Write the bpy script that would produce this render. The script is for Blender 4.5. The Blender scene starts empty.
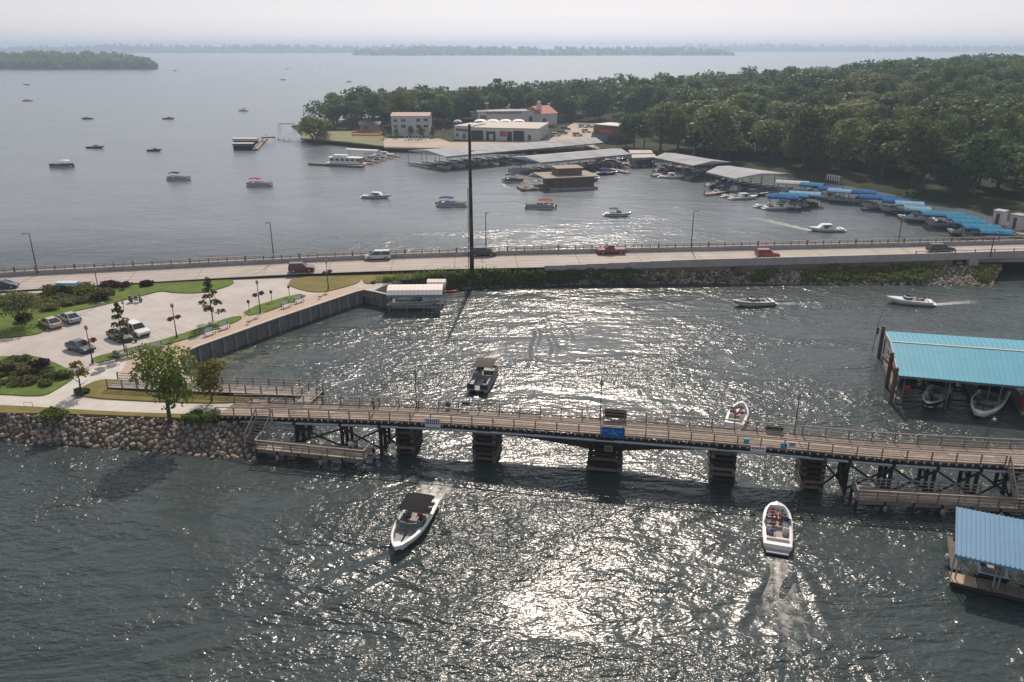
import bpy, math, random
import numpy as np
from mathutils import Vector, Matrix, Quaternion
R = math.radians
random.seed(7)
RNG = np.random.default_rng(11)
scn = bpy.context.scene
COL = scn.collection
# ------------------------------------------------------------------ camera
CAM_H, F_PX, PITCH = 42.0, 796.0, math.atan((341 - 46) / 796.0)
cam = bpy.data.objects.new('camera', bpy.data.cameras.new('camera'))
COL.objects.link(cam)
cam.location = (0, 0, CAM_H)
cam.rotation_euler = (math.pi / 2 - PITCH, 0, 0)
cam.data.sensor_width = 36.0
cam.data.lens = 36.0 * F_PX / 1024.0
cam.data.clip_start = 0.5
cam.data.clip_end = 40000
scn.camera = cam
# ------------------------------------------------------------------ light
SUN_EL, SUN_AZ = 43.0, 4.5
sdir = Vector((math.sin(R(SUN_AZ)) * math.cos(R(SUN_EL)), math.cos(R(SUN_AZ)) * math.cos(R(SUN_EL)), math.sin(R(SUN_EL))))
world = bpy.data.worlds.new('World')
scn.world = world
world.use_nodes = True
wn = world.node_tree
sky = wn.nodes.new('ShaderNodeTexSky')
sky.sky_type = 'NISHITA'
sky.sun_disc = False
sky.sun_elevation = R(SUN_EL)
sky.sun_rotation = R(SUN_AZ)
sky.altitude = 1500
sky.air_density = 2.5
sky.dust_density = 0.9
sky.ozone_density = 6.0
wbg = wn.nodes['Background']
wbg.inputs['Strength'].default_value = 0.074
hsv = wn.nodes.new('ShaderNodeHueSaturation')
hsv.inputs['Saturation'].default_value = 0.16   # milky summer haze
wn.links.new(sky.outputs['Color'], hsv.inputs['Color'])
tint = wn.nodes.new('ShaderNodeMix'); tint.data_type = 'RGBA'; tint.blend_type = 'MULTIPLY'
tint.inputs['Factor'].default_value = 1.0
tint.inputs['B'].default_value = (0.97, 0.955, 1.025, 1)   # cool milky veil
wn.links.new(hsv.outputs['Color'], tint.inputs['A'])
wn.links.new(tint.outputs['Result'], wbg.inputs['Color'])
sl = bpy.data.lights.new('sun', 'SUN')
sl.energy = 3.3
sl.angle = R(0.6)
sl.color = (1.0, 0.87, 0.75)
sun = bpy.data.objects.new('sun', sl)
COL.objects.link(sun)
sun.location = (0, 0, 200)
sun.rotation_euler = (-sdir).to_track_quat('-Z', 'Y').to_euler()
vs = scn.view_settings
vs.view_transform = 'Standard'
vs.look = 'None'
vs.gamma = 1.0
vs.use_curve_mapping = False
vs.exposure = 0.48
cy = scn.cycles
cy.use_denoising = True
cy.max_bounces = 5
cy.diffuse_bounces = 2
cy.glossy_bounces = 2
cy.transmission_bounces = 3
cy.transparent_max_bounces = 8
cy.volume_bounces = 0
cy.caustics_reflective = False
cy.caustics_refractive = False
cy.sample_clamp_indirect = 6.0
# ------------------------------------------------------------------ helpers
_cp, _sp = math.cos(PITCH), math.sin(PITCH)
def G(px, py, z=0.0):
    """photo pixel -> world point on the level plane at height z"""
    u, v = (px - 512) / F_PX, (py - 341) / F_PX
    d = Vector((u, _cp - v * _sp, -_sp - v * _cp))
    return Vector((0, 0, CAM_H)) + d * ((z - CAM_H) / d.z)
def heading(a, b):
    d = b - a
    return math.atan2(d.y, d.x)
ORG = {}
def org(o):
    return ORG.get(o.name, Vector((0, 0, 0))) if o is not None else Vector((0, 0, 0))
def thing(name, label, cat, loc=(0, 0, 0), rz=0.0, group=None, world=False):
    o = bpy.data.objects.new(name, None)
    COL.objects.link(o)
    o.empty_display_size = 0.3
    o.location = loc
    o.rotation_euler = (0, 0, rz)
    tag(o, label, cat, group)
    if world:
        ORG[o.name] = Vector(loc)
    return o
def tag(o, label=None, cat=None, group=None, kind=None):
    if label: o['label'] = label
    if cat: o['category'] = cat
    if group: o['group'] = group
    if kind: o['kind'] = kind
    return o
def link(name, me, parent=None, loc=(0, 0, 0)):
    o = bpy.data.objects.new(name, me)
    COL.objects.link(o)
    if parent is not None:
        o.parent = parent
        ORG[o.name] = org(parent)
    o.location = loc
    return o
def copy_tree(o, parent=None):
    c = o.copy()
    COL.objects.link(c)
    c.parent = parent
    ORG[c.name] = ORG.get(o.name, Vector((0, 0, 0)))
    for ch in list(o.children):
        copy_tree(ch, c)
    return c
_cube = {}
CV = [(-.5, -.5, -.5), (.5, -.5, -.5), (.5, .5, -.5), (-.5, .5, -.5), (-.5, -.5, .5), (.5, -.5, .5), (.5, .5, .5), (-.5, .5, .5)]
CF = [(0, 3, 2, 1), (4, 5, 6, 7), (0, 1, 5, 4), (1, 2, 6, 5), (2, 3, 7, 6), (3, 0, 4, 7)]
def cube_mesh(m):
    if m.name not in _cube:
        me = bpy.data.meshes.new('piece_' + m.name)
        me.from_pydata(CV, [], CF)
        me.materials.append(m)
        _cube[m.name] = me
    return _cube[m.name]
def piece(name, m, parent, c, s, rot=None):
    o = link(name, cube_mesh(m), parent, Vector(c) - org(parent))
    o.scale = s
    if rot is not None:
        if isinstance(rot, Quaternion):
            o.rotation_euler = rot.to_euler()
        else:
            o.rotation_euler = (0, 0, rot)
    return o
def beam(name, m, parent, p0, p1, w, h):
    p0, p1 = Vector(p0), Vector(p1)
    d = p1 - p0
    return piece(name, m, parent, (p0 + p1) / 2, (d.length, w, h), xquat(d))
def xquat(d):
    d = d.normalized()
    if abs(d.z) > 0.999:
        return d.to_track_quat('X', 'Y')
    y = Vector((0, 0, 1)).cross(d).normalized()
    z = d.cross(y)
    return Matrix((d, y, z)).transposed().to_quaternion()
class MB:
    def __init__(s):
        s.v, s.f, s.mi, s.cur = [], [], [], 0
    def add(s, vs, fs):
        o = len(s.v)
        s.v += [tuple(p) for p in vs]
        for f in fs:
            s.f.append([i + o for i in f]); s.mi.append(s.cur)
        return s
    def box(s, c, d, rz=0.0, q=None):
        m = q.to_matrix() if q is not None else Matrix.Rotation(rz, 3, 'Z')
        c = Vector(c)
        return s.add([c + m @ Vector((p[0] * d[0], p[1] * d[1], p[2] * d[2])) for p in CV], CF)
    def beam(s, p0, p1, w, h):
        p0, p1 = Vector(p0), Vector(p1)
        d = p1 - p0
        return s.box((p0 + p1) / 2, (d.length, w, h), q=xquat(d))
    def tube(s, pts, rad, n=8, cap=True):
        pts = [Vector(p) for p in pts]
        if not hasattr(rad, '__len__'): rad = [rad] * len(pts)
        vs, fs = [], []
        for i, p in enumerate(pts):
            d = (pts[min(i + 1, len(pts) - 1)] - pts[max(i - 1, 0)]).normalized()
            a = d.cross(Vector((0, 0, 1)) if abs(d.z) < 0.95 else Vector((1, 0, 0))).normalized()
            b = d.cross(a)
            for k in range(n):
                t = 2 * math.pi * k / n
                vs.append(p + (a * math.cos(t) + b * math.sin(t)) * rad[i])
        for i in range(len(pts) - 1):
            for k in range(n):
                k2 = (k + 1) % n
                fs.append((i * n + k, i * n + k2, (i + 1) * n + k2, (i + 1) * n + k))
        if cap:
            fs.append(tuple(range(n - 1, -1, -1)))
            fs.append(tuple(range((len(pts) - 1) * n, len(pts) * n)))
        return s.add(vs, fs)
    def ball(s, c, r, nu=10, nv=7):
        c = Vector(c)
        if not hasattr(r, '__len__'): r = (r, r, r)
        vs = [c + Vector((0, 0, -r[2]))]
        for j in range(1, nv):
            ph = -math.pi / 2 + math.pi * j / nv
            for i in range(nu):
                th = 2 * math.pi * i / nu
                vs.append(c + Vector((r[0] * math.cos(ph) * math.cos(th), r[1] * math.cos(ph) * math.sin(th), r[2] * math.sin(ph))))
        vs.append(c + Vector((0, 0, r[2])))
        fs = []
        for i in range(nu):
            fs.append((0, 1 + (i + 1) % nu, 1 + i))
            fs.append((len(vs) - 1, 1 + (nv - 2) * nu + i, 1 + (nv - 2) * nu + (i + 1) % nu))
        for j in range(nv - 2):
            for i in range(nu):
                a, b = 1 + j * nu + i, 1 + j * nu + (i + 1) % nu
                fs.append((a, b, b + nu, a + nu))
        return s.add(vs, fs)
    def loft(s, rings, close=False, cap0=False, cap1=False):
        n = len(rings[0])
        vs = [p for r in rings for p in r]
        fs = []
        for i in range(len(rings) - 1):
            for k in range(n if close else n - 1):
                k2 = (k + 1) % n
                fs.append((i * n + k, i * n + k2, (i + 1) * n + k2, (i + 1) * n + k))
        if cap0: fs.append(tuple(range(n - 1, -1, -1)))
        if cap1: fs.append(tuple(range((len(rings) - 1) * n, len(rings) * n)))
        return s.add(vs, fs)
    def prism(s, poly, z0, z1):
        """vertical prism from plan polygon (counter-clockwise)"""
        n = len(poly)
        vs = [(p[0], p[1], z0) for p in poly] + [(p[0], p[1], z1) for p in poly]
        fs = [tuple(range(n - 1, -1, -1)), tuple(range(n, 2 * n))]
        for k in range(n):
            k2 = (k + 1) % n
            fs.append((k, k2, n + k2, n + k))
        return s.add(vs, fs)
    def build(s, name, m, parent=None, smooth=False, loc=None):
        """world-mode parents: verts are world coordinates; else local"""
        o0 = org(parent)
        base = Vector(loc) if loc is not None else o0
        me = bpy.data.meshes.new(name)
        vs = s.v
        if base.length > 0:
            vs = [(p[0] - base.x, p[1] - base.y, p[2] - base.z) for p in s.v]
        me.from_pydata(vs, [], s.f)
        ms = m if isinstance(m, (list, tuple)) else [m]
        for x in ms: me.materials.append(x)
        if len(ms) > 1: me.polygons.foreach_set('material_index', s.mi)
        if smooth:
            me.polygons.foreach_set('use_smooth', [True] * len(me.polygons))
        o = link(name, me, parent, (base - o0) if loc is not None else (0, 0, 0))
        return o
def np_mesh(name, V, Q, m, smooth=False):
    me = bpy.data.meshes.new(name)
    n, k = len(Q), Q.shape[1]
    me.vertices.add(len(V))
    me.vertices.foreach_set('co', np.asarray(V, dtype=np.float32).ravel())
    me.loops.add(n * k)
    me.loops.foreach_set('vertex_index', Q.astype(np.int32).ravel())
    me.polygons.add(n)
    me.polygons.foreach_set('loop_start', np.arange(0, n * k, k, dtype=np.int32))
    me.update(calc_edges=True)
    if smooth: me.polygons.foreach_set('use_smooth', [True] * n)
    me.materials.append(m)
    return me
def ccw(poly):
    a = sum(poly[i][0] * poly[(i + 1) % len(poly)][1] - poly[(i + 1) % len(poly)][0] * poly[i][1] for i in range(len(poly)))
    return poly if a > 0 else poly[::-1]
def smooth_closed(pts, it=2):
    for _ in range(it):
        out = []
        for i in range(len(pts)):
            a, b = pts[i], pts[(i + 1) % len(pts)]
            out += [a * .75 + b * .25, a * .25 + b * .75]
        pts = out
    return pts
def resample(pts, step):
    pts = [Vector(p) for p in pts]
    L = [0]
    for a, b in zip(pts, pts[1:]): L.append(L[-1] + (b - a).length)
    n = max(1, round(L[-1] / step))
    out, j = [], 0
    for i in range(n + 1):
        t = L[-1] * i / n
        while j < len(L) - 2 and L[j + 1] < t: j += 1
        k = (t - L[j]) / max(1e-9, L[j + 1] - L[j])
        out.append(pts[j].lerp(pts[j + 1], k))
    return out
def smooth_line(pts, it=2):
    for _ in range(it):
        out = [pts[0]]
        for a, b in zip(pts, pts[1:]):
            out += [a * .75 + b * .25, a * .25 + b * .75]
        out.append(pts[-1])
        pts = out
    return pts
def side(pts, off):
    """offset a polyline sideways in plan (positive = left of travel)"""
    out = []
    for i, p in enumerate(pts):
        d = pts[min(i + 1, len(pts) - 1)] - pts[max(i - 1, 0)]
        n = Vector((-d.y, d.x, 0)).normalized()
        out.append(p + n * off)
    return out
# ------------------------------------------------------------------ materials
_M = {}
def mat(name, col, rough=0.6, var=0.12, scale=1.5, bump=0.0, metal=0.0, rnd=0.06, spec=0.5, detail=4, col2=None, obj=False):
    if name in _M: return _M[name]
    m = bpy.data.materials.new(name)
    m.use_nodes = True
    nt = m.node_tree
    b = nt.nodes['Principled BSDF']
    b.inputs['Roughness'].default_value = rough
    b.inputs['Metallic'].default_value = metal
    b.inputs['Specular IOR Level'].default_value = spec
    tc = nt.nodes.new('ShaderNodeTexCoord')
    geo = nt.nodes.new('ShaderNodeNewGeometry')
    nz = nt.nodes.new('ShaderNodeTexNoise')
    nz.inputs['Scale'].default_value = scale
    nz.inputs['Detail'].default_value = detail
    nz.inputs['Roughness'].default_value = 0.65
    nt.links.new(tc.outputs['Object'] if obj else geo.outputs['Position'], nz.inputs['Vector'])
    mr = nt.nodes.new('ShaderNodeMapRange')
    mr.inputs['From Min'].default_value = 0.3
    mr.inputs['From Max'].default_value = 0.7
    nt.links.new(nz.outputs['Fac'], mr.inputs['Value'])
    mx = nt.nodes.new('ShaderNodeMix')
    mx.data_type = 'RGBA'
    c2 = col2 if col2 else tuple(min(1, c * (1 + var)) for c in col)
    c1 = col if col2 else tuple(c * (1 - var) for c in col)
    mx.inputs['A'].default_value = (*c1, 1)
    mx.inputs['B'].default_value = (*c2, 1)
    nt.links.new(mr.outputs['Result'], mx.inputs['Factor'])
    out = mx.outputs['Result']
    if rnd > 0:
        oi = nt.nodes.new('ShaderNodeObjectInfo')
        hs = nt.nodes.new('ShaderNodeHueSaturation')
        m2 = nt.nodes.new('ShaderNodeMapRange')
        m2.inputs['To Min'].default_value = 1 - rnd
        m2.inputs['To Max'].default_value = 1 + rnd
        nt.links.new(oi.outputs['Random'], m2.inputs['Value'])
        nt.links.new(m2.outputs['Result'], hs.inputs['Value'])
        nt.links.new(out, hs.inputs['Color'])
        out = hs.outputs['Color']
    nt.links.new(out, b.inputs['Base Color'])
    if bump > 0:
        bp = nt.nodes.new('ShaderNodeBump')
        bp.inputs['Strength'].default_value = 1.0
        bp.inputs['Distance'].default_value = bump
        nt.links.new(nz.outputs['Fac'], bp.inputs['Height'])
        nt.links.new(bp.outputs['Normal'], b.inputs['Normal'])
    _M[name] = m
    return m
def leafmat(name, col, col2, rough=0.55, transl=0.4, rnd=0.18):
    if name in _M: return _M[name]
    m = bpy.data.materials.new(name)
    m.use_nodes = True
    nt = m.node_tree
    b = nt.nodes['Principled BSDF']
    b.inputs['Roughness'].default_value = rough
    b.inputs['Specular IOR Level'].default_value = 0.1
    geo = nt.nodes.new('ShaderNodeNewGeometry')
    mx = nt.nodes.new('ShaderNodeMix'); mx.data_type = 'RGBA'
    mx.inputs['A'].default_value = (*col, 1)
    mx.inputs['B'].default_value = (*col2, 1)
    nt.links.new(geo.outputs['Random Per Island'], mx.inputs['Factor'])
    oi = nt.nodes.new('ShaderNodeObjectInfo')
    hs = nt.nodes.new('ShaderNodeHueSaturation')
    m2 = nt.nodes.new('ShaderNodeMapRange')
    m2.inputs['To Min'].default_value = 1 - rnd
    m2.inputs['To Max'].default_value = 1 + rnd
    nt.links.new(oi.outputs['Random'], m2.inputs['Value'])
    nt.links.new(m2.outputs['Result'], hs.inputs['Value'])
    m3 = nt.nodes.new('ShaderNodeMapRange')
    m3.inputs['To Min'].default_value = 0.455
    m3.inputs['To Max'].default_value = 0.525
    ml = nt.nodes.new('ShaderNodeMath'); ml.operation = 'FRACT'
    mm = nt.nodes.new('ShaderNodeMath'); mm.operation = 'MULTIPLY'; mm.inputs[1].default_value = 7.31
    nt.links.new(oi.outputs['Random'], mm.inputs[0]); nt.links.new(mm.outputs[0], ml.inputs[0])
    nt.links.new(ml.outputs[0], m3.inputs['Value']); nt.links.new(m3.outputs['Result'], hs.inputs['Hue'])
    nt.links.new(mx.outputs['Result'], hs.inputs['Color'])
    nt.links.new(hs.outputs['Color'], b.inputs['Base Color'])
    tr = nt.nodes.new('ShaderNodeBsdfTranslucent')
    nt.links.new(hs.outputs['Color'], tr.inputs['Color'])
    ms = nt.nodes.new('ShaderNodeMixShader'); ms.inputs[0].default_value = transl
    nt.links.new(b.outputs[0], ms.inputs[1]); nt.links.new(tr.outputs[0], ms.inputs[2])
    nt.links.new(ms.outputs[0], nt.nodes['Material Output'].inputs['Surface'])
    _M[name] = m
    return m
def glassmat(name, col=(0.02, 0.03, 0.035), rough=0.08):
    return mat(name, col, rough, var=0.05, rnd=0.0, spec=0.8)
def gloss(name, col, rough=0.3, rnd=0.0):
    """boat gelcoat / car paint"""
    if name in _M: return _M[name]
    m = mat(name, col, rough, var=0.03, scale=0.8, rnd=rnd)
    m.node_tree.nodes['Principled BSDF'].inputs['Coat Weight'].default_value = 0.4
    m.node_tree.nodes['Principled BSDF'].inputs['Coat Roughness'].default_value = 0.12
    return m
# ------------------------------------------------------------------ water
def water_material():
    m = bpy.data.materials.new('lake_water')
    m.use_nodes = True
    nt = m.node_tree; L = nt.links.new
    b = nt.nodes['Principled BSDF']
    b.inputs['IOR'].default_value = 1.333
    b.inputs['Roughness'].default_value = 0.23
    geo = nt.nodes.new('ShaderNodeNewGeometry')
    def noise(scale, sx, sy, detail, rough=0.5, rot=0.0, dist=0.0):
        mp = nt.nodes.new('ShaderNodeMapping')
        mp.inputs['Scale'].default_value = (sx, sy, 1)
        mp.inputs['Rotation'].default_value = (0, 0, rot)
        L(geo.outputs['Position'], mp.inputs['Vector'])
        n = nt.nodes.new('ShaderNodeTexNoise')
        n.inputs['Scale'].default_value = scale
        n.inputs['Detail'].default_value = detail
        n.inputs['Roughness'].default_value = rough
        n.inputs['Distortion'].default_value = dist
        L(mp.outputs['Vector'], n.inputs['Vector'])
        return n.outputs['Fac']
    def mul(a, k):
        n = nt.nodes.new('ShaderNodeMath'); n.operation = 'MULTIPLY'
        L(a, n.inputs[0])
        if isinstance(k, float): n.inputs[1].default_value = k
        else: L(k, n.inputs[1])
        return n.outputs[0]
    def addn(a, c):
        n = nt.nodes.new('ShaderNodeMath'); n.operation = 'ADD'
        L(a, n.inputs[0]); L(c, n.inputs[1])
        return n.outputs[0]
    def rng(a, f0, f1, t0, t1):
        n = nt.nodes.new('ShaderNodeMapRange')
        n.inputs['From Min'].default_value = f0; n.inputs['From Max'].default_value = f1
        n.inputs['To Min'].default_value = t0; n.inputs['To Max'].default_value = t1
        L(a, n.inputs['Value'])
        return n.outputs['Result']
    swell = noise(0.16, 1.0, 1.7, 2, 0.5, 0.35, 0.5)
    chop = noise(0.62, 0.75, 1.3, 3, 0.55, -0.2, 0.3)
    rip = noise(1.75, 0.8, 1.2, 2.5, 0.58, 0.15, 0.25)
    gust = rng(noise(0.014, 1.0, 2.4, 4, 0.6, 0.15, 0.9), 0.36, 0.66, 0.40, 1.2)
    slick = rng(noise(0.05, 0.7, 1.6, 4, 0.6, -0.4, 1.5), 0.40, 0.60, 0.45, 1.12)
    amp = mul(gust, slick)
    sx = nt.nodes.new('ShaderNodeSeparateXYZ'); L(geo.outputs['Position'], sx.inputs[0])
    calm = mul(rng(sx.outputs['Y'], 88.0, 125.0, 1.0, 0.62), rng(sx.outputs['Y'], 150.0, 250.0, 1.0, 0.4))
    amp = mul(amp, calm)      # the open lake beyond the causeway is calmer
    h = addn(mul(mul(swell, calm), 0.42), addn(mul(mul(chop, amp), 0.50), mul(mul(rip, amp), 0.25)))
    bp = nt.nodes.new('ShaderNodeBump')
    bp.inputs['Strength'].default_value = 1.0
    bp.inputs['Distance'].default_value = 1.0
    if 'Filter Width' in bp.inputs: bp.inputs['Filter Width'].default_value = 0.15
    L(h, bp.inputs['Height'])
    L(bp.outputs['Normal'], b.inputs['Normal'])
    # body colour: green-brown lake water, mats of algae in the quiet corner by the seawall
    deep = nt.nodes.new('ShaderNodeMix'); deep.data_type = 'RGBA'
    deep.inputs['A'].default_value = (0.028, 0.042, 0.044, 1)
    deep.inputs['B'].default_value = (0.046, 0.057, 0.053, 1)
    L(noise(0.03, 1, 1, 3), deep.inputs['Factor'])
    lake = nt.nodes.new('ShaderNodeMix'); lake.data_type = 'RGBA'        # paler open lake beyond the causeway: reflected sky brightness painted into its colour
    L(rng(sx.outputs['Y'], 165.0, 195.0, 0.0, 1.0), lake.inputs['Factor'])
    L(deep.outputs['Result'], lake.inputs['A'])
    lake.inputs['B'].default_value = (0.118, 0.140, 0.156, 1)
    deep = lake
    c = G(225, 352)
    vd = nt.nodes.new('ShaderNodeVectorMath'); vd.operation = 'DISTANCE'
    vd.inputs[1].default_value = c
    L(geo.outputs['Position'], vd.inputs[0])
    near = rng(vd.outputs['Value'], 3.0, 13.0, 1.0, 0.0)
    patch = rng(noise(0.33, 1, 1, 4, 0.6, 0, 1.2), 0.42, 0.66, 0.0, 0.75)
    al = nt.nodes.new('ShaderNodeMix'); al.data_type = 'RGBA'
    L(mul(near, patch), al.inputs['Factor'])
    L(deep.outputs['Result'], al.inputs['A'])
    al.inputs['B'].default_value = (0.20, 0.21, 0.12, 1)
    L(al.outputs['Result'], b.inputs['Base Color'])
    return m
WATER = water_material()
def grid_sheet():
    ys = [-400, 0, 40, 80, 120, 200, 400, 800, 1600, 3500, 8000, 15000]
    xs = [-12000, -5000, -2000, -800, -300, -100, 0, 100, 300, 800, 2000, 5000, 12000]
    mb = MB()
    vs = [(x, y, 0) for y in ys for x in xs]
    n = len(xs)
    fs = [(j * n + i, j * n + i + 1, (j + 1) * n + i + 1, (j + 1) * n + i) for j in range(len(ys) - 1) for i in range(n - 1)]
    return mb.add(vs, fs)
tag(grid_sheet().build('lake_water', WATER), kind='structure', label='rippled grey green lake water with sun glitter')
tag(MB().add([(-12000, -400, -5), (12000, -400, -5), (12000, 15000, -5), (-12000, 15000, -5)], [(0, 1, 2, 3)]).build('lake_bed', mat('lake_mud', (0.05, 0.05, 0.04))), kind='structure')
def wave_ridge(label, px, n=3, h=.30, w=.9, gap=2.4):
    base = smooth_line([G(*p) for p in px], 2)
    mb = MB()
    for k in range(n):
        pts = resample(side(base, gap * k), 1.0); m = len(pts)
        pts = [q + Vector((.35 * math.sin(i * .45 + k * 2), .35 * math.sin(i * .31 + k), 0)) for i, q in enumerate(pts)]
        rings = []
        for i, p in enumerate(pts):
            t = i / (m - 1); d = (pts[min(i + 1, m - 1)] - pts[max(0, i - 1)]).normalized(); nn = Vector((-d.y, d.x, 0))
            a = h * math.sin(math.pi * min(1, max(0, t))) ** .5 * (1 - .22 * k) * max(.05, .55 + .45 * math.sin(i * .37 + k * 1.7) * math.sin(i * .13 + k))
            rings.append([p + nn * (w * (j / 4 - 1)) + Vector((0, 0, a * math.cos(math.pi / 2 * (j / 4 - 1)) ** 2 - .004)) for j in range(9)])
        mb.loft(rings)
    tag(mb.build('boat_wash', WATER, None, True), label, 'waves', kind='stuff')
wave_ridge('curved line of old boat wash sweeping across the lower left water', [(100, 676), (230, 648), (330, 606), (420, 566), (470, 545)], 4)
wave_ridge('thin line of boat wash left of the white bowrider', [(225, 640), (300, 590), (350, 545), (385, 500)], 2, .2)
wave_ridge('left arm of the wash behind the red trimmed boat', [(768, 558), (752, 600), (728, 680)], 2, .17)
wave_ridge('right arm of the wash behind the red trimmed boat', [(787, 556), (820, 610), (870, 684)], 2, .17)
wave_ridge('band of wash rolling under the bridge by the left pier', [(405, 476), (470, 486), (540, 488), (590, 480)], 3, .26)
wave_ridge('band of wash rolling under the bridge by the right piers', [(620, 486), (690, 496), (770, 500), (850, 512)], 2, .22)
wave_ridge('arc of wash near the pontoon boat', [(500, 300), (530, 318), (540, 345), (525, 372)], 3, .2)
wave_ridge('wash spreading from the bow of the white bowrider', [(432, 510), (452, 540), (455, 575), (440, 600)], 2, .2)
# ------------------------------------------------------------------ park ground, lot, paths
PZ = 2.2
concrete = mat('lot_concrete', (0.395, 0.362, 0.335), 0.85, var=0.17, scale=0.22, detail=8, rnd=0)
asphalt = mat('road_concrete', (0.36, 0.322, 0.292), 0.85, var=0.16, scale=0.25, detail=8, rnd=0)
pathc = mat('path_concrete', (0.47, 0.44, 0.40), 0.85, var=0.10, scale=0.6, detail=8, rnd=0)
brick = mat('walk_brick', (0.40, 0.31, 0.24), 0.85, var=0.16, scale=2.5, detail=8, rnd=0)
lawn = mat('lawn_grass', (0.060, 0.108, 0.020), 0.9, scale=0.7, bump=0.05, detail=10, rnd=0, spec=0.1, col2=(0.140, 0.180, 0.042))
drygrass = mat('dry_grass', (0.10, 0.12, 0.03), 0.9, scale=0.28, bump=0.05, detail=10, rnd=0, spec=0.1, col2=(0.24, 0.17, 0.075))
soil = mat('bank_soil', (0.07, 0.055, 0.035), 0.95, scale=0.6, bump=0.06, detail=8, rnd=0, col2=(0.12, 0.10, 0.06))
darkconc = mat('weathered_concrete', (0.27, 0.26, 0.25), 0.85, var=0.2, scale=0.7, detail=8, rnd=0.05)
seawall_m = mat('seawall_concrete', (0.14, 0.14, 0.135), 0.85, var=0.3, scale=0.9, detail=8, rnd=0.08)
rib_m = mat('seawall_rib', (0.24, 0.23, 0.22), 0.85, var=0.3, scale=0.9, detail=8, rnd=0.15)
kerb_m = mat('kerb_concrete', (0.45, 0.41, 0.37), 0.85, var=0.1, scale=1, rnd=0)
def P(l, z=PZ): return [G(a, b, z) for a, b in l]
def slab(name, px, z0, z1, m, label=None, cat=None, sm=1, kind='structure'):
    pts = P(px, z1)
    if sm: pts = smooth_closed(pts, sm)
    o = MB().prism(ccw([(p.x, p.y) for p in pts]), z0, z1).build(name, m)
    return tag(o, label, cat, kind=kind)
park_px = [(-160, 412), (-60, 412), (60, 413), (150, 416), (222, 420), (240, 420), (268, 404), (262, 393), (215, 385), (186, 374), (180, 362), (193, 348),
           (278, 318), (362, 290), (373, 291), (383, 286), (405, 279), (440, 276), (472, 274), (472, 262), (300, 272), (100, 280), (0, 286), (-160, 296)]
slab('park_ground', park_px, -2.0, PZ, concrete, sm=0)
beds = [
 ('lawn', [(-120, 344), (0, 339), (38, 335), (47, 330), (43, 325), (58, 315), (101, 306), (150, 294), (162, 291), (175, 293.5), (203, 293.5), (228, 287), (236, 282), (226, 279), (178, 281), (101, 288), (51, 293), (25, 294), (-20, 297), (-120, 305)], lawn),
 ('lawn', [(-120, 360), (0, 357), (38, 356), (58, 364.5), (79, 375.5), (60, 388), (43, 397.5), (0, 394.5), (-120, 392)], lawn),
 ('lawn', [(88, 359.5), (116, 352), (176, 337), (236, 315), (246, 319), (196, 337), (152, 348.5), (97, 364.6)], lawn),
 ('lawn', [(241, 311), (297, 293.5), (309, 297), (252, 317.5)], lawn),
 ('lawn', [(289, 280.6), (289, 287), (317.6, 294), (343, 288), (362, 282), (362, 271), (309, 272.5)], drygrass),
 ('lawn', [(66, 397), (94, 381), (114, 379.5), (180, 385), (264, 397), (236, 404), (160, 402.5)], drygrass),
 ('verge', [(-160, 403.5), (0, 405), (110, 412.5), (222, 416), (232, 421), (150, 417.5), (60, 414), (-160, 412)], drygrass),
 ('verge', [(362, 269), (362, 284), (374, 284), (400, 278), (470, 273.5), (470, 264)], drygrass)]
for i, (n, px, m) in enumerate(beds):
    pts = smooth_closed(P(px), 2 if i not in (3,) else 1)
    tag(MB().prism(ccw([(p.x, p.y) for p in pts]), 1.8, PZ + 0.13).build(n, m), kind='structure')
slab('path', [(-160, 393), (0, 394.5), (60, 398), (150, 402.5), (232, 405), (232, 416), (150, 413), (90, 410.5), (0, 404.8), (-160, 403)], 1.9, PZ + 0.012, pathc, sm=1)
slab('path', [(43, 398), (80, 376), (97, 366), (128, 358), (118, 379), (94, 381), (66, 398.5)], 1.9, PZ + 0.008, pathc, sm=0)
slab('walkway', [(96, 365.5), (152, 349), (197, 337), (250, 317.5), (309, 297), (345, 284), (364, 288.5), (278, 318), (193, 348.5), (182, 360), (180, 366), (150, 374), (112, 379)], 1.9, PZ + 0.004, brick, sm=0)
slab('path', [(236, 313), (243, 311), (255, 318), (247, 320)], 1.9, PZ + 0.016, brick, sm=0)
# ------------------------------------------------------------------ seawall in cast panels
wall_px = [(186, 352), (193, 348.5), (278, 318), (362, 290), (372, 291.5), (392, 296)]
wl = thing('seawall', 'ribbed dark concrete seawall edging the brick walk below the benches', 'seawall', G(278, 318, 0), world=True)
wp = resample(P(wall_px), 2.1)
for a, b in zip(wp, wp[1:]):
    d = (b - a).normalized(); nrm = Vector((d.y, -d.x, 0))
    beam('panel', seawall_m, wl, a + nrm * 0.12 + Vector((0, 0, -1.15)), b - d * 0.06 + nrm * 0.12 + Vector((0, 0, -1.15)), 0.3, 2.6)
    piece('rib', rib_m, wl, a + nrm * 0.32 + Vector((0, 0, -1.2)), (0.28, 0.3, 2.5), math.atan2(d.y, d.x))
    beam('coping', kerb_m, wl, a + nrm * 0.14 + Vector((0, 0, 0.19)), b - d * 0.02 + nrm * 0.14 + Vector((0, 0, 0.19)), 0.5, 0.12)
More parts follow.
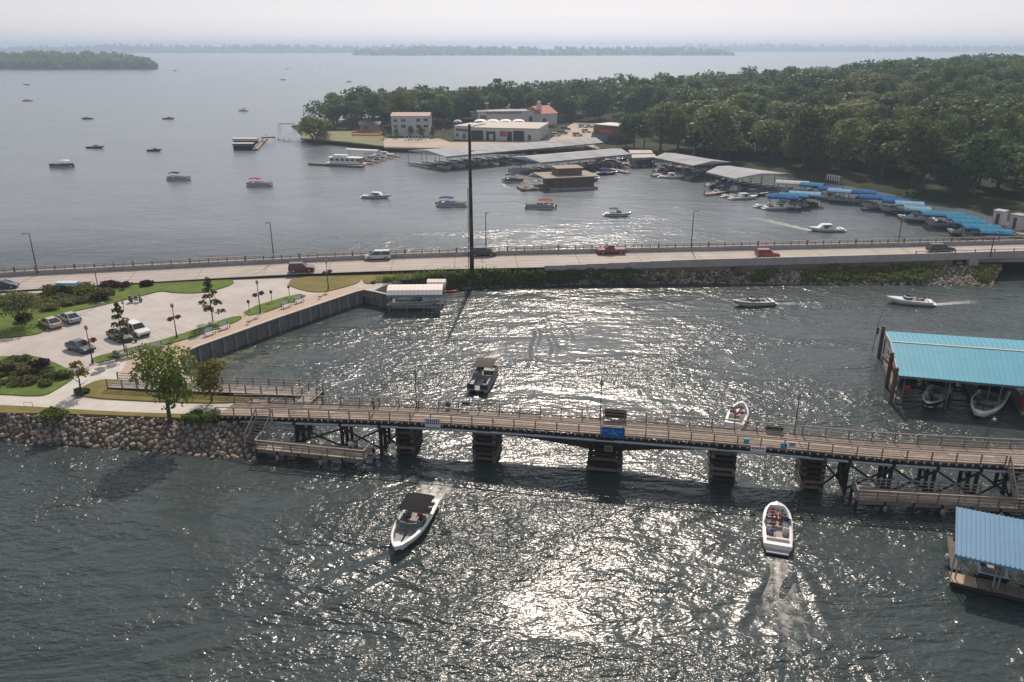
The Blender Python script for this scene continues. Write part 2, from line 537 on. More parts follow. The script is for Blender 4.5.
# ------------------------------------------------------------------ causeway road
far_px = [(-330, 300, 2.5), (-150, 287.5, 2.5), (0, 276.5, 2.5), (100, 271.5, 2.5), (250, 264, 2.6), (400, 257.5, 2.9), (550, 253.5, 3.1), (700, 250.5, 3.3), (850, 247.5, 3.5), (1024, 243.5, 3.7), (1200, 239.5, 3.8), (1500, 233, 3.8)]
near_px = [(-330, 318, 2.5), (-150, 303, 2.5), (0, 291, 2.5), (100, 285, 2.5), (250, 276, 2.6), (400, 270, 2.9), (550, 267, 3.1), (700, 263.5, 3.3), (850, 259.5, 3.5), (1024, 254.5, 3.7), (1200, 250, 3.8), (1500, 242, 3.8)]
FAR = smooth_line([G(*p) for p in far_px]); NEAR = smooth_line([G(*p) for p in near_px])
mb = MB()
mb.loft([[Vector((a.x, a.y, a.z)), Vector((b.x, b.y, b.z))] for a, b in zip(FAR, NEAR)])
mb.f = [f[::-1] for f in mb.f]
tag(mb.build('road', asphalt), kind='structure')
mb = MB()   # road fill down to the lake on the far side and under the deck
def drop(p, dz, dy): return Vector((p.x, p.y + dy, dz))
mb.loft([[drop(a, a.z - 0.03, 1.0), drop(a, -1.5, 4.5)] for a in FAR])
mb.loft([[drop(a, a.z - 0.03, 1.0), drop(b, b.z - 0.03, -0.2)] for a, b in zip(FAR, NEAR) if a.x < 112])
tag(mb.build('causeway_fill', soil), kind='structure')
# expansion joints
jm = mat('joint_tar', (0.09, 0.08, 0.075), 0.9, rnd=0)
road_o = bpy.data.objects['road']
LA, LB = resample(FAR, 6.0), None
nb = len(LA)
def nearest(line, p):
    best = None
    for a, b in zip(line, line[1:]):
        d = b - a; t = max(0, min(1, (p - a).dot(d) / d.length_squared)); q = a + d * t
        e = (q - p).length
        if best is None or e < best[0]: best = (e, q)
    return best[1]
for i, a in enumerate(LA):
    if i % 2 == 0 and -140 < a.x < 140:
        b = nearest(NEAR, a)
        beam('joint', jm, road_o, a.lerp(b, .03) + Vector((0, 0, .001)), a.lerp(b, .97) + Vector((0, 0, .001)), 0.08, 0.012)
mid = [a.lerp(nearest(NEAR, a), .5) for a in LA]
paint = mat('road_paint_yellow', (0.42, 0.27, 0.10), 0.8, var=.25, scale=4, rnd=.1)
for o_ in (-.12, .22):
    ln = side(mid, o_)
    for a, b in zip(ln, ln[1:]):
        if -150 < a.x < 150: beam('lane_line', paint, road_o, a + Vector((0, 0, .002)), b + Vector((0, 0, .002)), 0.1, 0.014)
track = mat('tyre_wear', (0.300, 0.268, 0.243), 0.85, var=.14, scale=.35, rnd=.05)
for o_ in (-3.9, -2.3, 2.3, 3.9):
    ln = side(mid, o_)
    for a, b in zip(ln, ln[1:]):
        if -150 < a.x < 150: beam('tyre_track', track, road_o, a - Vector((0, 0, .002)), b - Vector((0, 0, .002)), 0.6, 0.012)
bayp = mat('bay_paint', (0.55, 0.53, 0.50), .8, var=.2, scale=3, rnd=.05)
lot = bpy.data.objects['park_ground']
def bay(px0, px1, n, dpx, Lb):
    a, b = G(*px0, PZ), G(*px1, PZ); d = (G(*dpx[1], PZ) - G(*dpx[0], PZ)).normalized()
    for k in range(n):
        q = a.lerp(b, k / (n - 1)); beam('bay_line', bayp, lot, q + Vector((0, 0, .001)), q + d * Lb + Vector((0, 0, .001)), .11, .01)
bay((62, 316), (148, 296), 9, ((42, 318), (60, 326)), 5.0)
bay((98, 355), (205, 327), 10, ((148, 338), (127, 328)), 5.0)
# far parapet with railing
conc_l = mat('barrier_concrete', (0.36, 0.35, 0.34), 0.85, var=0.15, scale=0.5, detail=8, rnd=0.05)
railrust = mat('rusty_rail', (0.20, 0.12, 0.085), 0.7, var=0.2, scale=3, rnd=0.12)
railpale = mat('pale_rail', (0.36, 0.32, 0.29), 0.6, rnd=0.1)
pr = thing('road_parapet', 'concrete parapet with rusty posts and rails along the far lake side of the road', 'barrier', FAR[len(FAR)//2], world=True)
fl = [p for p in resample(side(FAR, 0.35), 3.4) if -155 < p.x < 175]
for i, (a, b) in enumerate(zip(fl, fl[1:])):
    d = (b - a).normalized()
    beam('panel', conc_l, pr, a + Vector((0, 0, .35)), b - d * .03 + Vector((0, 0, .35)), 0.4, 0.8)
    piece('post', railrust, pr, a + Vector((0, 0, 1.1)), (.3 if i % 3 == 0 else .17, .22, 1.15 if i % 3 == 0 else .85), math.atan2(d.y, d.x))
    piece('post', railpale, pr, a.lerp(b, .5) + Vector((0, 0, 1.1)), (.15, .12, .75), math.atan2(d.y, d.x))
    beam('rail', railpale, pr, a + Vector((0, 0, 1.45)), b + Vector((0, 0, 1.45)), 0.13, 0.13)
    beam('rail', railrust, pr, a + Vector((0, 0, 1.1)), b + Vector((0, 0, 1.1)), 0.12, 0.12)
# near barrier + retaining wall (right half) + bridge opening
nl = [p for p in resample(side(NEAR, -0.25), 4.0) if 6 < p.x < 175]
bar = thing('road_barrier', 'pale concrete barrier on tan retaining wall along the near side of the road', 'barrier', nl[0], world=True)
tan = mat('retaining_tan', (0.20, 0.155, 0.12), 0.9, var=0.25, scale=0.6, detail=8, rnd=0.12)
ABX = G(988, 262, 4.5).x
for i, (a, b) in enumerate(zip(nl, nl[1:])):
    d = (b - a).normalized()
    k = min(1.0, (a.x - 6) / 25.0)
    beam('panel', conc_l, bar, a + Vector((0, 0, .25 * k - .1)), b - d * .03 + Vector((0, 0, .25 * k - .1)), 0.35, 0.9 + 0.55 * k)
    if b.x < ABX:
        hh = a.z - 1.2
        beam('wall_panel', tan, bar, a + Vector((0, .3, -.55 - hh / 2)), b - d * .05 + Vector((0, .3, -.55 - hh / 2)), 0.3, hh)
ab = nearest(nl, Vector((ABX, nl[-1].y, 4.5)))
piece('abutment', conc_l, bar, (ab.x + .9, ab.y + .1, 1.3), (1.9, 1.1, 3.8), 0.05)
nl2 = [p for p in nl if p.x > ABX - 12]
for a, b in zip(nl2, nl2[1:]):
    beam('rail', railrust, bar, a + Vector((0, 0, 1.25)), b + Vector((0, 0, 1.25)), .08, .08)
    piece('post', railrust, bar, a + Vector((0, 0, 1.1)), (.15, .15, .6), 0)
dk = thing('road_bridge_deck', 'shaded underside of the road bridge over the boat channel at right', 'bridge', (ABX + 20, nl[-1].y, 0), world=True)
rr = [p for p in NEAR if p.x > ABX + 2]; rf = [p for p in FAR if p.x > ABX + 2]
for k in range(4):
    a0 = Vector((ABX + 2, ab.y + 1.2 + k * 2.6, 2.75)); a1 = Vector((ABX + 60, ab.y + 1.0 + k * 2.6, 2.85))
    beam('girder', darkconc, dk, a0, a1, .6, 1.0)
piece('pier', darkconc, dk, (ABX + 34, ab.y + 5, .2), (1.2, 10, 4.0))
piece('abutment_wall', darkconc, dk, (ABX - .5, ab.y + 6, .9), (1.2, 11, 3.2))
# near bank of the causeway
def road_near(px):
    p = min(NEAR, key=lambda q: abs(512 + F_PX * q.x / ((q.y) * _cp - (q.z - CAM_H) * _sp) - px)); return p
top = [G(x, y, z) for x, y, z in [(374, 283, 2.25), (440, 276.5, 2.3), (475, 273.5, 2.3)]] + [Vector((q.x, q.y - .75, 1.95)) for q in (road_near(x) for x in (540, 600, 700, 800, 900, 985))]
bot = [G(x, y, z) for x, y, z in [(380, 292, -.5), (440, 293, -.5), (475, 291, -.5), (530, 288.5, -.5), (600, 286.5, -.5), (700, 286, -.5), (800, 287, -.5), (900, 289, -.5), (990, 291, -.5)]]
top, bot = resample(smooth_line(top), 1.5), None or resample(smooth_line(bot), 1.5)
n = min(len(top), len(bot))
tp = [top[int(i * (len(top) - 1) / 79)] for i in range(80)]; bt = [bot[int(i * (len(bot) - 1) / 79)] for i in range(80)]
mb = MB()
rows = [[p + Vector((0, 2.5, 0.05)) for p in tp]] + [[a.lerp(b, k / 5) + Vector((random.uniform(-.2, .2), random.uniform(-.3, .3), random.uniform(-.12, .2) if 0 < k < 5 else 0)) for a, b in zip(tp, bt)] for k in range(6)]
mb.loft(rows)
mb.f = [f[::-1] for f in mb.f]
tag(mb.build('causeway_bank', soil), kind='structure')
BANK_T, BANK_B = tp, bt
# ------------------------------------------------------------------ far land
def poly_dist(X, Y, poly):
    """signed distance (positive inside) of points to a plan polygon"""
    D = np.full(X.shape, 1e9); inside = np.zeros(X.shape, bool)
    n = len(poly)
    for i in range(n):
        ax, ay = poly[i]; bx, by = poly[(i + 1) % n]
        dx, dy = bx - ax, by - ay
        t = np.clip(((X - ax) * dx + (Y - ay) * dy) / (dx * dx + dy * dy + 1e-9), 0, 1)
        D = np.minimum(D, np.hypot(X - ax - t * dx, Y - ay - t * dy))
        c = ((ay > Y) != (by > Y)) & (X < (bx - ax) * (Y - ay) / (by - ay + 1e-12) + ax)
        inside ^= c
    return np.where(inside, D, -D)
def sstep(a, b, x):
    t = np.clip((x - a) / (b - a), 0, 1); return t * t * (3 - 2 * t)
def vnoise(X, Y, s, seed=0):
    g = np.random.default_rng(seed).random((64, 64))
    x, y = X / s, Y / s
    i, j = np.floor(x).astype(int), np.floor(y).astype(int)
    fx, fy = x - i, y - j
    fx = fx * fx * (3 - 2 * fx); fy = fy * fy * (3 - 2 * fy)
    a = g[i % 64, j % 64]; b = g[(i + 1) % 64, j % 64]; c = g[i % 64, (j + 1) % 64]; d = g[(i + 1) % 64, (j + 1) % 64]
    return (a * (1 - fx) + b * fx) * (1 - fy) + (c * (1 - fx) + d * fx) * fy
shore_px = [(296, 131), (300, 136), (330, 142), (372, 147), (410, 149), (470, 150), (520, 151), (600, 154), (640, 158), (690, 166), (740, 172), (800, 179), (850, 187), (905, 197), (960, 208), (1010, 222), (1060, 236), (1160, 246)]
PEN = [(G(a, b).x, G(a, b).y) for a, b in shore_px] + [(420, 190), (900, 200), (1500, 600), (1500, 2200), (900, 1700), (520, 1050), (330, 840), (200, 710), (90, 640), (0, 570), (-75, 515), (-125, 460)]
def W(l, z=2.0): return [(G(a, b, z).x, G(a, b, z).y) for a, b in l]
CLEAR = [W([(296, 146), (296, 130), (330, 130), (384, 131), (430, 131), (470, 126), (575, 121), (604, 122), (650, 134), (650, 165), (500, 170), (340, 160)], 2.0)]
def pen_h(X, Y):
    d = poly_dist(X, Y, PEN)
    hill = 11.0 * sstep(20, 260, d) * sstep(-40, 260, X) + 3.0 * sstep(15, 120, d) + 9 * sstep(250, 900, Y) * sstep(100, 500, X)
    h = np.where(d < 0, np.maximum(-3, d * 0.4), 0.0) + 1.5 * sstep(0, 5, d) + hill + (vnoise(X, Y, 23, 3) - .5) * 0.8 * sstep(6, 40, d)
    flat = np.where(d < 0, h, 1.9 * sstep(0, 6, d))
    k = sstep(-22, 2, poly_dist(X, Y, CLEAR[0]))
    return h * (1 - k) + flat * k
forest_floor = mat('wood_floor', (0.022, 0.028, 0.012), 0.95, scale=0.08, detail=8, rnd=0, spec=0.1, col2=(0.045, 0.055, 0.020))
def terrain(name, x0, x1, y0, y1, step, fn, m):
    xs = np.arange(x0, x1 + step, step); ys = np.arange(y0, y1 + step, step)
    X, Y = np.meshgrid(xs, ys)
    Z = fn(X, Y)
    V = np.stack([X.ravel(), Y.ravel(), Z.ravel()], 1)
    n = len(xs)
    J, I = np.meshgrid(np.arange(len(ys) - 1), np.arange(n - 1), indexing='ij')
    a = (J * n + I).ravel()
    Q = np.stack([a, a + 1, a + n + 1, a + n], 1)
    keep = (Z.ravel()[Q].max(1) > -2.5)
    return link(name, np_mesh(name, V, Q[keep], m, True))
tag(terrain('peninsula', -150, 900, 150, 1250, 7, pen_h, forest_floor), kind='structure')
def hz1(x, y): return float(pen_h(np.array([x], float), np.array([y], float))[0])
# ---- leaf clouds
def leaf_cloud(lobes, n, size, rng, shell=0.55, jit=0.35, squash=1.0, drop=None):
    """n leaf quads spread through ellipsoid lobes [(c, r)]"""
    w = np.array([r[0] * r[1] * r[2] for _, r in lobes]) ** 0.66
    idx = rng.choice(len(lobes), n, p=w / w.sum())
    C = np.array([c for c, _ in lobes])[idx]; Rr = np.array([r for _, r in lobes])[idx]
    d = rng.normal(size=(n, 3)); d /= np.linalg.norm(d, axis=1)[:, None]
    d[:, 2] = np.where(d[:, 2] < -0.55, -d[:, 2], d[:, 2])
    rad = shell + (1.06 - shell) * rng.random(n) ** 0.6
    pos = C + d * Rr * rad[:, None]
    nrm = d + rng.normal(size=(n, 3)) * 0.75 + np.array([0, 0, .35]); nrm /= np.linalg.norm(nrm, axis=1)[:, None]
    t = np.cross(nrm, rng.normal(size=(n, 3))); t /= np.linalg.norm(t, axis=1)[:, None] + 1e-9
    b = np.cross(nrm, t)
    s = size * (0.6 + 0.8 * rng.random(n))[:, None]
    k = 0.55 + 0.4 * rng.random(n)[:, None]
    V = np.stack([pos - t * s, pos - b * s * k, pos + t * s, pos + b * s * k], 1)
    V[:, 0] += nrm * s * .25; V[:, 2] -= nrm * s * .25
    return V.reshape(-1, 3)
def cloud_mesh(name, V, m):
    Q = np.arange(len(V)).reshape(-1, 4)
    return np_mesh(name, V, Q, m)
bark = mat('bark', (0.075, 0.058, 0.042), 0.95, var=0.3, scale=4, bump=0.03, rnd=0.1)
def crown_lobes(rng, h, r, base, n):
    lobes = []
    for i in range(n):
        a = rng.random() * 6.283; q = rng.random() ** .5
        z = base + (h - base) * (0.18 + 0.72 * rng.random())
        k = math.sin(math.pi * min(1, max(.15, (z - base) / (h - base) * .8 + .12)))
        rr = r * (0.30 + 0.22 * rng.random())
        lobes.append(((math.cos(a) * q * r * .72 * k, math.sin(a) * q * r * .72 * k, z), (rr, rr, rr * .72)))
    lobes.append(((0, 0, base + (h - base) * .5), (r * .55, r * .55, (h - base) * .42)))
    return lobes
def trunk_mesh(rng, h, r, base, m, n_limb=6, tr=None):
    mb = MB(); tr = tr or h * 0.022
    top = h * 0.72
    pts = [Vector((0, 0, -0.6))] + [Vector((rng.normal() * .02 * h * t, rng.normal() * .02 * h * t, top * t)) for t in (.12, .35, .6, .8, 1)]
    mb.tube(pts, [tr * 1.5, tr * 1.15, tr, tr * .75, tr * .5, tr * .15], 7)
    for i in range(n_limb):
        z = base * .7 + (top - base * .7) * (i + .4) / n_limb
        a = i * 2.4 + rng.random()
        L = r * (.55 + .3 * rng.random())
        p0 = Vector((0, 0, z)); p2 = p0 + Vector((math.cos(a) * L, math.sin(a) * L, L * .65)); p1 = p0.lerp(p2, .5) + Vector((0, 0, -.08 * L))
        mb.tube([p0, p1, p2], [tr * .5, tr * .32, tr * .08], 5)
    me_o = mb
    return me_o
def tree_proto(seed, h, r, base, nleaf, lsize, m, nlobe=11, name='tree'):
    rng = np.random.default_rng(seed)
    V = leaf_cloud(crown_lobes(rng, h, r, base, nlobe), nleaf, lsize, rng)
    cm = cloud_mesh(name + '_crown', V, m)
    mb = trunk_mesh(rng, h, r, base, bark)
    tm = bpy.data.meshes.new(name + '_trunk'); tm.from_pydata(mb.v, [], mb.f); tm.materials.append(bark)
    return cm, tm
def place_tree(proto, loc, s, rz, name, label, cat='tree', group=None):
    root = thing(name, label, cat, loc, rz, group)
    root.scale = (s[0], s[0], s[1])
    link('crown', proto[0], root); link('trunk', proto[1], root)
    return root
LEAF_D = leafmat('oak_leaves_dark', (0.058, 0.100, 0.030), (0.112, 0.155, 0.046), rnd=.22)
LEAF_M = leafmat('oak_leaves_mid', (0.080, 0.122, 0.032), (0.150, 0.185, 0.054), rnd=.2)
LEAF_L = leafmat('willow_leaves_light', (0.115, 0.165, 0.042), (0.20, 0.235, 0.072), rnd=.12)
protos_d = [tree_proto(100 + i, 16, 6.6 + (i % 3) * .6, 2.2, 2000, .42, LEAF_D, 12 + i % 4) for i in range(5)]
protos_m = [tree_proto(200 + i, 16, 6.4 + (i % 3) * .6, 2.2, 2000, .42, LEAF_M, 12 + i % 4) for i in range(4)]
protos_l = [tree_proto(300 + i, 16, 6.8, 1.8, 2200, .40, LEAF_L, 15) for i in range(2)]
# clearings where buildings, the yard and the beach stand (plan polygons)
# skyline of the wood in the photograph (pixel x -> y); trees stop where their tops would rise above it
SKY = [(310, 103), (325, 95), (345, 88), (380, 87), (420, 86), (450, 84), (500, 82), (560, 78), (600, 75), (650, 73), (700, 67), (750, 64), (800, 63), (850, 61), (890, 58), (930, 57), (960, 54), (1000, 55), (1030, 58), (1400, 58)]
def pix(p):
    d = Vector(p) - Vector((0, 0, CAM_H))
    f = d.y * _cp - d.z * _sp; u = d.x; w = d.y * _sp + d.z * _cp
    return 512 + F_PX * u / f, 341 - F_PX * w / f, f
cand = []
rs = random.Random(5)
y = 205.0
while y < 900:
    x = -130.0
    stp = 12.0 if y < 480 else 15.0
    while x < y * 0.78:
        cand.append((x + rs.uniform(-.38, .38) * stp, y + rs.uniform(-.38, .38) * stp)); x += stp
    y += stp * .92
CA = np.array(cand)
DI = poly_dist(CA[:, 0], CA[:, 1], PEN)
HH = pen_h(CA[:, 0], CA[:, 1])
CD = [poly_dist(CA[:, 0], CA[:, 1], c) for c in CLEAR]
trees = []
for i in range(len(CA)):
    x_, y_ = CA[i]
    if DI[i] < 7 or any(c[i] > -4 for c in CD): continue
    px_, py_, f_ = pix((x_, y_, HH[i] + 8))
    if px_ < 318 or px_ > 1075: continue
    # open lawn strip along the right-hand shore
    if 740 < px_ < 870 and DI[i] < 11: continue
    sky_y = np.interp(px_, [s[0] for s in SKY], [s[1] for s in SKY]) + rs.uniform(-1.0, 5.0)
    dtop = CAM_H - f_ * (_sp + _cp * (sky_y - 341) / F_PX)
    hmax = dtop - HH[i]
    h = rs.choice([rs.uniform(11, 15), rs.uniform(14, 18), rs.uniform(17, 21.5)])
    if hmax < 9: continue
    h = min(h, hmax)
    trees.append((f_, x_, y_, HH[i], h, px_))
trees.sort()
NIND = 285
lab_zone = [(420, 'left end of the peninsula wood'), (560, 'wood behind the white marina buildings'), (700, 'wood behind the red roofed shop'), (820, 'wood above the grey dock roofs'), (940, 'wood above the blue boat canopies'), (2000, 'right end of the peninsula wood')]
for i, (f_, x_, y_, z_, h, px_) in enumerate(trees[:NIND]):
    zone = next(l for k, l in lab_zone if px_ < k)
    r_ = rs.random()
    py_ = pix((x_, y_, z_ + h))[1]
    tone, pr_ = ('dark green', protos_d) if r_ < .55 else ('mid green', protos_m)
    if (815 < px_ < 860 and f_ < 330) or (r_ > .93 and px_ > 600): tone, pr_ = 'pale green', protos_l
    wd = rs.choice([.75, .95, 1.1, 1.3, 1.65]) * rs.uniform(.92, 1.08) * (h / 16) ** .5
    hs_ = 'tall' if h > 17.6 else ('low' if h < 15 else 'medium'); ws_ = 'wide' if wd > 1.22 else ('narrow' if wd < .95 else 'round'); rw_ = 'in front' if f_ < 285 else ('in the second rank' if f_ < 340 else ('midway back' if f_ < 420 else 'at the rear'))
    lb_ = f'{hs_} {ws_} {tone} tree {rw_}, {zone}'
    place_tree(pr_[i % len(pr_)], (x_, y_, z_ - .2), (wd, h / 16.4), rs.uniform(0, 6.28), 'broadleaf_tree', lb_, 'tree', lb_.replace(' tree ', ' trees '))
# the rest of the wood reads as one mass
mass = []
rng = np.random.default_rng(77)
for f_, x_, y_, z_, h, px_ in trees[NIND:]:
    V = leaf_cloud(crown_lobes(rng, h, rs.uniform(6.5, 11.5), h * .25, 9), 480, .8, rng)
    mass.append(V + np.array([x_, y_, z_]))
if mass:
    tag(link('distant_wood', cloud_mesh('distant_wood', np.concatenate(mass), LEAF_D)), 'deep dark green mass of treetops at the back of the peninsula', 'wood', kind='stuff')
print('TREES', len(trees))
# single tall tree that stands above the skyline, and the big tree on the left point
tp1 = tree_proto(401, 24, 4.2, 14, 1100, .5, LEAF_D, 8)
p = G(497, 96, 8); place_tree(tp1, (p.x, p.y, hz1(p.x, p.y) - .3), (1.0, 1.0), .4, 'tall_tree', 'tall slim tree rising alone above the skyline of the peninsula wood')
tp2 = tree_proto(402, 15, 8.0, 4.0, 2600, .42, LEAF_M, 14)
p = G(316, 140, 1.5); place_tree(tp2, (p.x, p.y, hz1(p.x, p.y) - .3), (1.05, 1.0), 1.4, 'shore_tree', 'wide spreading tree standing alone on the grassy point at far left of marina')
# ------------------------------------------------------------------ wooded shores across the lake
def far_shore(name, label, px_pts, y_base, z_top, tree_h, leaf, nper, depth, seed):
    """px_pts: list of (px, top_y); a low ridge whose foot is seen at pixel row y_base"""
    rng = np.random.default_rng(seed)
    xs = [a for a, _ in px_pts]
    d0 = G(512, y_base).y
    mb = MB(); rows = []
    for k in range(4):
        row = []
        for a, tpy in px_pts:
            b = G(a, y_base)
            t = k / 3
            pt = b + (Vector((b.x, b.y, 0)).normalized()) * (depth * t)
            f = pix((pt.x, pt.y, 0))[2]
            ztop = CAM_H - f * (_sp + _cp * (tpy - 341) / F_PX)
            row.append(Vector((pt.x, pt.y, max(-.5, (ztop - tree_h) * [0, .45, .85, 1.0][k] + (-.6 if k == 0 else 0)))))
        rows.append(row)
    mb.loft(rows); mb.f = [f[::-1] for f in mb.f]
    o = mb.build(name + '_land', forest_floor, smooth=True); tag(o, kind='structure')
    o.name = 'far_shore'
    out = []
    for i in range(nper):
        a = rng.uniform(xs[0], xs[-1]); t = rng.random() ** 1.2
        j = max(0, min(len(xs) - 2, int(np.searchsorted(xs, a)) - 1)); u = (a - xs[j]) / (xs[j + 1] - xs[j])
        k = min(2, int(t * 3)); w = t * 3 - k
        q = (rows[k][j].lerp(rows[k][j + 1], u)).lerp(rows[k + 1][j].lerp(rows[k + 1][j + 1], u), w)
        hh = tree_h * rng.uniform(.65, 1.1)
        if a > xs[-1] - 6 or a < xs[0] + 3: hh *= .6
        V = leaf_cloud([((0, 0, hh * .55), (hh * .42, hh * .42, hh * .45)), ((hh * .2, 0, hh * .35), (hh * .35, hh * .3, hh * .3))], 46, leaf, rng)
        out.append(V + np.array(q))
    return tag(link(name, cloud_mesh(name, np.concatenate(out), LEAF_M)), label, 'wood', kind='stuff')
far_shore('wooded_point', 'dark wooded point jutting into the lake from the left edge', [(-120, 49), (-40, 50), (0, 51), (40, 50.5), (70, 51.5), (100, 50.5), (125, 53), (140, 56), (152, 62), (156, 67)], 69.5, 30, 19, 2.6, 620, 260, 21)
far_shore('hazy_shore', 'hazy blue wooded shore across the lake behind the left point', [(-150, 46), (0, 46.5), (60, 44.5), (120, 43.5), (200, 44.5), (280, 44), (350, 45), (420, 44.5), (480, 46)], 53.0, 40, 16, 7, 520, 700, 22)
far_shore('hazy_shore', 'hazy wooded headland in the middle of the far horizon', [(352, 50.5), (375, 47.5), (430, 46), (520, 46), (600, 46.5), (680, 47), (720, 49), (733, 52)], 55.5, 40, 15, 6, 420, 600, 23)
far_shore('hazy_shore', 'palest hazy shore along the horizon at right above the trees', [(640, 45), (700, 44), (780, 43.5), (860, 45), (940, 44.5), (1040, 45.5), (1200, 46)], 52.0, 40, 16, 8, 420, 800, 24)
tower = thing('water_tower', 'tiny pale water tower on the hazy horizon right of centre', 'tower', G(767, 52, 0), world=True)
b = G(767, 52, 0); f = pix(b)[2]; zt = CAM_H - f * (_sp + _cp * (42 - 341) / F_PX)
tm_ = mat('tower_steel', (0.45, 0.45, 0.45), rnd=0)
MB().tube([b, b + Vector((0, 0, zt - 8))], [4, 3], 8).build('column', tm_, tower)
MB().ball(b + Vector((0, 0, zt - 8)), (9, 9, 8)).build('tank', tm_, tower)
# ------------------------------------------------------------------ riprap bank below the path
stone_ms = [mat('stone_' + n, c, 0.9, var=.25, scale=3.0, bump=.02, rnd=.22) for n, c in
            (('pink', (0.29, 0.225, 0.185)), ('grey', (0.235, 0.22, 0.205)), ('tan', (0.33, 0.28, 0.225)), ('dark', (0.12, 0.105, 0.09)))]
def rock_mesh(seed, m):
    rng = np.random.default_rng(seed)
    vs, fs = [], []
    mb = MB().ball((0, 0, 0), .5, 7, 5)
    V = np.array(mb.v); V *= (1 + .28 * (rng.random((len(V), 1)) - .5)); V *= np.array([1, .82, .68])
    for _ in range(6):
        n = rng.normal(size=3); n /= np.linalg.norm(n); d = V @ n; lim = .22 + .12 * rng.random()
        V -= np.maximum(0, d - lim)[:, None] * n
    me = bpy.data.meshes.new('rock'); me.from_pydata(V.tolist(), [], mb.f); me.materials.append(m)
    return me
rocks = [rock_mesh(i, stone_ms[i % 4]) for i in range(16)]
rt = resample([G(x, y, 2.1) for x, y in [(-120, 412), (0, 414), (60, 416), (120, 418), (180, 420), (222, 423), (250, 424)]], 1.0)
rb = resample([G(x, y, -.35) for x, y in [(-120, 438), (0, 444), (60, 449), (120, 453), (180, 458), (215, 462), (262, 462)]], 1.0)
mb = MB()
m_ = 60
rtt = [rt[int(i * (len(rt) - 1) / m_)] for i in range(m_ + 1)]; rbb = [rb[int(i * (len(rb) - 1) / m_)] for i in range(m_ + 1)]
mb.loft([[a + Vector((0, 1.0, .05)), a, a.lerp(b, .5) + Vector((0, 0, .1)), b, b + Vector((0, -1.5, -1.2))] for a, b in zip(rtt, rbb)])
mb.f = [f for f in mb.f]
rip = mb.build('riprap_bank', soil); tag(rip, 'bank of tumbled boulders below the lakeside path', 'rock bank', kind='structure')
def bank_pt(u, t):
    i = min(m_ - 1, int(u * m_)); w = u * m_ - i
    return rtt[i].lerp(rtt[i + 1], w).lerp(rbb[i].lerp(rbb[i + 1], w), t)
spots = []
rs2 = random.Random(9)
for i in range(3600):
    u, t = rs2.random(), rs2.random() * 1.08
    q = bank_pt(u, min(1.0, t))
    if t > 1: q = q + Vector((0, -(t - 1) * 6, -.1))
    s = rs2.uniform(.3, .95) * (.8 + .3 * t)
    spots.append((s, q, t))
spots.sort(key=lambda a: -a[0])
kept = []
for s, q, t in spots:
    if all((q - k[1]).length > .30 * (s + k[0]) for k in kept): kept.append((s, q, t))
small_V, small_F = [], []
cnt = 0
for s, q, t in kept:
    px_, py_, f_ = pix(q)
    eu = (rs2.uniform(-.4, .4), rs2.uniform(-.4, .4), rs2.uniform(0, 6.28))
    me = rocks[rs2.randrange(16)] if t > .12 or rs2.random() < .5 else rocks[3 + 4 * rs2.randrange(4)]
    sc = (s, s * rs2.uniform(.8, 1.1), s * rs2.uniform(.8, 1.15))
    if -20 < px_ < 275 and cnt < 290:
        o = link('rock', me, rip, q + Vector((0, 0, .12 * s))); o.rotation_euler = eu; o.scale = sc; cnt += 1
    else:
        M_ = Matrix.LocRotScale(q + Vector((0, 0, .1 * s)), __import__('mathutils').Euler(eu), Vector(sc))
        o0 = len(small_V)
        small_V += [tuple(M_ @ v.co) for v in me.vertices]
        small_F += [[i + o0 for i in p.vertices] for p in me.polygons]
if small_V:
    me = bpy.data.meshes.new('small_stone'); me.from_pydata(small_V, [], small_F); me.materials.append(stone_ms[1])
    tag(link('small_stone', me, rip), kind='stuff')
# stones along the foot of the causeway bank (too small to pick apart)
def stone_strip(name, pairs, nst, s0, s1, ms, rnd_):
    V, F, MI = [], [], []
    for i in range(nst):
        u = rnd_.random() * (len(pairs) - 1.001); k = int(u)
        a = pairs[k][0].lerp(pairs[k + 1][0], u - k); b = pairs[k][1].lerp(pairs[k + 1][1], u - k)
        q = a.lerp(b, rnd_.random() ** .75)
        s = rnd_.uniform(s0, s1); j = rnd_.randrange(16)
        M_ = Matrix.LocRotScale(q + Vector((0, 0, .1 * s)), __import__('mathutils').Euler((rnd_.uniform(-.4, .4), rnd_.uniform(-.4, .4), rnd_.uniform(0, 6))), Vector((s, s, s)))
        o0 = len(V)
        V += [tuple(M_ @ v.co) for v in rocks[j].vertices]
        F += [[i2 + o0 for i2 in p.vertices] for p in rocks[j].polygons]; MI += [j % 4] * len(rocks[j].polygons)
    me = bpy.data.meshes.new(name); me.from_pydata(V, [], F)
    for m in ms: me.materials.append(m)
    me.polygons.foreach_set('material_index', MI)
    return me
bank_stones = stone_strip('bank_stone', [(a, b) for a, b in zip(BANK_T, BANK_B)][26:], 2000, .35, .9, stone_ms, rs2)
tag(link('bank_stone', bank_stones), 'grey stones covering the causeway bank below the barrier', 'stones', kind='stuff')
foot = stone_strip('shore_stone', [(a.lerp(b, .8), b) for a, b in zip(BANK_T, BANK_B)][:36], 420, .3, .8, stone_ms, rs2)
tag(link('shore_stone', foot), 'pale stones at the waterline below the reeds', 'stones', kind='stuff')
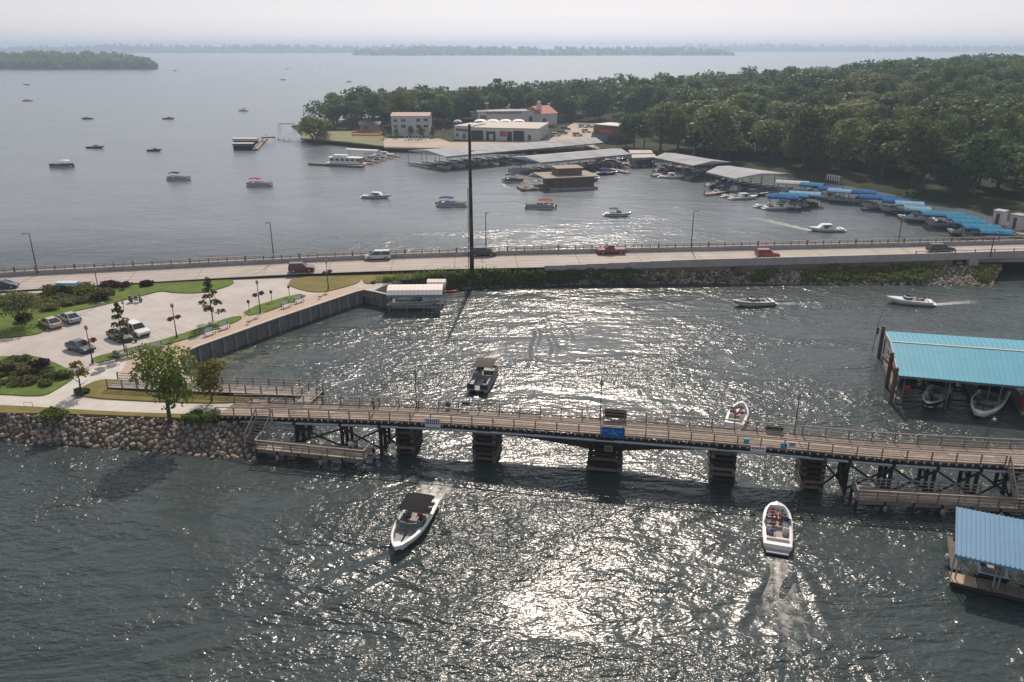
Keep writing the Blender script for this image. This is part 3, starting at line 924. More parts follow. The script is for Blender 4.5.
# ------------------------------------------------------------------ near trees, shrubs, reeds
LEAF_N = leafmat('park_tree_leaves', (0.095, 0.175, 0.030), (0.205, 0.280, 0.058), rnd=.05)
LEAF_Y = leafmat('yellowing_leaves', (0.130, 0.150, 0.030), (0.250, 0.220, 0.055), rnd=.05)
LEAF_S = leafmat('maple_leaves', (0.055, 0.080, 0.020), (0.125, 0.135, 0.035), rnd=.05)
LEAF_P = leafmat('purple_leaves', (0.035, 0.018, 0.020), (0.070, 0.035, 0.035), rnd=.1)
LEAF_O = leafmat('olive_leaves', (0.110, 0.120, 0.045), (0.230, 0.225, 0.100), rnd=.2)
LEAF_G = leafmat('shrub_leaves', (0.065, 0.110, 0.024), (0.150, 0.190, 0.045), rnd=.2)
def near_tree(name, label, base_px, z, h, r, cb, nleaf, ls, m, nl, seed, rz=0):
    pr_ = tree_proto(seed, h, r, cb, nleaf, ls, m, nl, name)
    return place_tree(pr_, G(*base_px, z), (1, 1), rz, name, label)
near_tree('park_tree', 'bushy green tree growing at the top of the boulder bank', (170, 421), 2.1, 9.2, 3.8, 2.1, 3000, .19, LEAF_N, 16, 501)
near_tree('yellow_tree', 'smaller yellowing tree beside the boardwalk railing', (212, 402), 2.2, 5.2, 2.5, 1.2, 1500, .16, LEAF_Y, 10, 502)
near_tree('young_tree', 'sparse young tree on the path corner by the shrub bed', (82, 394), 2.2, 4.6, 1.5, 1.5, 420, .14, LEAF_Y, 9, 503)
def pyramid_tree(name, label, base_px, h, r, seed):
    rng = np.random.default_rng(seed); lobes = []
    for i in range(15):
        z = h * (.24 + .72 * i / 14); a = i * 2.4; q = r * (1 - (i / 15) ** 1.2) * .75
        lobes.append(((math.cos(a) * q, math.sin(a) * q, z), (r * .36 * (1.1 - .6 * i / 15),) * 2 + (r * .2,)))
    V = leaf_cloud(lobes, 900, .17, rng)
    root = thing(name, label, 'tree', G(*base_px, PZ + .1))
    link('crown', cloud_mesh(name, V, LEAF_S), root)
    mb = MB().tube([(0, 0, -.3), (0, 0, h * .5), (0, 0, h * .93)], [.09, .07, .02], 6)
    for i in range(0, 15, 2):
        c = Vector(lobes[i][0]); mb.tube([Vector((0, 0, c.z - .25)), c], [.03, .012], 4)
    mb.build('trunk', bark, root)
    MB().tube([(0, 0, -.02), (0, 0, .09)], [.75, .6], 12).build('mulch_ring', mat('mulch', (.28, .25, .22), rnd=0), root)
pyramid_tree('maple_sapling', 'upright maple sapling in the lawn strip behind the dark car', (125, 353), 7.2, 1.75, 511)
pyramid_tree('maple_sapling', 'upright maple sapling in the lawn strip beside two benches', (213, 322), 7.0, 1.9, 512)
def shrub(name, label, px, z, r, h, m, n=260, ls=.13, seed=1, group=None):
    rng = np.random.default_rng(seed)
    lobes = [((rng.normal() * r * .35, rng.normal() * r * .35, h * (.35 + .25 * rng.random())), (r * .62, r * .62, h * .42)) for _ in range(5)]
    V = leaf_cloud(lobes, n, ls, rng, shell=.4)
    V[:, 2] = np.maximum(V[:, 2], -.02)
    p = G(*px, z); root = thing(name, label, 'shrub', p, 0, group)
    link('foliage', cloud_mesh(name, V, m), root)
    mb = MB()
    for k in range(4): mb.tube([(0, 0, -.1), (rng.normal() * r * .3, rng.normal() * r * .3, h * .7)], [.04, .012], 4)
    mb.build('stem', bark, root)
zb = PZ + .13
for i, (nm, lb, px, r, h, m) in enumerate([
    ('shrub', 'dark purple leaved shrub in the rounded bed left of the path', (40, 370), 1.5, 1.5, LEAF_P),
    ('shrub', 'olive bushy shrub at the centre of the rounded bed', (24, 376), 1.5, 1.4, LEAF_O),
    ('shrub', 'olive shrub at the left edge of the picture in the rounded bed', (6, 372), 1.6, 1.5, LEAF_O),
    ('shrub', 'pale grey green mound low in the rounded bed', (27, 383), 1.2, .9, LEAF_O),
    ('shrub', 'bright green low shrub at the right tip of the rounded bed', (58, 377), 1.2, .8, LEAF_G),
    ('shrub', 'bright green mound at the front edge of the rounded bed', (46, 384), 1.0, .7, LEAF_G),
    ('shrub', 'dark green shrub at the rear of the rounded bed', (16, 364), 1.4, 1.1, LEAF_G),
    ('shrub', 'dark purple shrub by the tall lamp in the upper bed', (103, 299), 1.9, 1.3, LEAF_P),
    ('shrub', 'long purple shrub against the road in the upper bed', (110, 287), 2.2, .9, LEAF_P),
    ('shrub', 'small purple shrub near the road on the island lawn', (148, 285), 1.4, .9, LEAF_P),
    ('hedge_shrub', 'dense green hedge left of the pale box by the road', (58, 293), 2.3, 1.5, LEAF_G),
    ('hedge_shrub', 'dense green hedge right of the pale box by the road', (80, 292), 2.4, 1.4, LEAF_G),
    ('shrub', 'yellow green shrub row left of the tall lamp', (66, 304), 2.2, .9, LEAF_O),
    ('shrub', 'yellow green low shrub nearest the two parked cars', (50, 309), 1.8, .8, LEAF_O),
    ('shrub', 'wide olive shrub in the upper bed at left edge', (8, 303), 2.8, 1.6, LEAF_O),
    ('shrub', 'dark shrub at the lower corner of the upper bed', (24, 322), 1.2, 1.3, LEAF_P),
    ('shrub', 'olive grey shrub below the hedge in the upper bed', (85, 300), 2.0, .9, LEAF_O),
    ('shrub', 'small green shrub by the young tree on the path corner', (84, 393), .8, .6, LEAF_G),
    ('shrub', 'dark bush beside the bridge end on the boulder bank', (216, 420), 1.3, 1.0, LEAF_G),
    ('shrub', 'low green bush at the top of the boulder bank left of the tree', (50, 417), 1.6, .8, LEAF_G),
    ('shrub', 'low dark bush on the boulder bank right of the tree', (192, 421), 1.2, .9, LEAF_G),
]):
    shrub(nm, lb, px, zb - .05, r, h, m, int(330 + 260 * r), .17, 600 + i)
near_tree('olive_tree', 'broad hazy olive tree in the upper bed left of the tan car', (26, 325), PZ + .1, 5.0, 3.2, 1.0, 1700, .17, LEAF_O, 12, 504)
# reeds and scrub on the causeway bank (uncountable)
def blades(n, pick, h0, h1, w, rng):
    V = []
    for i in range(n):
        q = pick(rng); h = rng.uniform(h0, h1); a = rng.uniform(0, 6.28); t = Vector((math.cos(a), math.sin(a), 0)) * w
        l = Vector((rng.gauss(0, .16) * h, rng.gauss(0, .16) * h, h))
        V += [q - t, q + t, q + l + t * .25, q + l - t * .25]
    return np.array([tuple(v) for v in V])
REED = leafmat('reed_leaves', (0.085, 0.140, 0.028), (0.190, 0.225, 0.070), transl=.55, rnd=0)
rr_ = random.Random(31)
def pick_reed(r):
    while True:
        u = r.random() * 36.9; i = int(u); t = r.uniform(-.35, .85)
        a = BANK_T[i].lerp(BANK_T[i + 1], u - i); b = BANK_B[i].lerp(BANK_B[i + 1], u - i)
        q = a.lerp(b, max(0, t)) + (Vector((0, -t * 9, 0)) if t < 0 else Vector((0, 0, 0)))
        if r.random() < .35 + .65 * max(0, math.sin(q.x * .55) * math.sin(q.x * .21 + 1 + t)) and r.random() > (i / 37) ** 3: return q - Vector((0, 0, .1))
V = blades(3000, pick_reed, .4, 1.25, .10, rr_)
tag(link('reed_bank', cloud_mesh('reed_bank', V, REED)), 'tall green reeds on the bank around the steel pole', 'reeds', kind='stuff')
def pick_scrub(r):
    while True:
        u = r.uniform(.22, 1.0)
        i = int(u * 78.9); a, b = BANK_T[i], BANK_B[i]
        px_ = pix(a)[0]
        if math.sin(px_ * .031) + math.sin(px_ * .083 + 1) > -0.2 and px_ > 760 or r.random() < .05: break
    return a.lerp(b, r.random() ** .7 * .72) + Vector((r.uniform(-.7, .7), 0, 0))
rng = np.random.default_rng(41); VS = []
for i in range(230):
    q = pick_scrub(rr_); r_ = rr_.uniform(.5, 1.3)
    VS.append(leaf_cloud([((0, 0, r_ * .35), (r_ * 1.2, r_ * 1.1, r_ * .5))], 95, .17, rng, shell=.3) + np.array(q))
tag(link('bank_scrub', cloud_mesh('bank_scrub', np.concatenate(VS), leafmat('scrub_leaves', (.075, .115, .026), (.19, .20, .055)))), 'wild green scrub on the stony bank below the road at right', 'scrub', kind='stuff')
VS = []
for i in range(170):
    k = rr_.randrange(0, 34); q = BANK_T[k].lerp(BANK_B[k], rr_.uniform(-.15, .8)) + Vector((rr_.uniform(-.8, .8), 0, -.1)); r_ = rr_.uniform(.4, 1.1)
    VS.append(leaf_cloud([((0, 0, r_ * .35), (r_ * 1.2, r_ * 1.1, r_ * .55))], 90, .16, rng, shell=.3) + np.array(q))
tag(link('reed_scrub', cloud_mesh('reed_scrub', np.concatenate(VS), leafmat('reed_scrub_leaves', (.085, .125, .028), (.20, .21, .065), transl=.5))), 'low yellow green scrub among the reeds', 'scrub', kind='stuff')

rgc = random.Random(91); ngc = np.random.default_rng(92)
def ground_cover(name, label, poly_px, n, h0, h1, mats):
    pts = P(poly_px, zb); poly = [(p.x, p.y) for p in pts]
    xs = [p[0] for p in poly]; ys = [p[1] for p in poly]
    C = np.stack([ngc.uniform(min(xs), max(xs), n * 3), ngc.uniform(min(ys), max(ys), n * 3)], 1)
    C = C[poly_dist(C[:, 0], C[:, 1], poly) > .3][:n]
    for k, m in enumerate(mats):
        sub_ = C[k::len(mats)]; VS = []
        for x, y_ in sub_:
            r_ = rgc.uniform(.35, .9); hh = rgc.uniform(h0, h1)
            VS.append(leaf_cloud([((0, 0, hh * .45), (r_, r_, hh * .6))], 46, .15, ngc, shell=.3) + np.array([x, y_, zb]))
        V_ = np.concatenate(VS); V_[:, 2] = np.maximum(V_[:, 2], zb - .05)
        tag(link(name, cloud_mesh(name, V_, m)), label[k], 'ground cover', kind='stuff')
ground_cover('ground_cover', ['low green ground cover across the upper planting bed', 'olive ground cover across the upper planting bed'], [(-100, 322), (0, 312), (40, 308), (62, 306), (100, 299), (128, 290), (100, 288.5), (51, 293.5), (0, 297), (-100, 304)], 230, .2, .6, [LEAF_G, LEAF_O])
ground_cover('ground_cover', ['low green ground cover across the rounded planting bed', 'olive ground cover across the rounded planting bed'], [(-60, 364), (0, 362), (36, 362), (56, 370), (64, 378), (40, 388), (0, 388), (-60, 386)], 130, .2, .55, [LEAF_G, LEAF_O])

low_protos = [tree_proto(700 + i, 13, 6.8, .6, 1900, .42, LEAF_D, 14) for i in range(2)]
for i in range(13):
    px_ = 437 + i * 13.5 + rs.uniform(-3, 3); q = G(px_, 121.5 - (2.5 if px_ > 470 else 0) + rs.uniform(-.6, .6), 3.0)
    place_tree(low_protos[i % 2], (q.x, q.y, hz1(q.x, q.y) - .3), (rs.uniform(.9, 1.15), rs.uniform(.8, 1.1)), rs.uniform(0, 6), 'broadleaf_tree', 'low branched dark tree in the screen behind the marina halls', 'tree', 'screen of trees behind the marina halls')
# ------------------------------------------------------------------ timber footbridge
wood = mat('weathered_plank', (0.285, 0.228, 0.182), 0.85, var=0.25, scale=1.6, rnd=0.3)
wood_d = mat('rail_timber', (0.19, 0.16, 0.135), 0.85, var=0.2, scale=1.5, rnd=0.15)
rail_g = mat('grey_rail_timber', (0.27, 0.245, 0.22), 0.85, var=0.2, scale=1.5, rnd=0.15)
crib = mat('creosote_timber', (0.022, 0.020, 0.018), 0.8, var=0.35, scale=1.2, rnd=0.35)
crib2 = mat('faded_timber', (0.115, 0.098, 0.082), 0.8, var=0.4, scale=1.5, rnd=0.4)
steel_b = mat('galvanised_pipe', (0.33, 0.37, 0.40), 0.45, var=0.15, scale=1, metal=0.3, rnd=0.05)
black = mat('black_metal', (0.025, 0.025, 0.025), 0.5, rnd=0.05)
br_px = [(226, 409.5, 2.75), (262, 410, 3.25), (309, 411.5, 3.7), (390, 414, 4.0), (474, 418, 4.2), (606, 427.5, 4.4), (714, 435.5, 4.4), (800, 443, 4.3), (886, 451, 4.2), (960, 455, 4.1), (1020, 458, 4.0), (1090, 460, 3.9)]
BC = smooth_line([G(*p) for p in br_px], 2)
BW = 1.75
fb = thing('footbridge', 'long weathered timber footbridge on dark crib piers crossing the channel', 'bridge', G(606, 466, 0), world=True)
st = resample(BC, 2.25)
NP = 7
seg = resample(BC, 4.5)
for i, (a, b) in enumerate(zip(seg, seg[1:])):
    d = (b - a).normalized()
    for k in range(NP):
        o_ = -BW + (k + .5) * 2 * BW / NP
        n_ = Vector((-d.y, d.x, 0))
        j = random.uniform(-.006, .006)
        beam('plank', wood, fb, a + n_ * o_ + Vector((0, 0, j)), b + n_ * o_ - d * .02 + Vector((0, 0, j)), 2 * BW / NP - .10, .07)
jo = resample(BC, 0.75)
for i, p in enumerate(jo):
    d = (jo[min(i + 1, len(jo) - 1)] - jo[max(0, i - 1)]).normalized(); n_ = Vector((-d.y, d.x, 0))
    beam('joist', rail_g if i % 1 == 0 else crib, fb, p - n_ * (BW + .16) - Vector((0, 0, .15)), p + n_ * (BW + .12) - Vector((0, 0, .15)), .16, .16)
for o_, nm in ((-1.5, 'stringer'), (-.5, 'stringer'), (.5, 'stringer'), (1.5, 'stringer')):
    ln = side(seg, o_)
    for a, b in zip(ln, ln[1:]): beam(nm, crib, fb, a - Vector((0, 0, .42)), b - Vector((0, 0, .42)), .22, .36)
ln = side(resample(BC, 3), -BW - .1)
MB().tube([p - Vector((0, 0, .62)) for p in ln if p.x > -31.5], .15, 8).build('pipe', steel_b, fb, True)
for sgn in (-1, 1):
    ln = side(st, sgn * (BW + .05))
    for i, (a, b) in enumerate(zip(ln, ln[1:])):
        piece('post', wood_d, fb, a + Vector((0, 0, .5)), (.11, .11, 1.25), heading(a, b))
        U = Vector((0, 0, 1))
        gap = sgn < 0 and (abs(pix(a)[0] - 272) < 13 or abs(pix(a)[0] - 1010) < 13)
        if not gap:
            beam('rail', wood_d, fb, a + U * 1.1, b + U * 1.1, .15, .07)
            beam('rail', rail_g, fb, a + U * .72, b + U * .72, .05, .05)
            beam('rail', rail_g, fb, a + U * .38, b + U * .38, .05, .05)
            beam('kick_board', wood, fb, a + U * .11, b + U * .11, .06, .14)
def br_at(px):
    best = min(BC[i].lerp(BC[i + 1], t / 10) for i in range(len(BC) - 1) for t in range(10)) if False else None
    pts = resample(BC, .4)
    i = min(range(len(pts)), key=lambda k: abs(pix(pts[k])[0] - px))
    d = (pts[min(i + 1, len(pts) - 1)] - pts[max(0, i - 1)]); d.z = 0
    return pts[i], d.normalized()
def crib_pier(px, wx, wy, step=False):
    p, d = br_at(px); n_ = Vector((-d.y, d.x, 0)); top = p.z - .62
    piece('pier_core', crib, fb, (p.x, p.y, top / 2 - .6), (wx * .78, wy * .85, top + 1.2), math.atan2(d.y, d.x))
    z, k = -.4, 0
    while z < top - .1:
        g = 1.0 + (.16 * (1 - z / top) if step else .07 * (1 - z / top))
        for s in (-1, 1):
            if k % 2 == 0:
                c = p + n_ * s * wy * .5; piece('timber', crib2 if random.random() < .6 else crib, fb, (c.x, c.y, z + .16), (wx * g + random.uniform(.15, .5), .34, .29), math.atan2(d.y, d.x))
            else:
                c = p + d * s * wx * .5 * g; piece('timber', crib2 if random.random() < .6 else crib, fb, (c.x, c.y, z + .16), (.34, wy + random.uniform(.3, .8), .29), math.atan2(d.y, d.x))
        z += .3; k += 1
    piece('cap', crib, fb, (p.x, p.y, top + .02), (wx * .7, wy + .6, .3), math.atan2(d.y, d.x))
for px, wx, step in ((409, 1.6, 0), (488, 2.1, 0), (606, 2.8, 1), (722, 2.1, 0), (813, 1.7, 0)): crib_pier(px, wx, 3.3, step)
# haunched girders either side of the centre pier
for a_px, b_px in ((496, 596), (616, 714)):
    pa, da = br_at(a_px); pb, db = br_at(b_px)
    for o_ in (-1.55, 1.55):
        mb = MB(); rings = []
        for t in range(9):
            q = pa.lerp(pb, t / 8); n_ = Vector((-da.y, da.x, 0)); q = q + n_ * o_
            u = t / 8 if a_px < 600 else 1 - t / 8
            dep = .25 + 1.0 * u ** 1.6
            zt = q.z - .6
            rings.append([q + n_ * .12 + Vector((0, 0, zt - q.z)), q - n_ * .12 + Vector((0, 0, zt - q.z)), q - n_ * .12 + Vector((0, 0, zt - dep - q.z)), q + n_ * .12 + Vector((0, 0, zt - dep - q.z))])
        mb.loft(rings, True, True, True); mb.build('girder', crib, fb)
# pile bents with cross braces
for px in (246, 300, 345, 383, 848, 888, 930, 972, 1012):
    p, d = br_at(px); n_ = Vector((-d.y, d.x, 0)); tz = p.z - .6
    for o_ in (-1.5, 0, 1.5):
        c = p + n_ * o_
        MB().tube([Vector((c.x, c.y, -2.5)), Vector((c.x, c.y, tz))], .2, 7).build('pile', crib, fb)
    beam('cap', crib, fb, p - n_ * 2 + Vector((0, 0, tz - p.z - .02)), p + n_ * 2 + Vector((0, 0, tz - p.z - .02)), .34, .34)
    for s in (-1, 1):
        a = p + n_ * 1.5 * s; b = p - n_ * 1.5 * s
        beam('brace', crib, fb, (a.x + d.x * .23 * s, a.y + d.y * .23 * s, .5), (b.x + d.x * .23 * s, b.y + d.y * .23 * s, tz - .4), .08, .22)
for a_px, b_px in ((300, 345), (345, 383), (383, 404), (820, 848), (848, 888), (888, 930), (930, 972), (972, 1012)):
    pa, d = br_at(a_px); pb, _ = br_at(b_px); n_ = Vector((-d.y, d.x, 0)) * -1.72
    for s in (0, 1):
        z0, z1 = (.6, pa.z - .95) if s else (pa.z - .95, .6)
        beam('brace', crib, fb, Vector((pa.x + n_.x, pa.y + n_.y - .1 * s, z0)), Vector((pb.x + n_.x, pb.y + n_.y - .1 * s, z1)), .08, .2)
# landings beside the bridge with stairs
def landing(lbl, c4, z, stair_top, stair_px, rail_sides):
    fl_, fr_, nr_, nl_ = [G(a, b, z) for a, b in c4]
    root = thing('fishing_landing', lbl, 'dock', ((fl_ + nr_) / 2).to_2d().to_3d(), world=True)
    n = max(6, round((nr_ - nl_).length / .3))
    rows = max(6, round((fl_ - nl_).length / .32))
    segs = max(1, round((nr_ - nl_).length / 4))
    for s in range(segs):
        for k in range(rows):
            t = (k + .5) / rows
            a = nl_.lerp(fl_, t).lerp(nr_.lerp(fr_, t), s / segs); b = nl_.lerp(fl_, t).lerp(nr_.lerp(fr_, t), (s + 1) / segs)
            beam('plank', wood, root, a, b - (b - a).normalized() * .02, (fl_ - nl_).length / rows - .03, .07)
    for t in (.04, .96):
        a, b = nl_.lerp(fl_, t), nr_.lerp(fr_, t)
        beam('edge_beam', wood_d, root, a - Vector((0, 0, .24)), b - Vector((0, 0, .24)), .14, .36)
        m = max(2, round((b - a).length / 2.6))
        for i in range(m + 1):
            c = a.lerp(b, i / m); MB().tube([(c.x, c.y, -2.5), (c.x, c.y, z - .06)], .15, 6).build('pile', crib, root)
            if i % 2: MB().ball((c.x, c.y - .25, .45), (.22, .2, .34), 8, 6).build('fender', rail_g, root)
    U = Vector((0, 0, 1))
    for a, b in rail_sides(fl_, fr_, nr_, nl_):
        pp = resample([a, b], 1.9)
        for i, q in enumerate(pp): piece('post', wood_d, root, q + U * .5, (.1, .1, 1.1), heading(a, b))
        for q, q2 in zip(pp, pp[1:]):
            beam('rail', rail_g, root, q + U * 1.07, q2 + U * 1.07, .14, .07)
            beam('rail', rail_g, root, q + U * .7, q2 + U * .7, .05, .09)
            beam('rail', rail_g, root, q + U * .35, q2 + U * .35, .05, .09)
    p, d = br_at(stair_px[0]); p2, _ = br_at(stair_px[1]); n_ = Vector((d.y, -d.x, 0))
    a0, a1 = p + n_ * (BW + .1), p2 + n_ * (BW + .1)
    drop_ = (p.z - z); run = 2.3
    sh = stair_top
    ns = 9
    stair = MB()
    for s, q in ((0, a0), (1, a1)):
        e = Vector((q.x, q.y, z)) + n_ * run + d * sh
        beam('stair_stringer', rail_g, root, q + U * .05, e + U * .05, .12, .32)
        beam('stair_rail', rail_g, root, q + U * 1.05, e + U * 1.05, .12, .12)
        for t in (.02, .5, .98): piece('stair_post', rail_g, root, q.lerp(e, t) + U * .5, (.11, .11, 1.1), 0)
    for k in range(ns):
        t = (k + .5) / ns
        beam('tread', wood_d, root, a0.lerp(Vector((a0.x, a0.y, z)) + n_ * run + d * sh, t) + U * .05, a1.lerp(Vector((a1.x, a1.y, z)) + n_ * run + d * sh, t) + U * .05, .26, .06)
    return root
landing('low timber fishing landing with stairs left of the bridge piers', [(263, 440), (374, 448), (364, 460), (256, 449)], 1.2, -.35, (266, 282),
        lambda fl_, fr_, nr_, nl_: [(nl_, nr_), (nl_, fl_), (nr_, fr_)])
landing('low timber fishing landing with stairs under the right end of the bridge', [(852, 487), (1060, 500), (1060, 511), (857, 500)], 1.2, .1, (999, 1017),
        lambda fl_, fr_, nr_, nl_: [(nl_, nr_), (nl_, fl_), (fl_.lerp(fr_, .02), fl_.lerp(fr_, .62))])
# boardwalk ramp between lawn and bridge
bw = thing('boardwalk', 'grey timber boardwalk ramp with rails behind the bushy tree', 'boardwalk', G(220, 390, 0), world=True)
def boardwalk_run(pts, wid, gap0=False):
    pts = resample(pts, 2.0)
    for a, b in zip(pts, pts[1:]):
        d = (b - a).normalized(); n_ = Vector((-d.y, d.x, 0))
        for k in range(7):
            o_ = n_ * (-wid / 2 + (k + .5) * wid / 7)
            beam('plank', rail_g, bw, a + o_, b + o_ - d * .02, wid / 7 - .03, .06)
        for s in (-1, 1):
            e = n_ * s * wid / 2
            piece('post', wood_d, bw, a + e + Vector((0, 0, .3)), (.12, .12, 1.7), heading(a, b))
            for hz_, w_ in ((1.05, .08), (.7, .06), (.35, .06)):
                beam('rail', rail_g if s < 0 else wood_d, bw, a + e + Vector((0, 0, hz_)), b + e + Vector((0, 0, hz_)), .1, w_)
            beam('beam', crib, bw, a + e * .9 - Vector((0, 0, .22)), b + e * .9 - Vector((0, 0, .22)), .12, .3)
    for a in pts[::2]:
        d = (pts[1] - pts[0]).normalized(); n_ = Vector((-d.y, d.x, 0))
        for s in (-1, 1):
            c = a + n_ * s * wid * .4; MB().tube([(c.x, c.y, -2), (c.x, c.y, a.z - .06)], .14, 6).build('pile', crib, bw)
boardwalk_run([G(113, 384, 2.5), G(150, 385.5, 2.6), G(200, 388, 2.6), G(260, 390, 2.7), G(312, 392.5, 2.8)], 2.2)
boardwalk_run([G(316, 391, 2.8), G(303, 402.5, 3.4)], 1.8)
# lamps on the bridge
def bridge_lamp(px, lbl, h=4.2):
    p, d = br_at(px); n_ = Vector((-d.y, d.x, 0)); b = p + n_ * (BW + .22) - Vector((0, 0, .25))
    r = thing('bridge_lamp', lbl, 'lamp', b, 0, 'lamps along the footbridge')
    MB().tube([(0, 0, 0), (0, 0, .9), (0, 0, h)], [.09, .06, .045], 7).build('pole', black, r)
    MB().box((0, 0, .15), (.3, .3, .3)).build('base', black, r)
    MB().tube([(0, 0, h - .1), (0, 0, h + .1), (0, 0, h + .55), (0, 0, h + .7)], [.06, .2, .16, .03], 8).build('lantern', mat('lantern_glass', (.25, .25, .24), .3, rnd=0), r)
bridge_lamp(413, 'slim black lamp post on the bridge near the walking person')
bridge_lamp(598, 'slim black lamp post on the bridge beside the blue sign')
bridge_lamp(796, 'slim black lamp post on the right half of the bridge')
# signs
blue = mat('sign_blue', (0.012, 0.10, 0.38), 0.5, rnd=0)
cyan = mat('sign_cyan', (0.04, 0.32, 0.50), 0.5, rnd=0)
white_s = mat('sign_white', (0.60, 0.62, 0.66), 0.5, rnd=0)
red_s = mat('sign_red', (0.36, 0.05, 0.07), 0.5, rnd=0)
navy = mat('sign_navy', (0.05, 0.06, 0.20), 0.5, rnd=0)
dark_s = mat('sign_back', (0.035, 0.032, 0.032), 0.6, rnd=0)
ochre = mat('sign_ochre', (0.23, 0.17, 0.08), 0.6, rnd=0)
def rail_sign(name, lbl, px, w, h, zc, m, far=False, marks=()):
    p, d = br_at(px); s = 1 if far else -1
    n_ = Vector((-d.y, d.x, 0)) * s
    rz = math.atan2(d.y, d.x)
    r = thing(name, lbl, 'sign', p + n_ * (BW + .17) + Vector((0, 0, zc - h / 2)), rz)
    MB().box((0, 0, h / 2), (w, .05, h)).build('panel', m, r)
    for (x, z, ww, hh, mm) in marks: MB().box((x, -.04, z), (ww, .02, hh)).build('marking', mm, r)
    MB().box((-w * .4, .06 * -s, h / 2), (.05, .08, h * .9)).build('bracket', black, r)
    MB().box((w * .4, .06 * -s, h / 2), (.05, .08, h * .9)).build('bracket', black, r)
rs3 = random.Random(3)
rail_sign('channel_sign', 'bright blue sign with faint cyan lettering on the near bridge rail above the centre pier', 616, 2.35, 1.15, .45, blue, False,
          [(-.75, .75, .55, .16, cyan), (-.05, .85, .3, .22, cyan), (.15, .6, .35, .2, cyan), (.7, .7, .5, .14, cyan), (-.2, .45, .6, .14, cyan), (.3, .38, .5, .12, cyan)])
rail_sign('channel_sign', 'black back of a sign on the far bridge rail above the blue sign', 615, 2.35, 1.05, .75, dark_s, True)
mk = []
for row, z in ((0, .78), (1, .48)):
    for k in range(7):
        mk.append((-.68 + k * .225, z, .15, .2, red_s if (k + row) % 3 == 0 else navy))
rail_sign('notice_sign', 'white notice with rows of red and navy lettering on the near rail', 437, 1.7, 1.05, .15, white_s, False, mk)
rail_sign('notice_sign', 'dark back of a notice on the far rail behind the white notice', 444, .5, .55, .6, navy, True)
rail_sign('notice_sign', 'dark back of a long notice on the far rail right of the white notice', 463, .9, .45, .75, navy, True)
rail_sign('blue_plate', 'small teal plate on the near rail left of the pale notice', 744, .5, .55, .6, cyan, False)
rail_sign('notice_sign', 'pale notice with red lettering low on the near rail above a pier', 758, 1.5, .6, -.15, white_s, False, [(-.5 + k * .25, .42, .15, .16, red_s) for k in range(5)])
rail_sign('blue_plate', 'small light blue plate on the near rail under the black sign back', 779, .6, .6, .45, cyan, False, [(.22, .4, .16, .3, navy)])
rail_sign('blue_plate', 'small lavender plate on the near rail below the right lamp', 790, .6, .4, .7, mat('sign_lavender', (.22, .25, .45), rnd=0), False)
rail_sign('channel_sign', 'low black sign back on the far rail left of the right lamp', 778, 1.75, .6, .5, dark_s, True)
p, d = br_at(611); n_ = Vector((d.y, -d.x, 0))
r = thing('pier_plate', 'small ochre plate fixed to the top of the centre pier', 'sign', p + n_ * 2.12 + Vector((0, 0, -1.7)), math.atan2(d.y, d.x))
MB().box((0, 0, .35), (.85, .06, .7)).build('panel', ochre, r); MB().box((0, -.04, .35), (.6, .02, .45)).build('marking', mat('sign_brown', (.12, .085, .03), rnd=0), r)
# ------------------------------------------------------------------ boats
gel = gloss('gelcoat_white', (0.72, 0.72, 0.70), 0.3)
navy_g = gloss('gelcoat_navy', (0.025, 0.04, 0.07), 0.25)
black_g = gloss('gelcoat_black', (0.015, 0.016, 0.018), 0.25)
red_g = gloss('gelcoat_red', (0.40, 0.02, 0.03), 0.3)
blue_g = gloss('gelcoat_blue', (0.03, 0.12, 0.30), 0.3)
teal_g = gloss('gelcoat_teal', (0.05, 0.22, 0.26), 0.3)
grey_g = gloss('gelcoat_grey', (0.28, 0.31, 0.34), 0.3)
vin_w = mat('vinyl_cream', (0.58, 0.55, 0.50), 0.6, rnd=.04)
vin_g = mat('vinyl_grey', (0.22, 0.22, 0.225), 0.6, rnd=.04)
vin_r = mat('vinyl_red', (0.30, 0.03, 0.04), 0.6, rnd=.04)
deckm = mat('cockpit_mat', (0.30, 0.28, 0.26), 0.8, rnd=.05)
shield = glassmat('windshield', (0.03, 0.07, 0.075), .1)
canv_k = mat('canvas_black', (0.020, 0.020, 0.022), 0.8, spec=.05, rnd=.05)
canv_g = mat('canvas_grey', (0.10, 0.092, 0.088), 0.8, spec=.05, rnd=.05)
canv_b = mat('canvas_blue', (0.02, 0.06, 0.20), 0.8, spec=.05, rnd=.1)
canv_r = mat('canvas_red', (0.34, 0.05, 0.03), 0.8, spec=.05, rnd=.05)
alu = mat('aluminium', (0.45, 0.46, 0.47), 0.35, metal=.6, rnd=0)
def half(s, B, blunt):
    return B / 2 * max(0.0, 1 - max(0.0, (s - .42) / .58) ** (2.2 if not blunt else 3.6)) ** (.8 if not blunt else .62) * (.92 + .08 * min(1, s / .3))
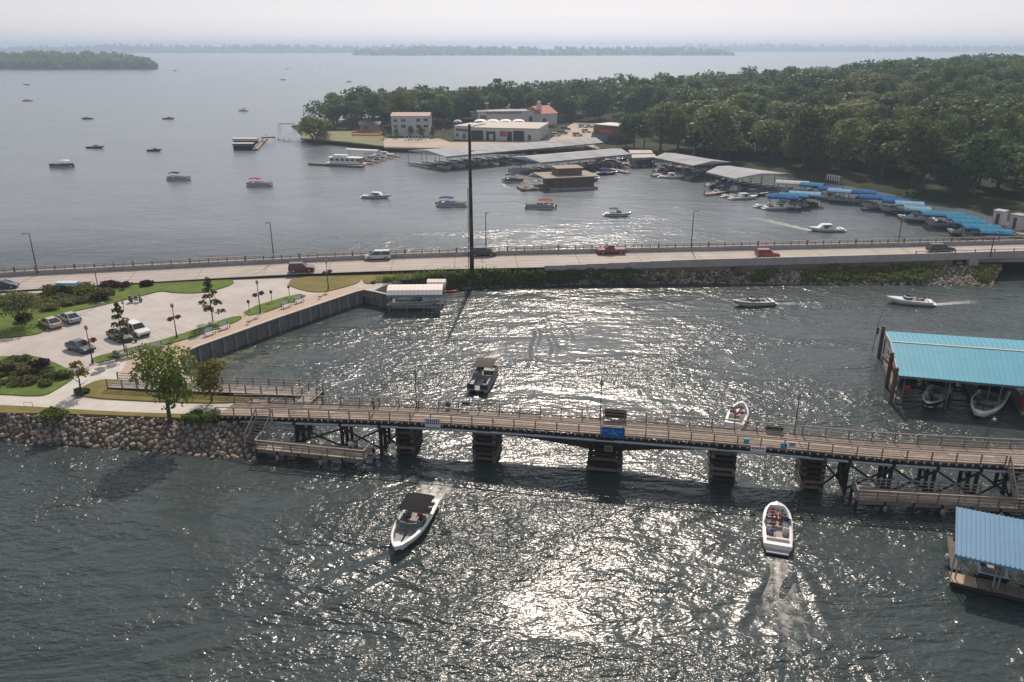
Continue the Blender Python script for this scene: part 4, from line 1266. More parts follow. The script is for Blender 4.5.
def boat(name, label, loc, rz, L=7.0, B=2.5, hull=None, deck=None, seat=None, bimini=None, stripe=None, blunt=False, tower=False, cabin=False, open_bow=True, group=None, simple=False, pad=None):
    hull = hull or gel; deck = deck or gel; seat = seat or vin_w
    root = thing(name, label, 'boat', loc, rz, group)
    N = 13
    S = [i / (N - 1) for i in range(N)]
    def X(s): return -L / 2 + L * s
    def sheer(s): return .72 + .30 * s * s
    lower, upper = [], []
    for s in S:
        h = max(.012, half(s, B, blunt)); z = sheer(s); k = max(0.0, (s - .6) / .4)
        keel = -.35 + 0.75 * k ** 2.2; ch = .08 + .5 * k ** 2
        x = X(s); xs_ = x - .35 * k * 0
        lower.append([Vector((x - .55 * k, 0, keel)), Vector((x - .35 * k, h * .80, ch)), Vector((x - .1 * k, h * .97, z * .62))])
        upper.append([Vector((x - .1 * k, h * .97, z * .62)), Vector((x, h, z)), Vector((x, h * .93, z + .05))])
    mir = lambda r: [Vector((p.x, -p.y, p.z)) for p in r]
    mb = MB()
    for rg in (lower, upper): pass
    mb.cur = 1 if stripe else 0
    mb.cur = 0
    mb.loft(lower); mb.loft([mir(r)[::-1] for r in lower])
    if stripe: mb.cur = 1
    mb.loft([r[:2] for r in upper]); mb.loft([mir(r[:2])[::-1] for r in upper])
    mb.cur = 0
    mb.loft([r[1:] for r in upper]); mb.loft([mir(r[1:])[::-1] for r in upper])
    t = lower[0] + upper[0][1:]
    mb.add([*t, *mir(t)[::-1]], [tuple(range(2 * len(t)))[::-1]])
    mb.build('hull', [hull, stripe or hull], root, True)
    # deck rim and recessed cockpit
    inn = 0.30 if B > 2 else .2
    s0, s1 = .10, (.90 if open_bow else .62)
    mb = MB(); rim_o, rim_i = [], []
    for s in [s0 + (s1 - s0) * i / 12 for i in range(13)]:
        h = half(s, B, blunt); hi = max(.06, h - inn * (1 if s < .7 else .8))
        rim_o.append(Vector((X(s), h * .93, sheer(s) + .05))); rim_i.append(Vector((X(s), hi, sheer(s) + .07)))
    fl = [Vector((p.x, p.y * .96, .26)) for p in rim_i]
    mb.loft([[a, b] for a, b in zip(rim_o, rim_i)]); mb.loft([[mir([b])[0], mir([a])[0]] for a, b in zip(rim_o, rim_i)])
    mb.loft([[b, c] for b, c in zip(rim_i, fl)]); mb.loft([[mir([c])[0], mir([b])[0]] for b, c in zip(rim_i, fl)])
    mb.add([rim_i[-1], mir([rim_i[-1]])[0], mir([fl[-1]])[0], fl[-1]], [(0, 1, 2, 3)])
    mb.add([rim_i[0], fl[0], mir([fl[0]])[0], mir([rim_i[0]])[0]], [(0, 1, 2, 3)])
    ss = [s1 + (1 - s1) * i / 6 for i in range(7)]      # fore deck
    ring = [[Vector((X(s), half(s, B, blunt) * .93, sheer(s) + .05)), Vector((X(s), 0, sheer(s) + .13)), Vector((X(s), -half(s, B, blunt) * .93, sheer(s) + .05))] for s in ss]
    mb.loft(ring)
    mb.add([rim_o[-1], Vector((X(s1), 0, sheer(s1) + .13)), mir([rim_o[-1]])[0], mir([rim_i[-1]])[0], rim_i[-1]], [(0, 1, 2, 3, 4)])
    ss = [0, s0]                                         # aft sun pad deck
    mb.loft([[Vector((X(s), half(s, B, blunt) * .93, sheer(s) + .05)), Vector((X(s), -half(s, B, blunt) * .93, sheer(s) + .05))] for s in ss])
    mb.build('deck', deck, root)
    MB().add(fl + mir(fl)[::-1], [tuple(range(26))]).build('cockpit_floor', deckm, root)
    MB().box((X(0) - .32, 0, .28), (.62, B * .72, .10)).build('swim_platform', pad or deck, root)
    MB().box((X(s0) + .32, 0, .50), (.62, B - 2 * inn - .1, .46)).build('bench', seat, root)
    MB().box((X(s0) + .06, 0, .80), (.14, B - 2 * inn - .1, .36)).build('bench_back', seat, root)
    cx = X(.54)
    for s in (-1, 1):
        MB().box((cx, s * (half(.54, B, blunt) - inn - .30), .55), (.7, .5, .6)).build('console', deck, root)
        MB().box((cx - 1.0, s * (half(.4, B, blunt) - inn - .32), .48), (.5, .5, .42)).build('seat', seat, root)
        MB().box((cx - 1.26, s * (half(.4, B, blunt) - inn - .32), .85), (.1, .5, .45)).build('seat_back', seat, root)
        if open_bow:
            a, b_ = .62, .84
            MB().add([(X(a), s * .16, .55), (X(a), s * (half(a, B, blunt) - inn), .55), (X(b_), s * max(.1, half(b_, B, blunt) - inn), .55), (X(b_), s * .05, .55),
                      (X(a), s * .16, .27), (X(a), s * (half(a, B, blunt) - inn), .27), (X(b_), s * max(.1, half(b_, B, blunt) - inn), .27), (X(b_), s * .05, .27)],
                     [(0, 1, 2, 3), (0, 4, 5, 1), (1, 5, 6, 2), (2, 6, 7, 3), (3, 7, 4, 0)]).build('bow_seat', seat, root)
    # wrap windshield
    w = MB(); hh = half(.6, B, blunt) - .12; zs = sheer(.58) + .07
    base = [Vector((X(.47), hh + .03, zs)), Vector((X(.57), hh, zs)), Vector((X(.635), hh * .55, zs + .02)), Vector((X(.65), 0.03, zs + .03))]
    topp = [p + Vector((-.30, -.06 if p.y > .1 else 0, .42)) for p in base]
    for s in (1, -1):
        q = [(p if s > 0 else mir([p])[0]) for p in base]; r_ = [(p if s > 0 else mir([p])[0]) for p in topp]
        w.loft([q, r_])
    w.build('windshield', shield, root)
    fr = MB(); fr.tube(topp + mir(topp)[::-1], .022, 5); fr.build('windshield_frame', alu, root)
    if bimini:
        bz = 2.05; x0, x1 = X(.16), X(.50)
        rings = []
        for i in range(5):
            x = x0 + (x1 - x0) * i / 4
            rings.append([Vector((x, (B * .44) * math.cos(math.pi * j / 8), bz + .16 * math.sin(math.pi * j / 8) - .05 * abs(i - 2))) for j in range(9)])
        c = MB().loft(rings); c.loft([[p - Vector((0, 0, .04)) for p in r][::-1] for r in rings])
        bo = c.build('bimini', bimini, root, True)
        pm = MB()
        for s in (-1, 1):
            for x, xx in ((x0, X(.34)), (x1, X(.34)), ((x0 + x1) / 2, X(.34))): pm.tube([(xx, s * B * .46, sheer(.3) + .04), (x, s * B * .44, bz)], .022, 5)
        pm.build('bimini_frame', alu, bo)
    if tower:
        pm = MB()
        for s in (-1, 1):
            pm.tube([(X(.42), s * B * .46, .8), (X(.40), s * B * .40, 1.9), (X(.38), 0, 2.1)], .045, 6); pm.tube([(X(.56), s * B * .46, .9), (X(.42), s * B * .40, 1.85)], .04, 6)
        pm.build('wake_tower', alu, root)
    if cabin:
        mb = MB()
        mb.loft([[Vector((X(.30), s * B * .40, .75)) for s in (1, -1)], [Vector((X(.34), s * B * .36, 1.75)) for s in (1, -1)], [Vector((X(.60), s * B * .34, 1.72)) for s in (1, -1)], [Vector((X(.70), s * B * .36, .95)) for s in (1, -1)]])
        mb.add([(X(.30), B * .40, .75), (X(.34), B * .36, 1.75), (X(.60), B * .34, 1.72), (X(.70), B * .36, .95)], [(0, 1, 2, 3)]); mb.add([(X(.30), -B * .40, .75), (X(.34), -B * .36, 1.75), (X(.60), -B * .34, 1.72), (X(.70), -B * .36, .95)], [(3, 2, 1, 0)])
        mb.build('cabin', deck, root)
        MB().box((X(.48), 0, 1.45), (L * .22, B * .74, .3)).build('cabin_window', shield, root)
    return root
def pontoon(name, label, loc, rz, L=7.5, B=2.6, side_m=None, canopy=None, group=None, seat=None):
    side_m = side_m or navy_g
    root = thing(name, label, 'boat', loc, rz, group)
    for y in (-B * .36, 0, B * .36):
        MB().tube([(-L / 2, y, .12), (-L / 2 + .3, y, .1), (L / 2 - 1.1, y, .1), (L / 2 - .35, y, .22), (L / 2, y, .42)], [.3, .32, .32, .22, .05], 10).build('pontoon_tube', alu, root, True)
    MB().box((0, 0, .52), (L, B, .12)).build('deck', deckm, root)
    f = MB()
    for s in (-1, 1): f.box((.1, s * (B / 2 - .05), .92), (L - .7, .06, .66))
    f.box((L / 2 - .28, B * .3, .92), (.06, B * .36, .66)); f.box((L / 2 - .28, -B * .3, .92), (.06, B * .36, .66)); f.box((-L / 2 + .55, 0, .92), (.06, B - .1, .66))
    f.build('fence', side_m, root)
    sm = seat or vin_w
    for s in (-1, 1):
        a = MB().box((L * .28, s * (B / 2 - .42), .82), (L * .34, .58, .48)); a.box((L * .28, s * (B / 2 - .16), 1.18), (L * .34, .14, .36)); a.build('bow_couch', sm, root)
    MB().box((-L * .30, .4, .82), (1.0, 1.5, .48)).build('stern_couch', sm, root)
    MB().box((-.1, -B * .26, 1.0), (.6, .8, .85)).build('console', grey_g, root)
    MB().box((-.95, -B * .26, .95), (.6, .6, .7)).build('helm_seat', sm, root)
    MB().box((-L / 2 - .15, 0, .62), (.5, .42, .9)).build('outboard', black_g, root)
    if canopy:
        bz = 2.45; x0, x1 = -L * .40, L * .06; rings = []
        for i in range(6):
            x = x0 + (x1 - x0) * i / 5
            rings.append([Vector((x, (B * .48) * math.cos(math.pi * j / 8), bz + .2 * math.sin(math.pi * j / 8) - .035 * (i - 2.5) ** 2)) for j in range(9)])
        c = MB().loft(rings); c.loft([[p - Vector((0, 0, .04)) for p in r][::-1] for r in rings])
        bo = c.build('bimini', canopy, root, True)
        pm = MB()
        for s in (-1, 1):
            for x in (x0, x1, (x0 + x1) / 2): pm.tube([(-L * .18, s * B * .48, 1.25), (x, s * B * .48, bz - .1)], .025, 5)
        pm.build('bimini_frame', alu, bo)
    return root
FOAM = None
def foam_material():
    m = bpy.data.materials.new('wake_foam'); m.use_nodes = True
    nt = m.node_tree; L = nt.links.new
    b = nt.nodes['Principled BSDF']; b.inputs['Base Color'].default_value = (.55, .53, .48, 1); b.inputs['Roughness'].default_value = .5
    at = nt.nodes.new('ShaderNodeAttribute'); at.attribute_name = 'foam'
    geo = nt.nodes.new('ShaderNodeNewGeometry')
    nz = nt.nodes.new('ShaderNodeTexNoise'); nz.inputs['Scale'].default_value = 1.1; nz.inputs['Detail'].default_value = 6; nz.inputs['Roughness'].default_value = .7; nz.inputs['Distortion'].default_value = 1.0
    L(geo.outputs['Position'], nz.inputs['Vector'])
    a = nt.nodes.new('ShaderNodeMath'); a.operation = 'ADD'; L(nz.outputs['Fac'], a.inputs[0]); L(at.outputs['Fac'], a.inputs[1])
    mr = nt.nodes.new('ShaderNodeMapRange'); mr.inputs['From Min'].default_value = .66; mr.inputs['From Max'].default_value = 1.1; mr.inputs['To Max'].default_value = .75
    L(a.outputs[0], mr.inputs['Value'])
    tr = nt.nodes.new('ShaderNodeBsdfTransparent'); mx = nt.nodes.new('ShaderNodeMixShader')
    L(mr.outputs['Result'], mx.inputs[0]); L(tr.outputs[0], mx.inputs[1]); L(b.outputs[0], mx.inputs[2])
    L(mx.outputs[0], nt.nodes['Material Output'].inputs['Surface'])
    return m
FOAM = foam_material()
def wake(label, pts, w0, w1, amt):
    """foam trail on the water: pts from the stern backwards"""
    pts = resample(smooth_line([Vector((p.x, p.y, .035)) for p in pts], 2), 1.2)
    n = len(pts); mb = MB(); vals = []
    rings = []
    for i, p in enumerate(pts):
        t = i / max(1, n - 1); d = (pts[min(i + 1, n - 1)] - pts[max(0, i - 1)]).normalized(); nn = Vector((-d.y, d.x, 0)); w = w0 + (w1 - w0) * t
        rings.append([p + nn * w * k for k in (-1, -.6, -.25, 0, .25, .6, 1)])
        edge = (amt + .14) * (1 - t) ** .7
        vals += [0, edge * .75, edge * .6, edge, edge * .6, edge * .75, 0]
    mb.loft(rings)
    o = mb.build('boat_wake', FOAM); me = o.data
    at = me.attributes.new('foam', 'FLOAT', 'POINT'); at.data.foreach_set('value', vals)
    tag(o, label, 'wake', kind='stuff')
def at_px(bow, stern, z=0): 
    a, b = G(*stern, z), G(*bow, z)
    return (a + b) / 2, heading(a, b)
# -- moving boats near the footbridge
c, hd = at_px((396, 556), (426, 506)); boat('speedboat', 'white bowrider with black bimini heading toward the viewer in front of the bridge', c, hd, 8.8, 3.05, gel, gel, vin_g, canv_k, None)
BOAT_A = (c, hd)
wake('foam trail behind the white bowrider with black bimini', [G(428, 503), G(436, 490), G(438, 476), G(425, 460)], 1.4, 3.4, .6)
c, hd = at_px((776, 508), (777, 556)); rb_ = boat('speedboat', 'white bowrider with red trim heading away below the right span', c, hd, 7.0, 2.65, gel, gel, vin_w, None, red_g, blunt=True, pad=grey_g)
BOAT_B = (c, hd)
MB().box((.55, 0, .86), (.2, 1.95, .2)).build('console_pad', vin_r, rb_)
MB().box((2.25, .3, .6), (.7, .5, .14)).build('bow_cushion', vin_r, rb_)
for s_ in (-1, 1): MB().box((-1.6, s_ * 1.31, .62), (1.7, .06, .2)).build('side_stripe', red_g, rb_)
wake('foam trail behind the bowrider with red trim', [G(777, 558), G(778, 590), G(788, 640), G(800, 690)], 1.2, 3.4, .42)
c, hd = at_px((477, 394), (489, 372)); pontoon('pontoon_boat', 'dark pontoon boat with grey canopy coming toward the bridge', c, hd, 7.6, 2.75, navy_g, canv_g, seat=vin_g)
BOAT_C = (c, hd)
wake('foam trail behind the dark pontoon boat', [G(490, 370), G(497, 350), G(502, 330)], 1.0, 2.0, .35)
c, hd = at_px((742, 408), (733, 430)); boat('speedboat', 'small white boat with red clad riders half hidden behind the bridge rail', c, hd, 6.2, 2.4, gel, gel, vin_w)
BOAT_D = (c, hd)
wake('foam trail of the small boat beside the bridge', [G(740, 404), G(741, 460), G(760, 500)], 1.0, 2.2, .30)
c, hd = at_px((733, 306), (772, 304)); boat('speedboat', 'white and grey runabout crossing left below the causeway', c, hd, 7.2, 2.5, gel, gel, vin_g, stripe=grey_g)
BOAT_E = (c, hd)
wake('faint foam trail of the runabout below the causeway', [G(773, 304), G(810, 304), G(850, 303)], .8, 1.6, .3)
c, hd = at_px((889, 302), (928, 305)); boat('speedboat', 'plain white closed bow runabout with foam trail at the right', c, hd, 7.4, 2.5, gel, gel, vin_w, open_bow=False)
BOAT_F = (c, hd)
wake('bright foam trail of the white runabout at right', [G(930, 305), G(960, 303), G(985, 301)], .7, 1.3, .75)
# -- boats out on the lake
far_boats = [
 ((62, 167), 'l', 8.5, 'p', 'dark pontoon boat with pale roof nearest the left edge of the lake', dict(side_m=navy_g, canopy=vin_w)),
 ((179, 180), 'r', 7.5, 'p', 'grey pontoon boat with black roof second from left', dict(side_m=grey_g, canopy=canv_k)),
 ((260, 186), 'r', 8.0, 'p', 'blue grey sided pontoon boat with red roof third from left', dict(side_m=grey_g, canopy=canv_r)),
 ((377, 198), 'r', 8.5, 'b', 'blue hulled cruiser with arch near the yacht dock', dict(stripe=blue_g, cabin=True, tower=True)),
 ((452, 206), 'r', 8.5, 'p', 'grey pontoon boat with blue roof left of the steel pole', dict(side_m=grey_g, canopy=canv_b)),
 ((540, 208), 'l', 8.5, 'p', 'white pontoon boat with bright red roof right of the steel pole', dict(side_m=grey_g, canopy=canv_r)),
 ((618, 216), 'r', 7.0, 'b', 'grey teal runabout alone in mid channel beyond the road', dict(stripe=teal_g, bimini=canv_g)),
 ((825, 231), 'l', 8.5, 'b', 'white cruiser trailing a wake just beyond the road parapet', dict(cabin=True, open_bow=False)),
 ((514, 182), 'r', 7.0, 'p', 'dark pontoon boat at the floating restaurant dock', dict(side_m=black_g, canopy=canv_k)),
 ((96, 148), 'r', 8.0, 'b', 'dark runabout alone on the left part of the lake', dict(hull=navy_g)),
 ((155, 151), 'r', 6.5, 'b', 'small dark boat right of the dark runabout on the lake', dict(hull=black_g)),
 ((87, 119), 'l', 7.5, 'b', 'dark boat pulling a thin wake on the left lake', dict(hull=black_g)),
 ((169, 119), 'r', 7.5, 'b', 'reddish boat right of the wake boat on the left lake', dict(hull=red_g)),
 ((243, 111), 'l', 7.5, 'b', 'white boat with canopy on the middle of the far lake', dict(bimini=canv_k)),
 ((27, 85), 'r', 8.0, 'b', 'dark boat throwing spray far off at the left edge', dict(hull=navy_g)),
 ((27, 101), 'l', 9.0, 'b', 'small red boat on the far lake at left', dict(hull=red_g)),
 ((283, 80), 'l', 8.0, 'b', 'tiny red boat on the far lake above the boathouse dock', dict(hull=red_g)),
 ((287, 69), 'l', 8.5, 'b', 'tiny dark boat near the far horizon', dict(hull=black_g)),
 ((175, 71), 'l', 8.5, 'b', 'tiny dark boat off the tip of the wooded point', dict(hull=navy_g)),
 ((349, 82), 'l', 8.0, 'b', 'tiny dark boat just left of the wooded peninsula', dict(hull=black_g)),
 ((320, 67), 'r', 9.0, 'b', 'tiny pale boat on the far lake left of the peninsula trees', dict()),
]
for px, dr, L_, kd, lb, kw in far_boats:
    rz = {'l': math.pi - .05, 'r': -.12}[dr]
    if kd == 'p': pontoon('pontoon_boat', lb, G(*px), rz, L_, 2.7, **kw)
    else: boat('motorboat', lb, G(*px), rz, L_, L_ * .33, **kw)
wake('long foam trail of the cruiser beyond the parapet', [G(813, 231), G(790, 226), G(760, 219), G(730, 214)], 1.0, 3.0, .55)
wake('thin wake behind the dark boat on the left lake', [G(91, 119.5), G(130, 118), G(190, 117.5)], 1.5, 3.0, .35)
wake('spray of the far boat at the left edge', [G(30, 85.5), G(10, 87)], 2.0, 4.0, .6)
wake('curved foam trail by the floating restaurant dock', [G(503, 184), G(510, 190), G(530, 192)], .8, 1.5, .4)
wake('pale foam streak behind the small red boat on the far lake', [G(31, 101.5), G(60, 102)], 1.5, 3.0, .5)
wake('pale streak on the far lake above the boathouse dock', [G(287, 80.5), G(330, 77), G(352, 75)], 2, 5, .4)
wake('faint curved streak across the left lake', [G(60, 108), G(120, 100), G(200, 92), G(260, 90)], 3, 6, .3)
wake('faint streak across the middle lake', [G(230, 104), G(290, 97), G(345, 90)], 3, 6, .3)
# ------------------------------------------------------------------ people
skin = mat('skin', (0.42, 0.26, 0.19), 0.6, var=.04, rnd=0)
def skin_mesh(name, verts, edges, rad, m, parent, root_i=0):
    me = bpy.data.meshes.new(name); me.from_pydata(verts, edges, []); me.materials.append(m)
    o = link(name, me, parent)
    md = o.modifiers.new('skin', 'SKIN'); md.use_smooth_shade = True
    for i, v in enumerate(me.skin_vertices[0].data):
        r = rad[i]; v.radius = (r, r) if not hasattr(r, '__len__') else r
        v.use_root = (i == root_i)
    sb = o.modifiers.new('smooth', 'SUBSURF'); sb.levels = 1; sb.render_levels = 1
    return o
def person(label, loc, rz, shirt, trousers, hair=(0.05, 0.035, 0.025), pose='stand', parent_scale=1.0, arm=None):
    root = thing('person', label, 'person', loc, rz)
    S = mat('shirt_%02d%02d%02d' % tuple(int(c * 99) for c in shirt), shirt, .85, rnd=0)
    T = mat('trouser_%02d%02d%02d' % tuple(int(c * 99) for c in trousers), trousers, .85, rnd=0)
    if pose == 'sit':
        pel, kz = .12, .12
        knees = [(.42, .11, .14), (.42, -.11, .14)]; feet = [(.46, .11, -.30), (.46, -.11, -.30)]; toes = [(.62, .11, -.34), (.62, -.11, -.34)]
        hands = [(.36, .26, .36), (.36, -.26, .36)]; elb = [(.08, .27, .32), (.08, -.27, .32)]
    else:
        pel = .95
        st_ = .16 if pose == 'walk' else .02
        knees = [(.10, .10, .50), (-.02, -.10, .50)]; feet = [(st_, .10, .09), (-st_, -.10, .09)]; toes = [(st_ + .16, .10, .04), (-st_ + .16, -.10, .04)]
        hands = [(.14, .27, .86), (.04, -.27, .84)]; elb = [(-.02, .26, 1.12), (-.04, -.26, 1.12)]
        if pose == 'lean':
            hands = [(.42, .16, 1.02), (.42, -.16, 1.02)]; elb = [(.12, .27, 1.10), (.12, -.27, 1.10)]
    z = lambda d: pel + d
    V = [(0, 0, pel), (0, 0, z(.25)), (0, 0, z(.44)), (.01, 0, z(.56)), (.03, 0, z(.66)), (.03, 0, z(.76))]
    Rr = [(.15, .12), (.14, .11), (.17, .11), .055, (.085, .10), .07]
    E_ = [(0, 1), (1, 2), (2, 3), (3, 4), (4, 5)]
    for s, (k, f_, t_) in zip((1, -1), zip(knees, feet, toes)):
        i = len(V); V += [(.02, s * .10, z(-.06)), k, f_, t_]; Rr += [.085, .058, .042, .035]; E_ += [(0, i), (i, i + 1), (i + 1, i + 2), (i + 2, i + 3)]
    for s, (e, h) in zip((1, -1), zip(elb, hands)):
        i = len(V); V += [(0, s * .19, z(.45)), e, h, tuple(Vector(h) + (Vector(h) - Vector(e)).normalized() * .1)]; Rr += [.055, .042, .032, .03]; E_ += [(2, i), (i, i + 1), (i + 1, i + 2), (i + 2, i + 3)]
    skin_mesh('body', V, E_, Rr, skin, root)
    sv = [(0, 0, z(.02)), (0, 0, z(.25)), (0, 0, z(.45)), (.005, 0, z(.52))]; sr = [(.175, .145), (.165, .135), (.195, .135), .08]; se = [(0, 1), (1, 2), (2, 3)]
    for s, e in zip((1, -1), elb):
        i = len(sv); sv += [(0, s * .20, z(.45)), tuple(Vector((0, s * .20, z(.45))).lerp(Vector(e), .8))]; sr += [.075, .062]; se += [(2, i), (i, i + 1)]
    skin_mesh('shirt', sv, se, sr, S, root)
    tv = [(0, 0, z(.05))]; tr_ = [(.172, .142)]; te = []
    for s, (k, f_) in zip((1, -1), zip(knees, feet)):
        i = len(tv); tv += [(.02, s * .10, z(-.07)), k, tuple(Vector(k).lerp(Vector(f_), .25))]; tr_ += [.105, .078, .07]; te += [(0, i), (i, i + 1), (i + 1, i + 2)]
    skin_mesh('shorts', tv, te, tr_, T, root)
    MB().ball((.01, 0, z(.74)), (.115, .10, .105), 10, 7).build('hair', mat('hair_%02d' % int(hair[0] * 99), hair, .7, rnd=0), root, True)
    return root
def deck_pt(px, off):
    p, d = br_at(px); n_ = Vector((-d.y, d.x, 0)); return p + n_ * off + Vector((0, 0, .04))
person('person in a dark blue top walking on the left part of the footbridge', deck_pt(374, .2), .2, (.03, .04, .10), (.05, .05, .07), pose='walk')
person('person in a white top standing at the rail of the left landing', G(351, 454, 1.25), 1.2, (.55, .55, .55), (.06, .07, .12))
person('person in a dark red top standing beside the white clad angler', G(357, 452, 1.25), 2.4, (.16, .04, .04), (.05, .05, .06), pose='lean')
person('person in teal on a mobility scooter beside the walk', G(117, 357, PZ + .42), -.5, (.03, .16, .15), (.05, .05, .06), (.45, .42, .40), pose='sit')
person('person in pale grey shirt standing between scooter and bench', G(128, 357, PZ + .03), -2.5, (.34, .36, .42), (.10, .12, .20), (.35, .33, .30))
person('person in a pink top standing at the end of the bench', G(144, 355, PZ + .03), -2.0, (.48, .20, .22), (.45, .42, .40), (.12, .08, .05))
sc_ = thing('mobility_scooter', 'dark teal mobility scooter parked on the lawn edge by the bench', 'scooter', G(117, 357.5, PZ + .02), -.5)
for x, y in ((-.4, .25), (-.4, -.25), (.55, .0)): MB().tube([(x, y - .06, .16), (x, y + .06, .16)], .16, 10).build('wheel', black, sc_)
MB().box((0, 0, .25), (1.1, .5, .12)).build('deck', teal_g, sc_); MB().box((-.2, 0, .42), (.45, .48, .1)).build('seat', vin_g, sc_)
MB().box((-.42, 0, .68), (.1, .46, .5)).build('backrest', vin_g, sc_); MB().tube([(.5, 0, .3), (.38, 0, .95)], .04, 6).build('tiller', black, sc_)
def in_boat(B, x, y, z): 
    c, h = B; return c + Vector((x * math.cos(h) - y * math.sin(h), x * math.sin(h) + y * math.cos(h), z))
for B, x, y, z, sh, lb in (
    (BOAT_A, -.9, .55, .62, (.30, .05, .05), 'seated person in red at the left seat of the bowrider with black bimini'),
    (BOAT_A, -1.0, -.55, .62, (.12, .16, .22), 'seated driver in grey blue in the bowrider with black bimini'),
    (BOAT_B, 1.6, .45, .45, (.55, .06, .12), 'seated person in bright pink red in the bow of the boat with red trim'),
    (BOAT_B, 1.5, -.4, .45, (.40, .22, .16), 'seated tanned person in the bow of the boat with red trim'),
    (BOAT_B, -.7, .55, .62, (.16, .10, .09), 'seated person at the left seat of the boat with red trim'),
    (BOAT_B, .45, -.6, .75, (.02, .07, .30), 'person in blue at the right console of the boat with red trim'),
    (BOAT_B, -1.9, .5, .68, (.05, .13, .32), 'person in blue on the stern bench of the boat with red trim'),
    (BOAT_C, -.9, -.7, 1.25, (.04, .03, .04), 'driver in black at the helm of the dark pontoon boat'),
    (BOAT_C, 2.0, .75, 1.02, (.09, .09, .2), 'person in navy on the bow couch of the dark pontoon boat'),
    (BOAT_D, -.6, -.45, .62, (.45, .02, .03), 'person in a red life vest in the small boat behind the rail'),
    (BOAT_D, -.6, .5, .62, (.30, .03, .14), 'person in magenta in the small boat behind the rail'),
    (BOAT_E, -.8, .4, .62, (.25, .08, .06), 'driver in dull red in the runabout below the causeway'),
    (BOAT_F, -1.2, .4, .62, (.20, .06, .08), 'driver in maroon in the white runabout at right'),
    (BOAT_F, -2.4, -.3, .66, (.05, .05, .07), 'passenger in black in the white runabout at right')):
    person(lb, in_boat(B, x, y, z), B[1], sh, (.06, .06, .09), pose='sit')
# cargo in the red trimmed boat
t_ = thing('tow_tube', 'blue inflatable tow tube in the bow of the boat with red trim', 'tube', in_boat(BOAT_B, 1.0, -.75, .62), BOAT_B[1])
tb = MB(); tb.loft([[Vector(((.30 + .12 * math.cos(b)) * math.cos(a), (.30 + .12 * math.cos(b)) * math.sin(a), .12 * math.sin(b) + .12)) for b in [k * math.pi / 4 for k in range(8)]] for a in [k * math.pi / 7 for k in range(15)]], True)
tb.build('ring', blue_g, t_, True); MB().tube([(0, 0, .03), (0, 0, .07)], .24, 12).build('floor', navy_g, t_)
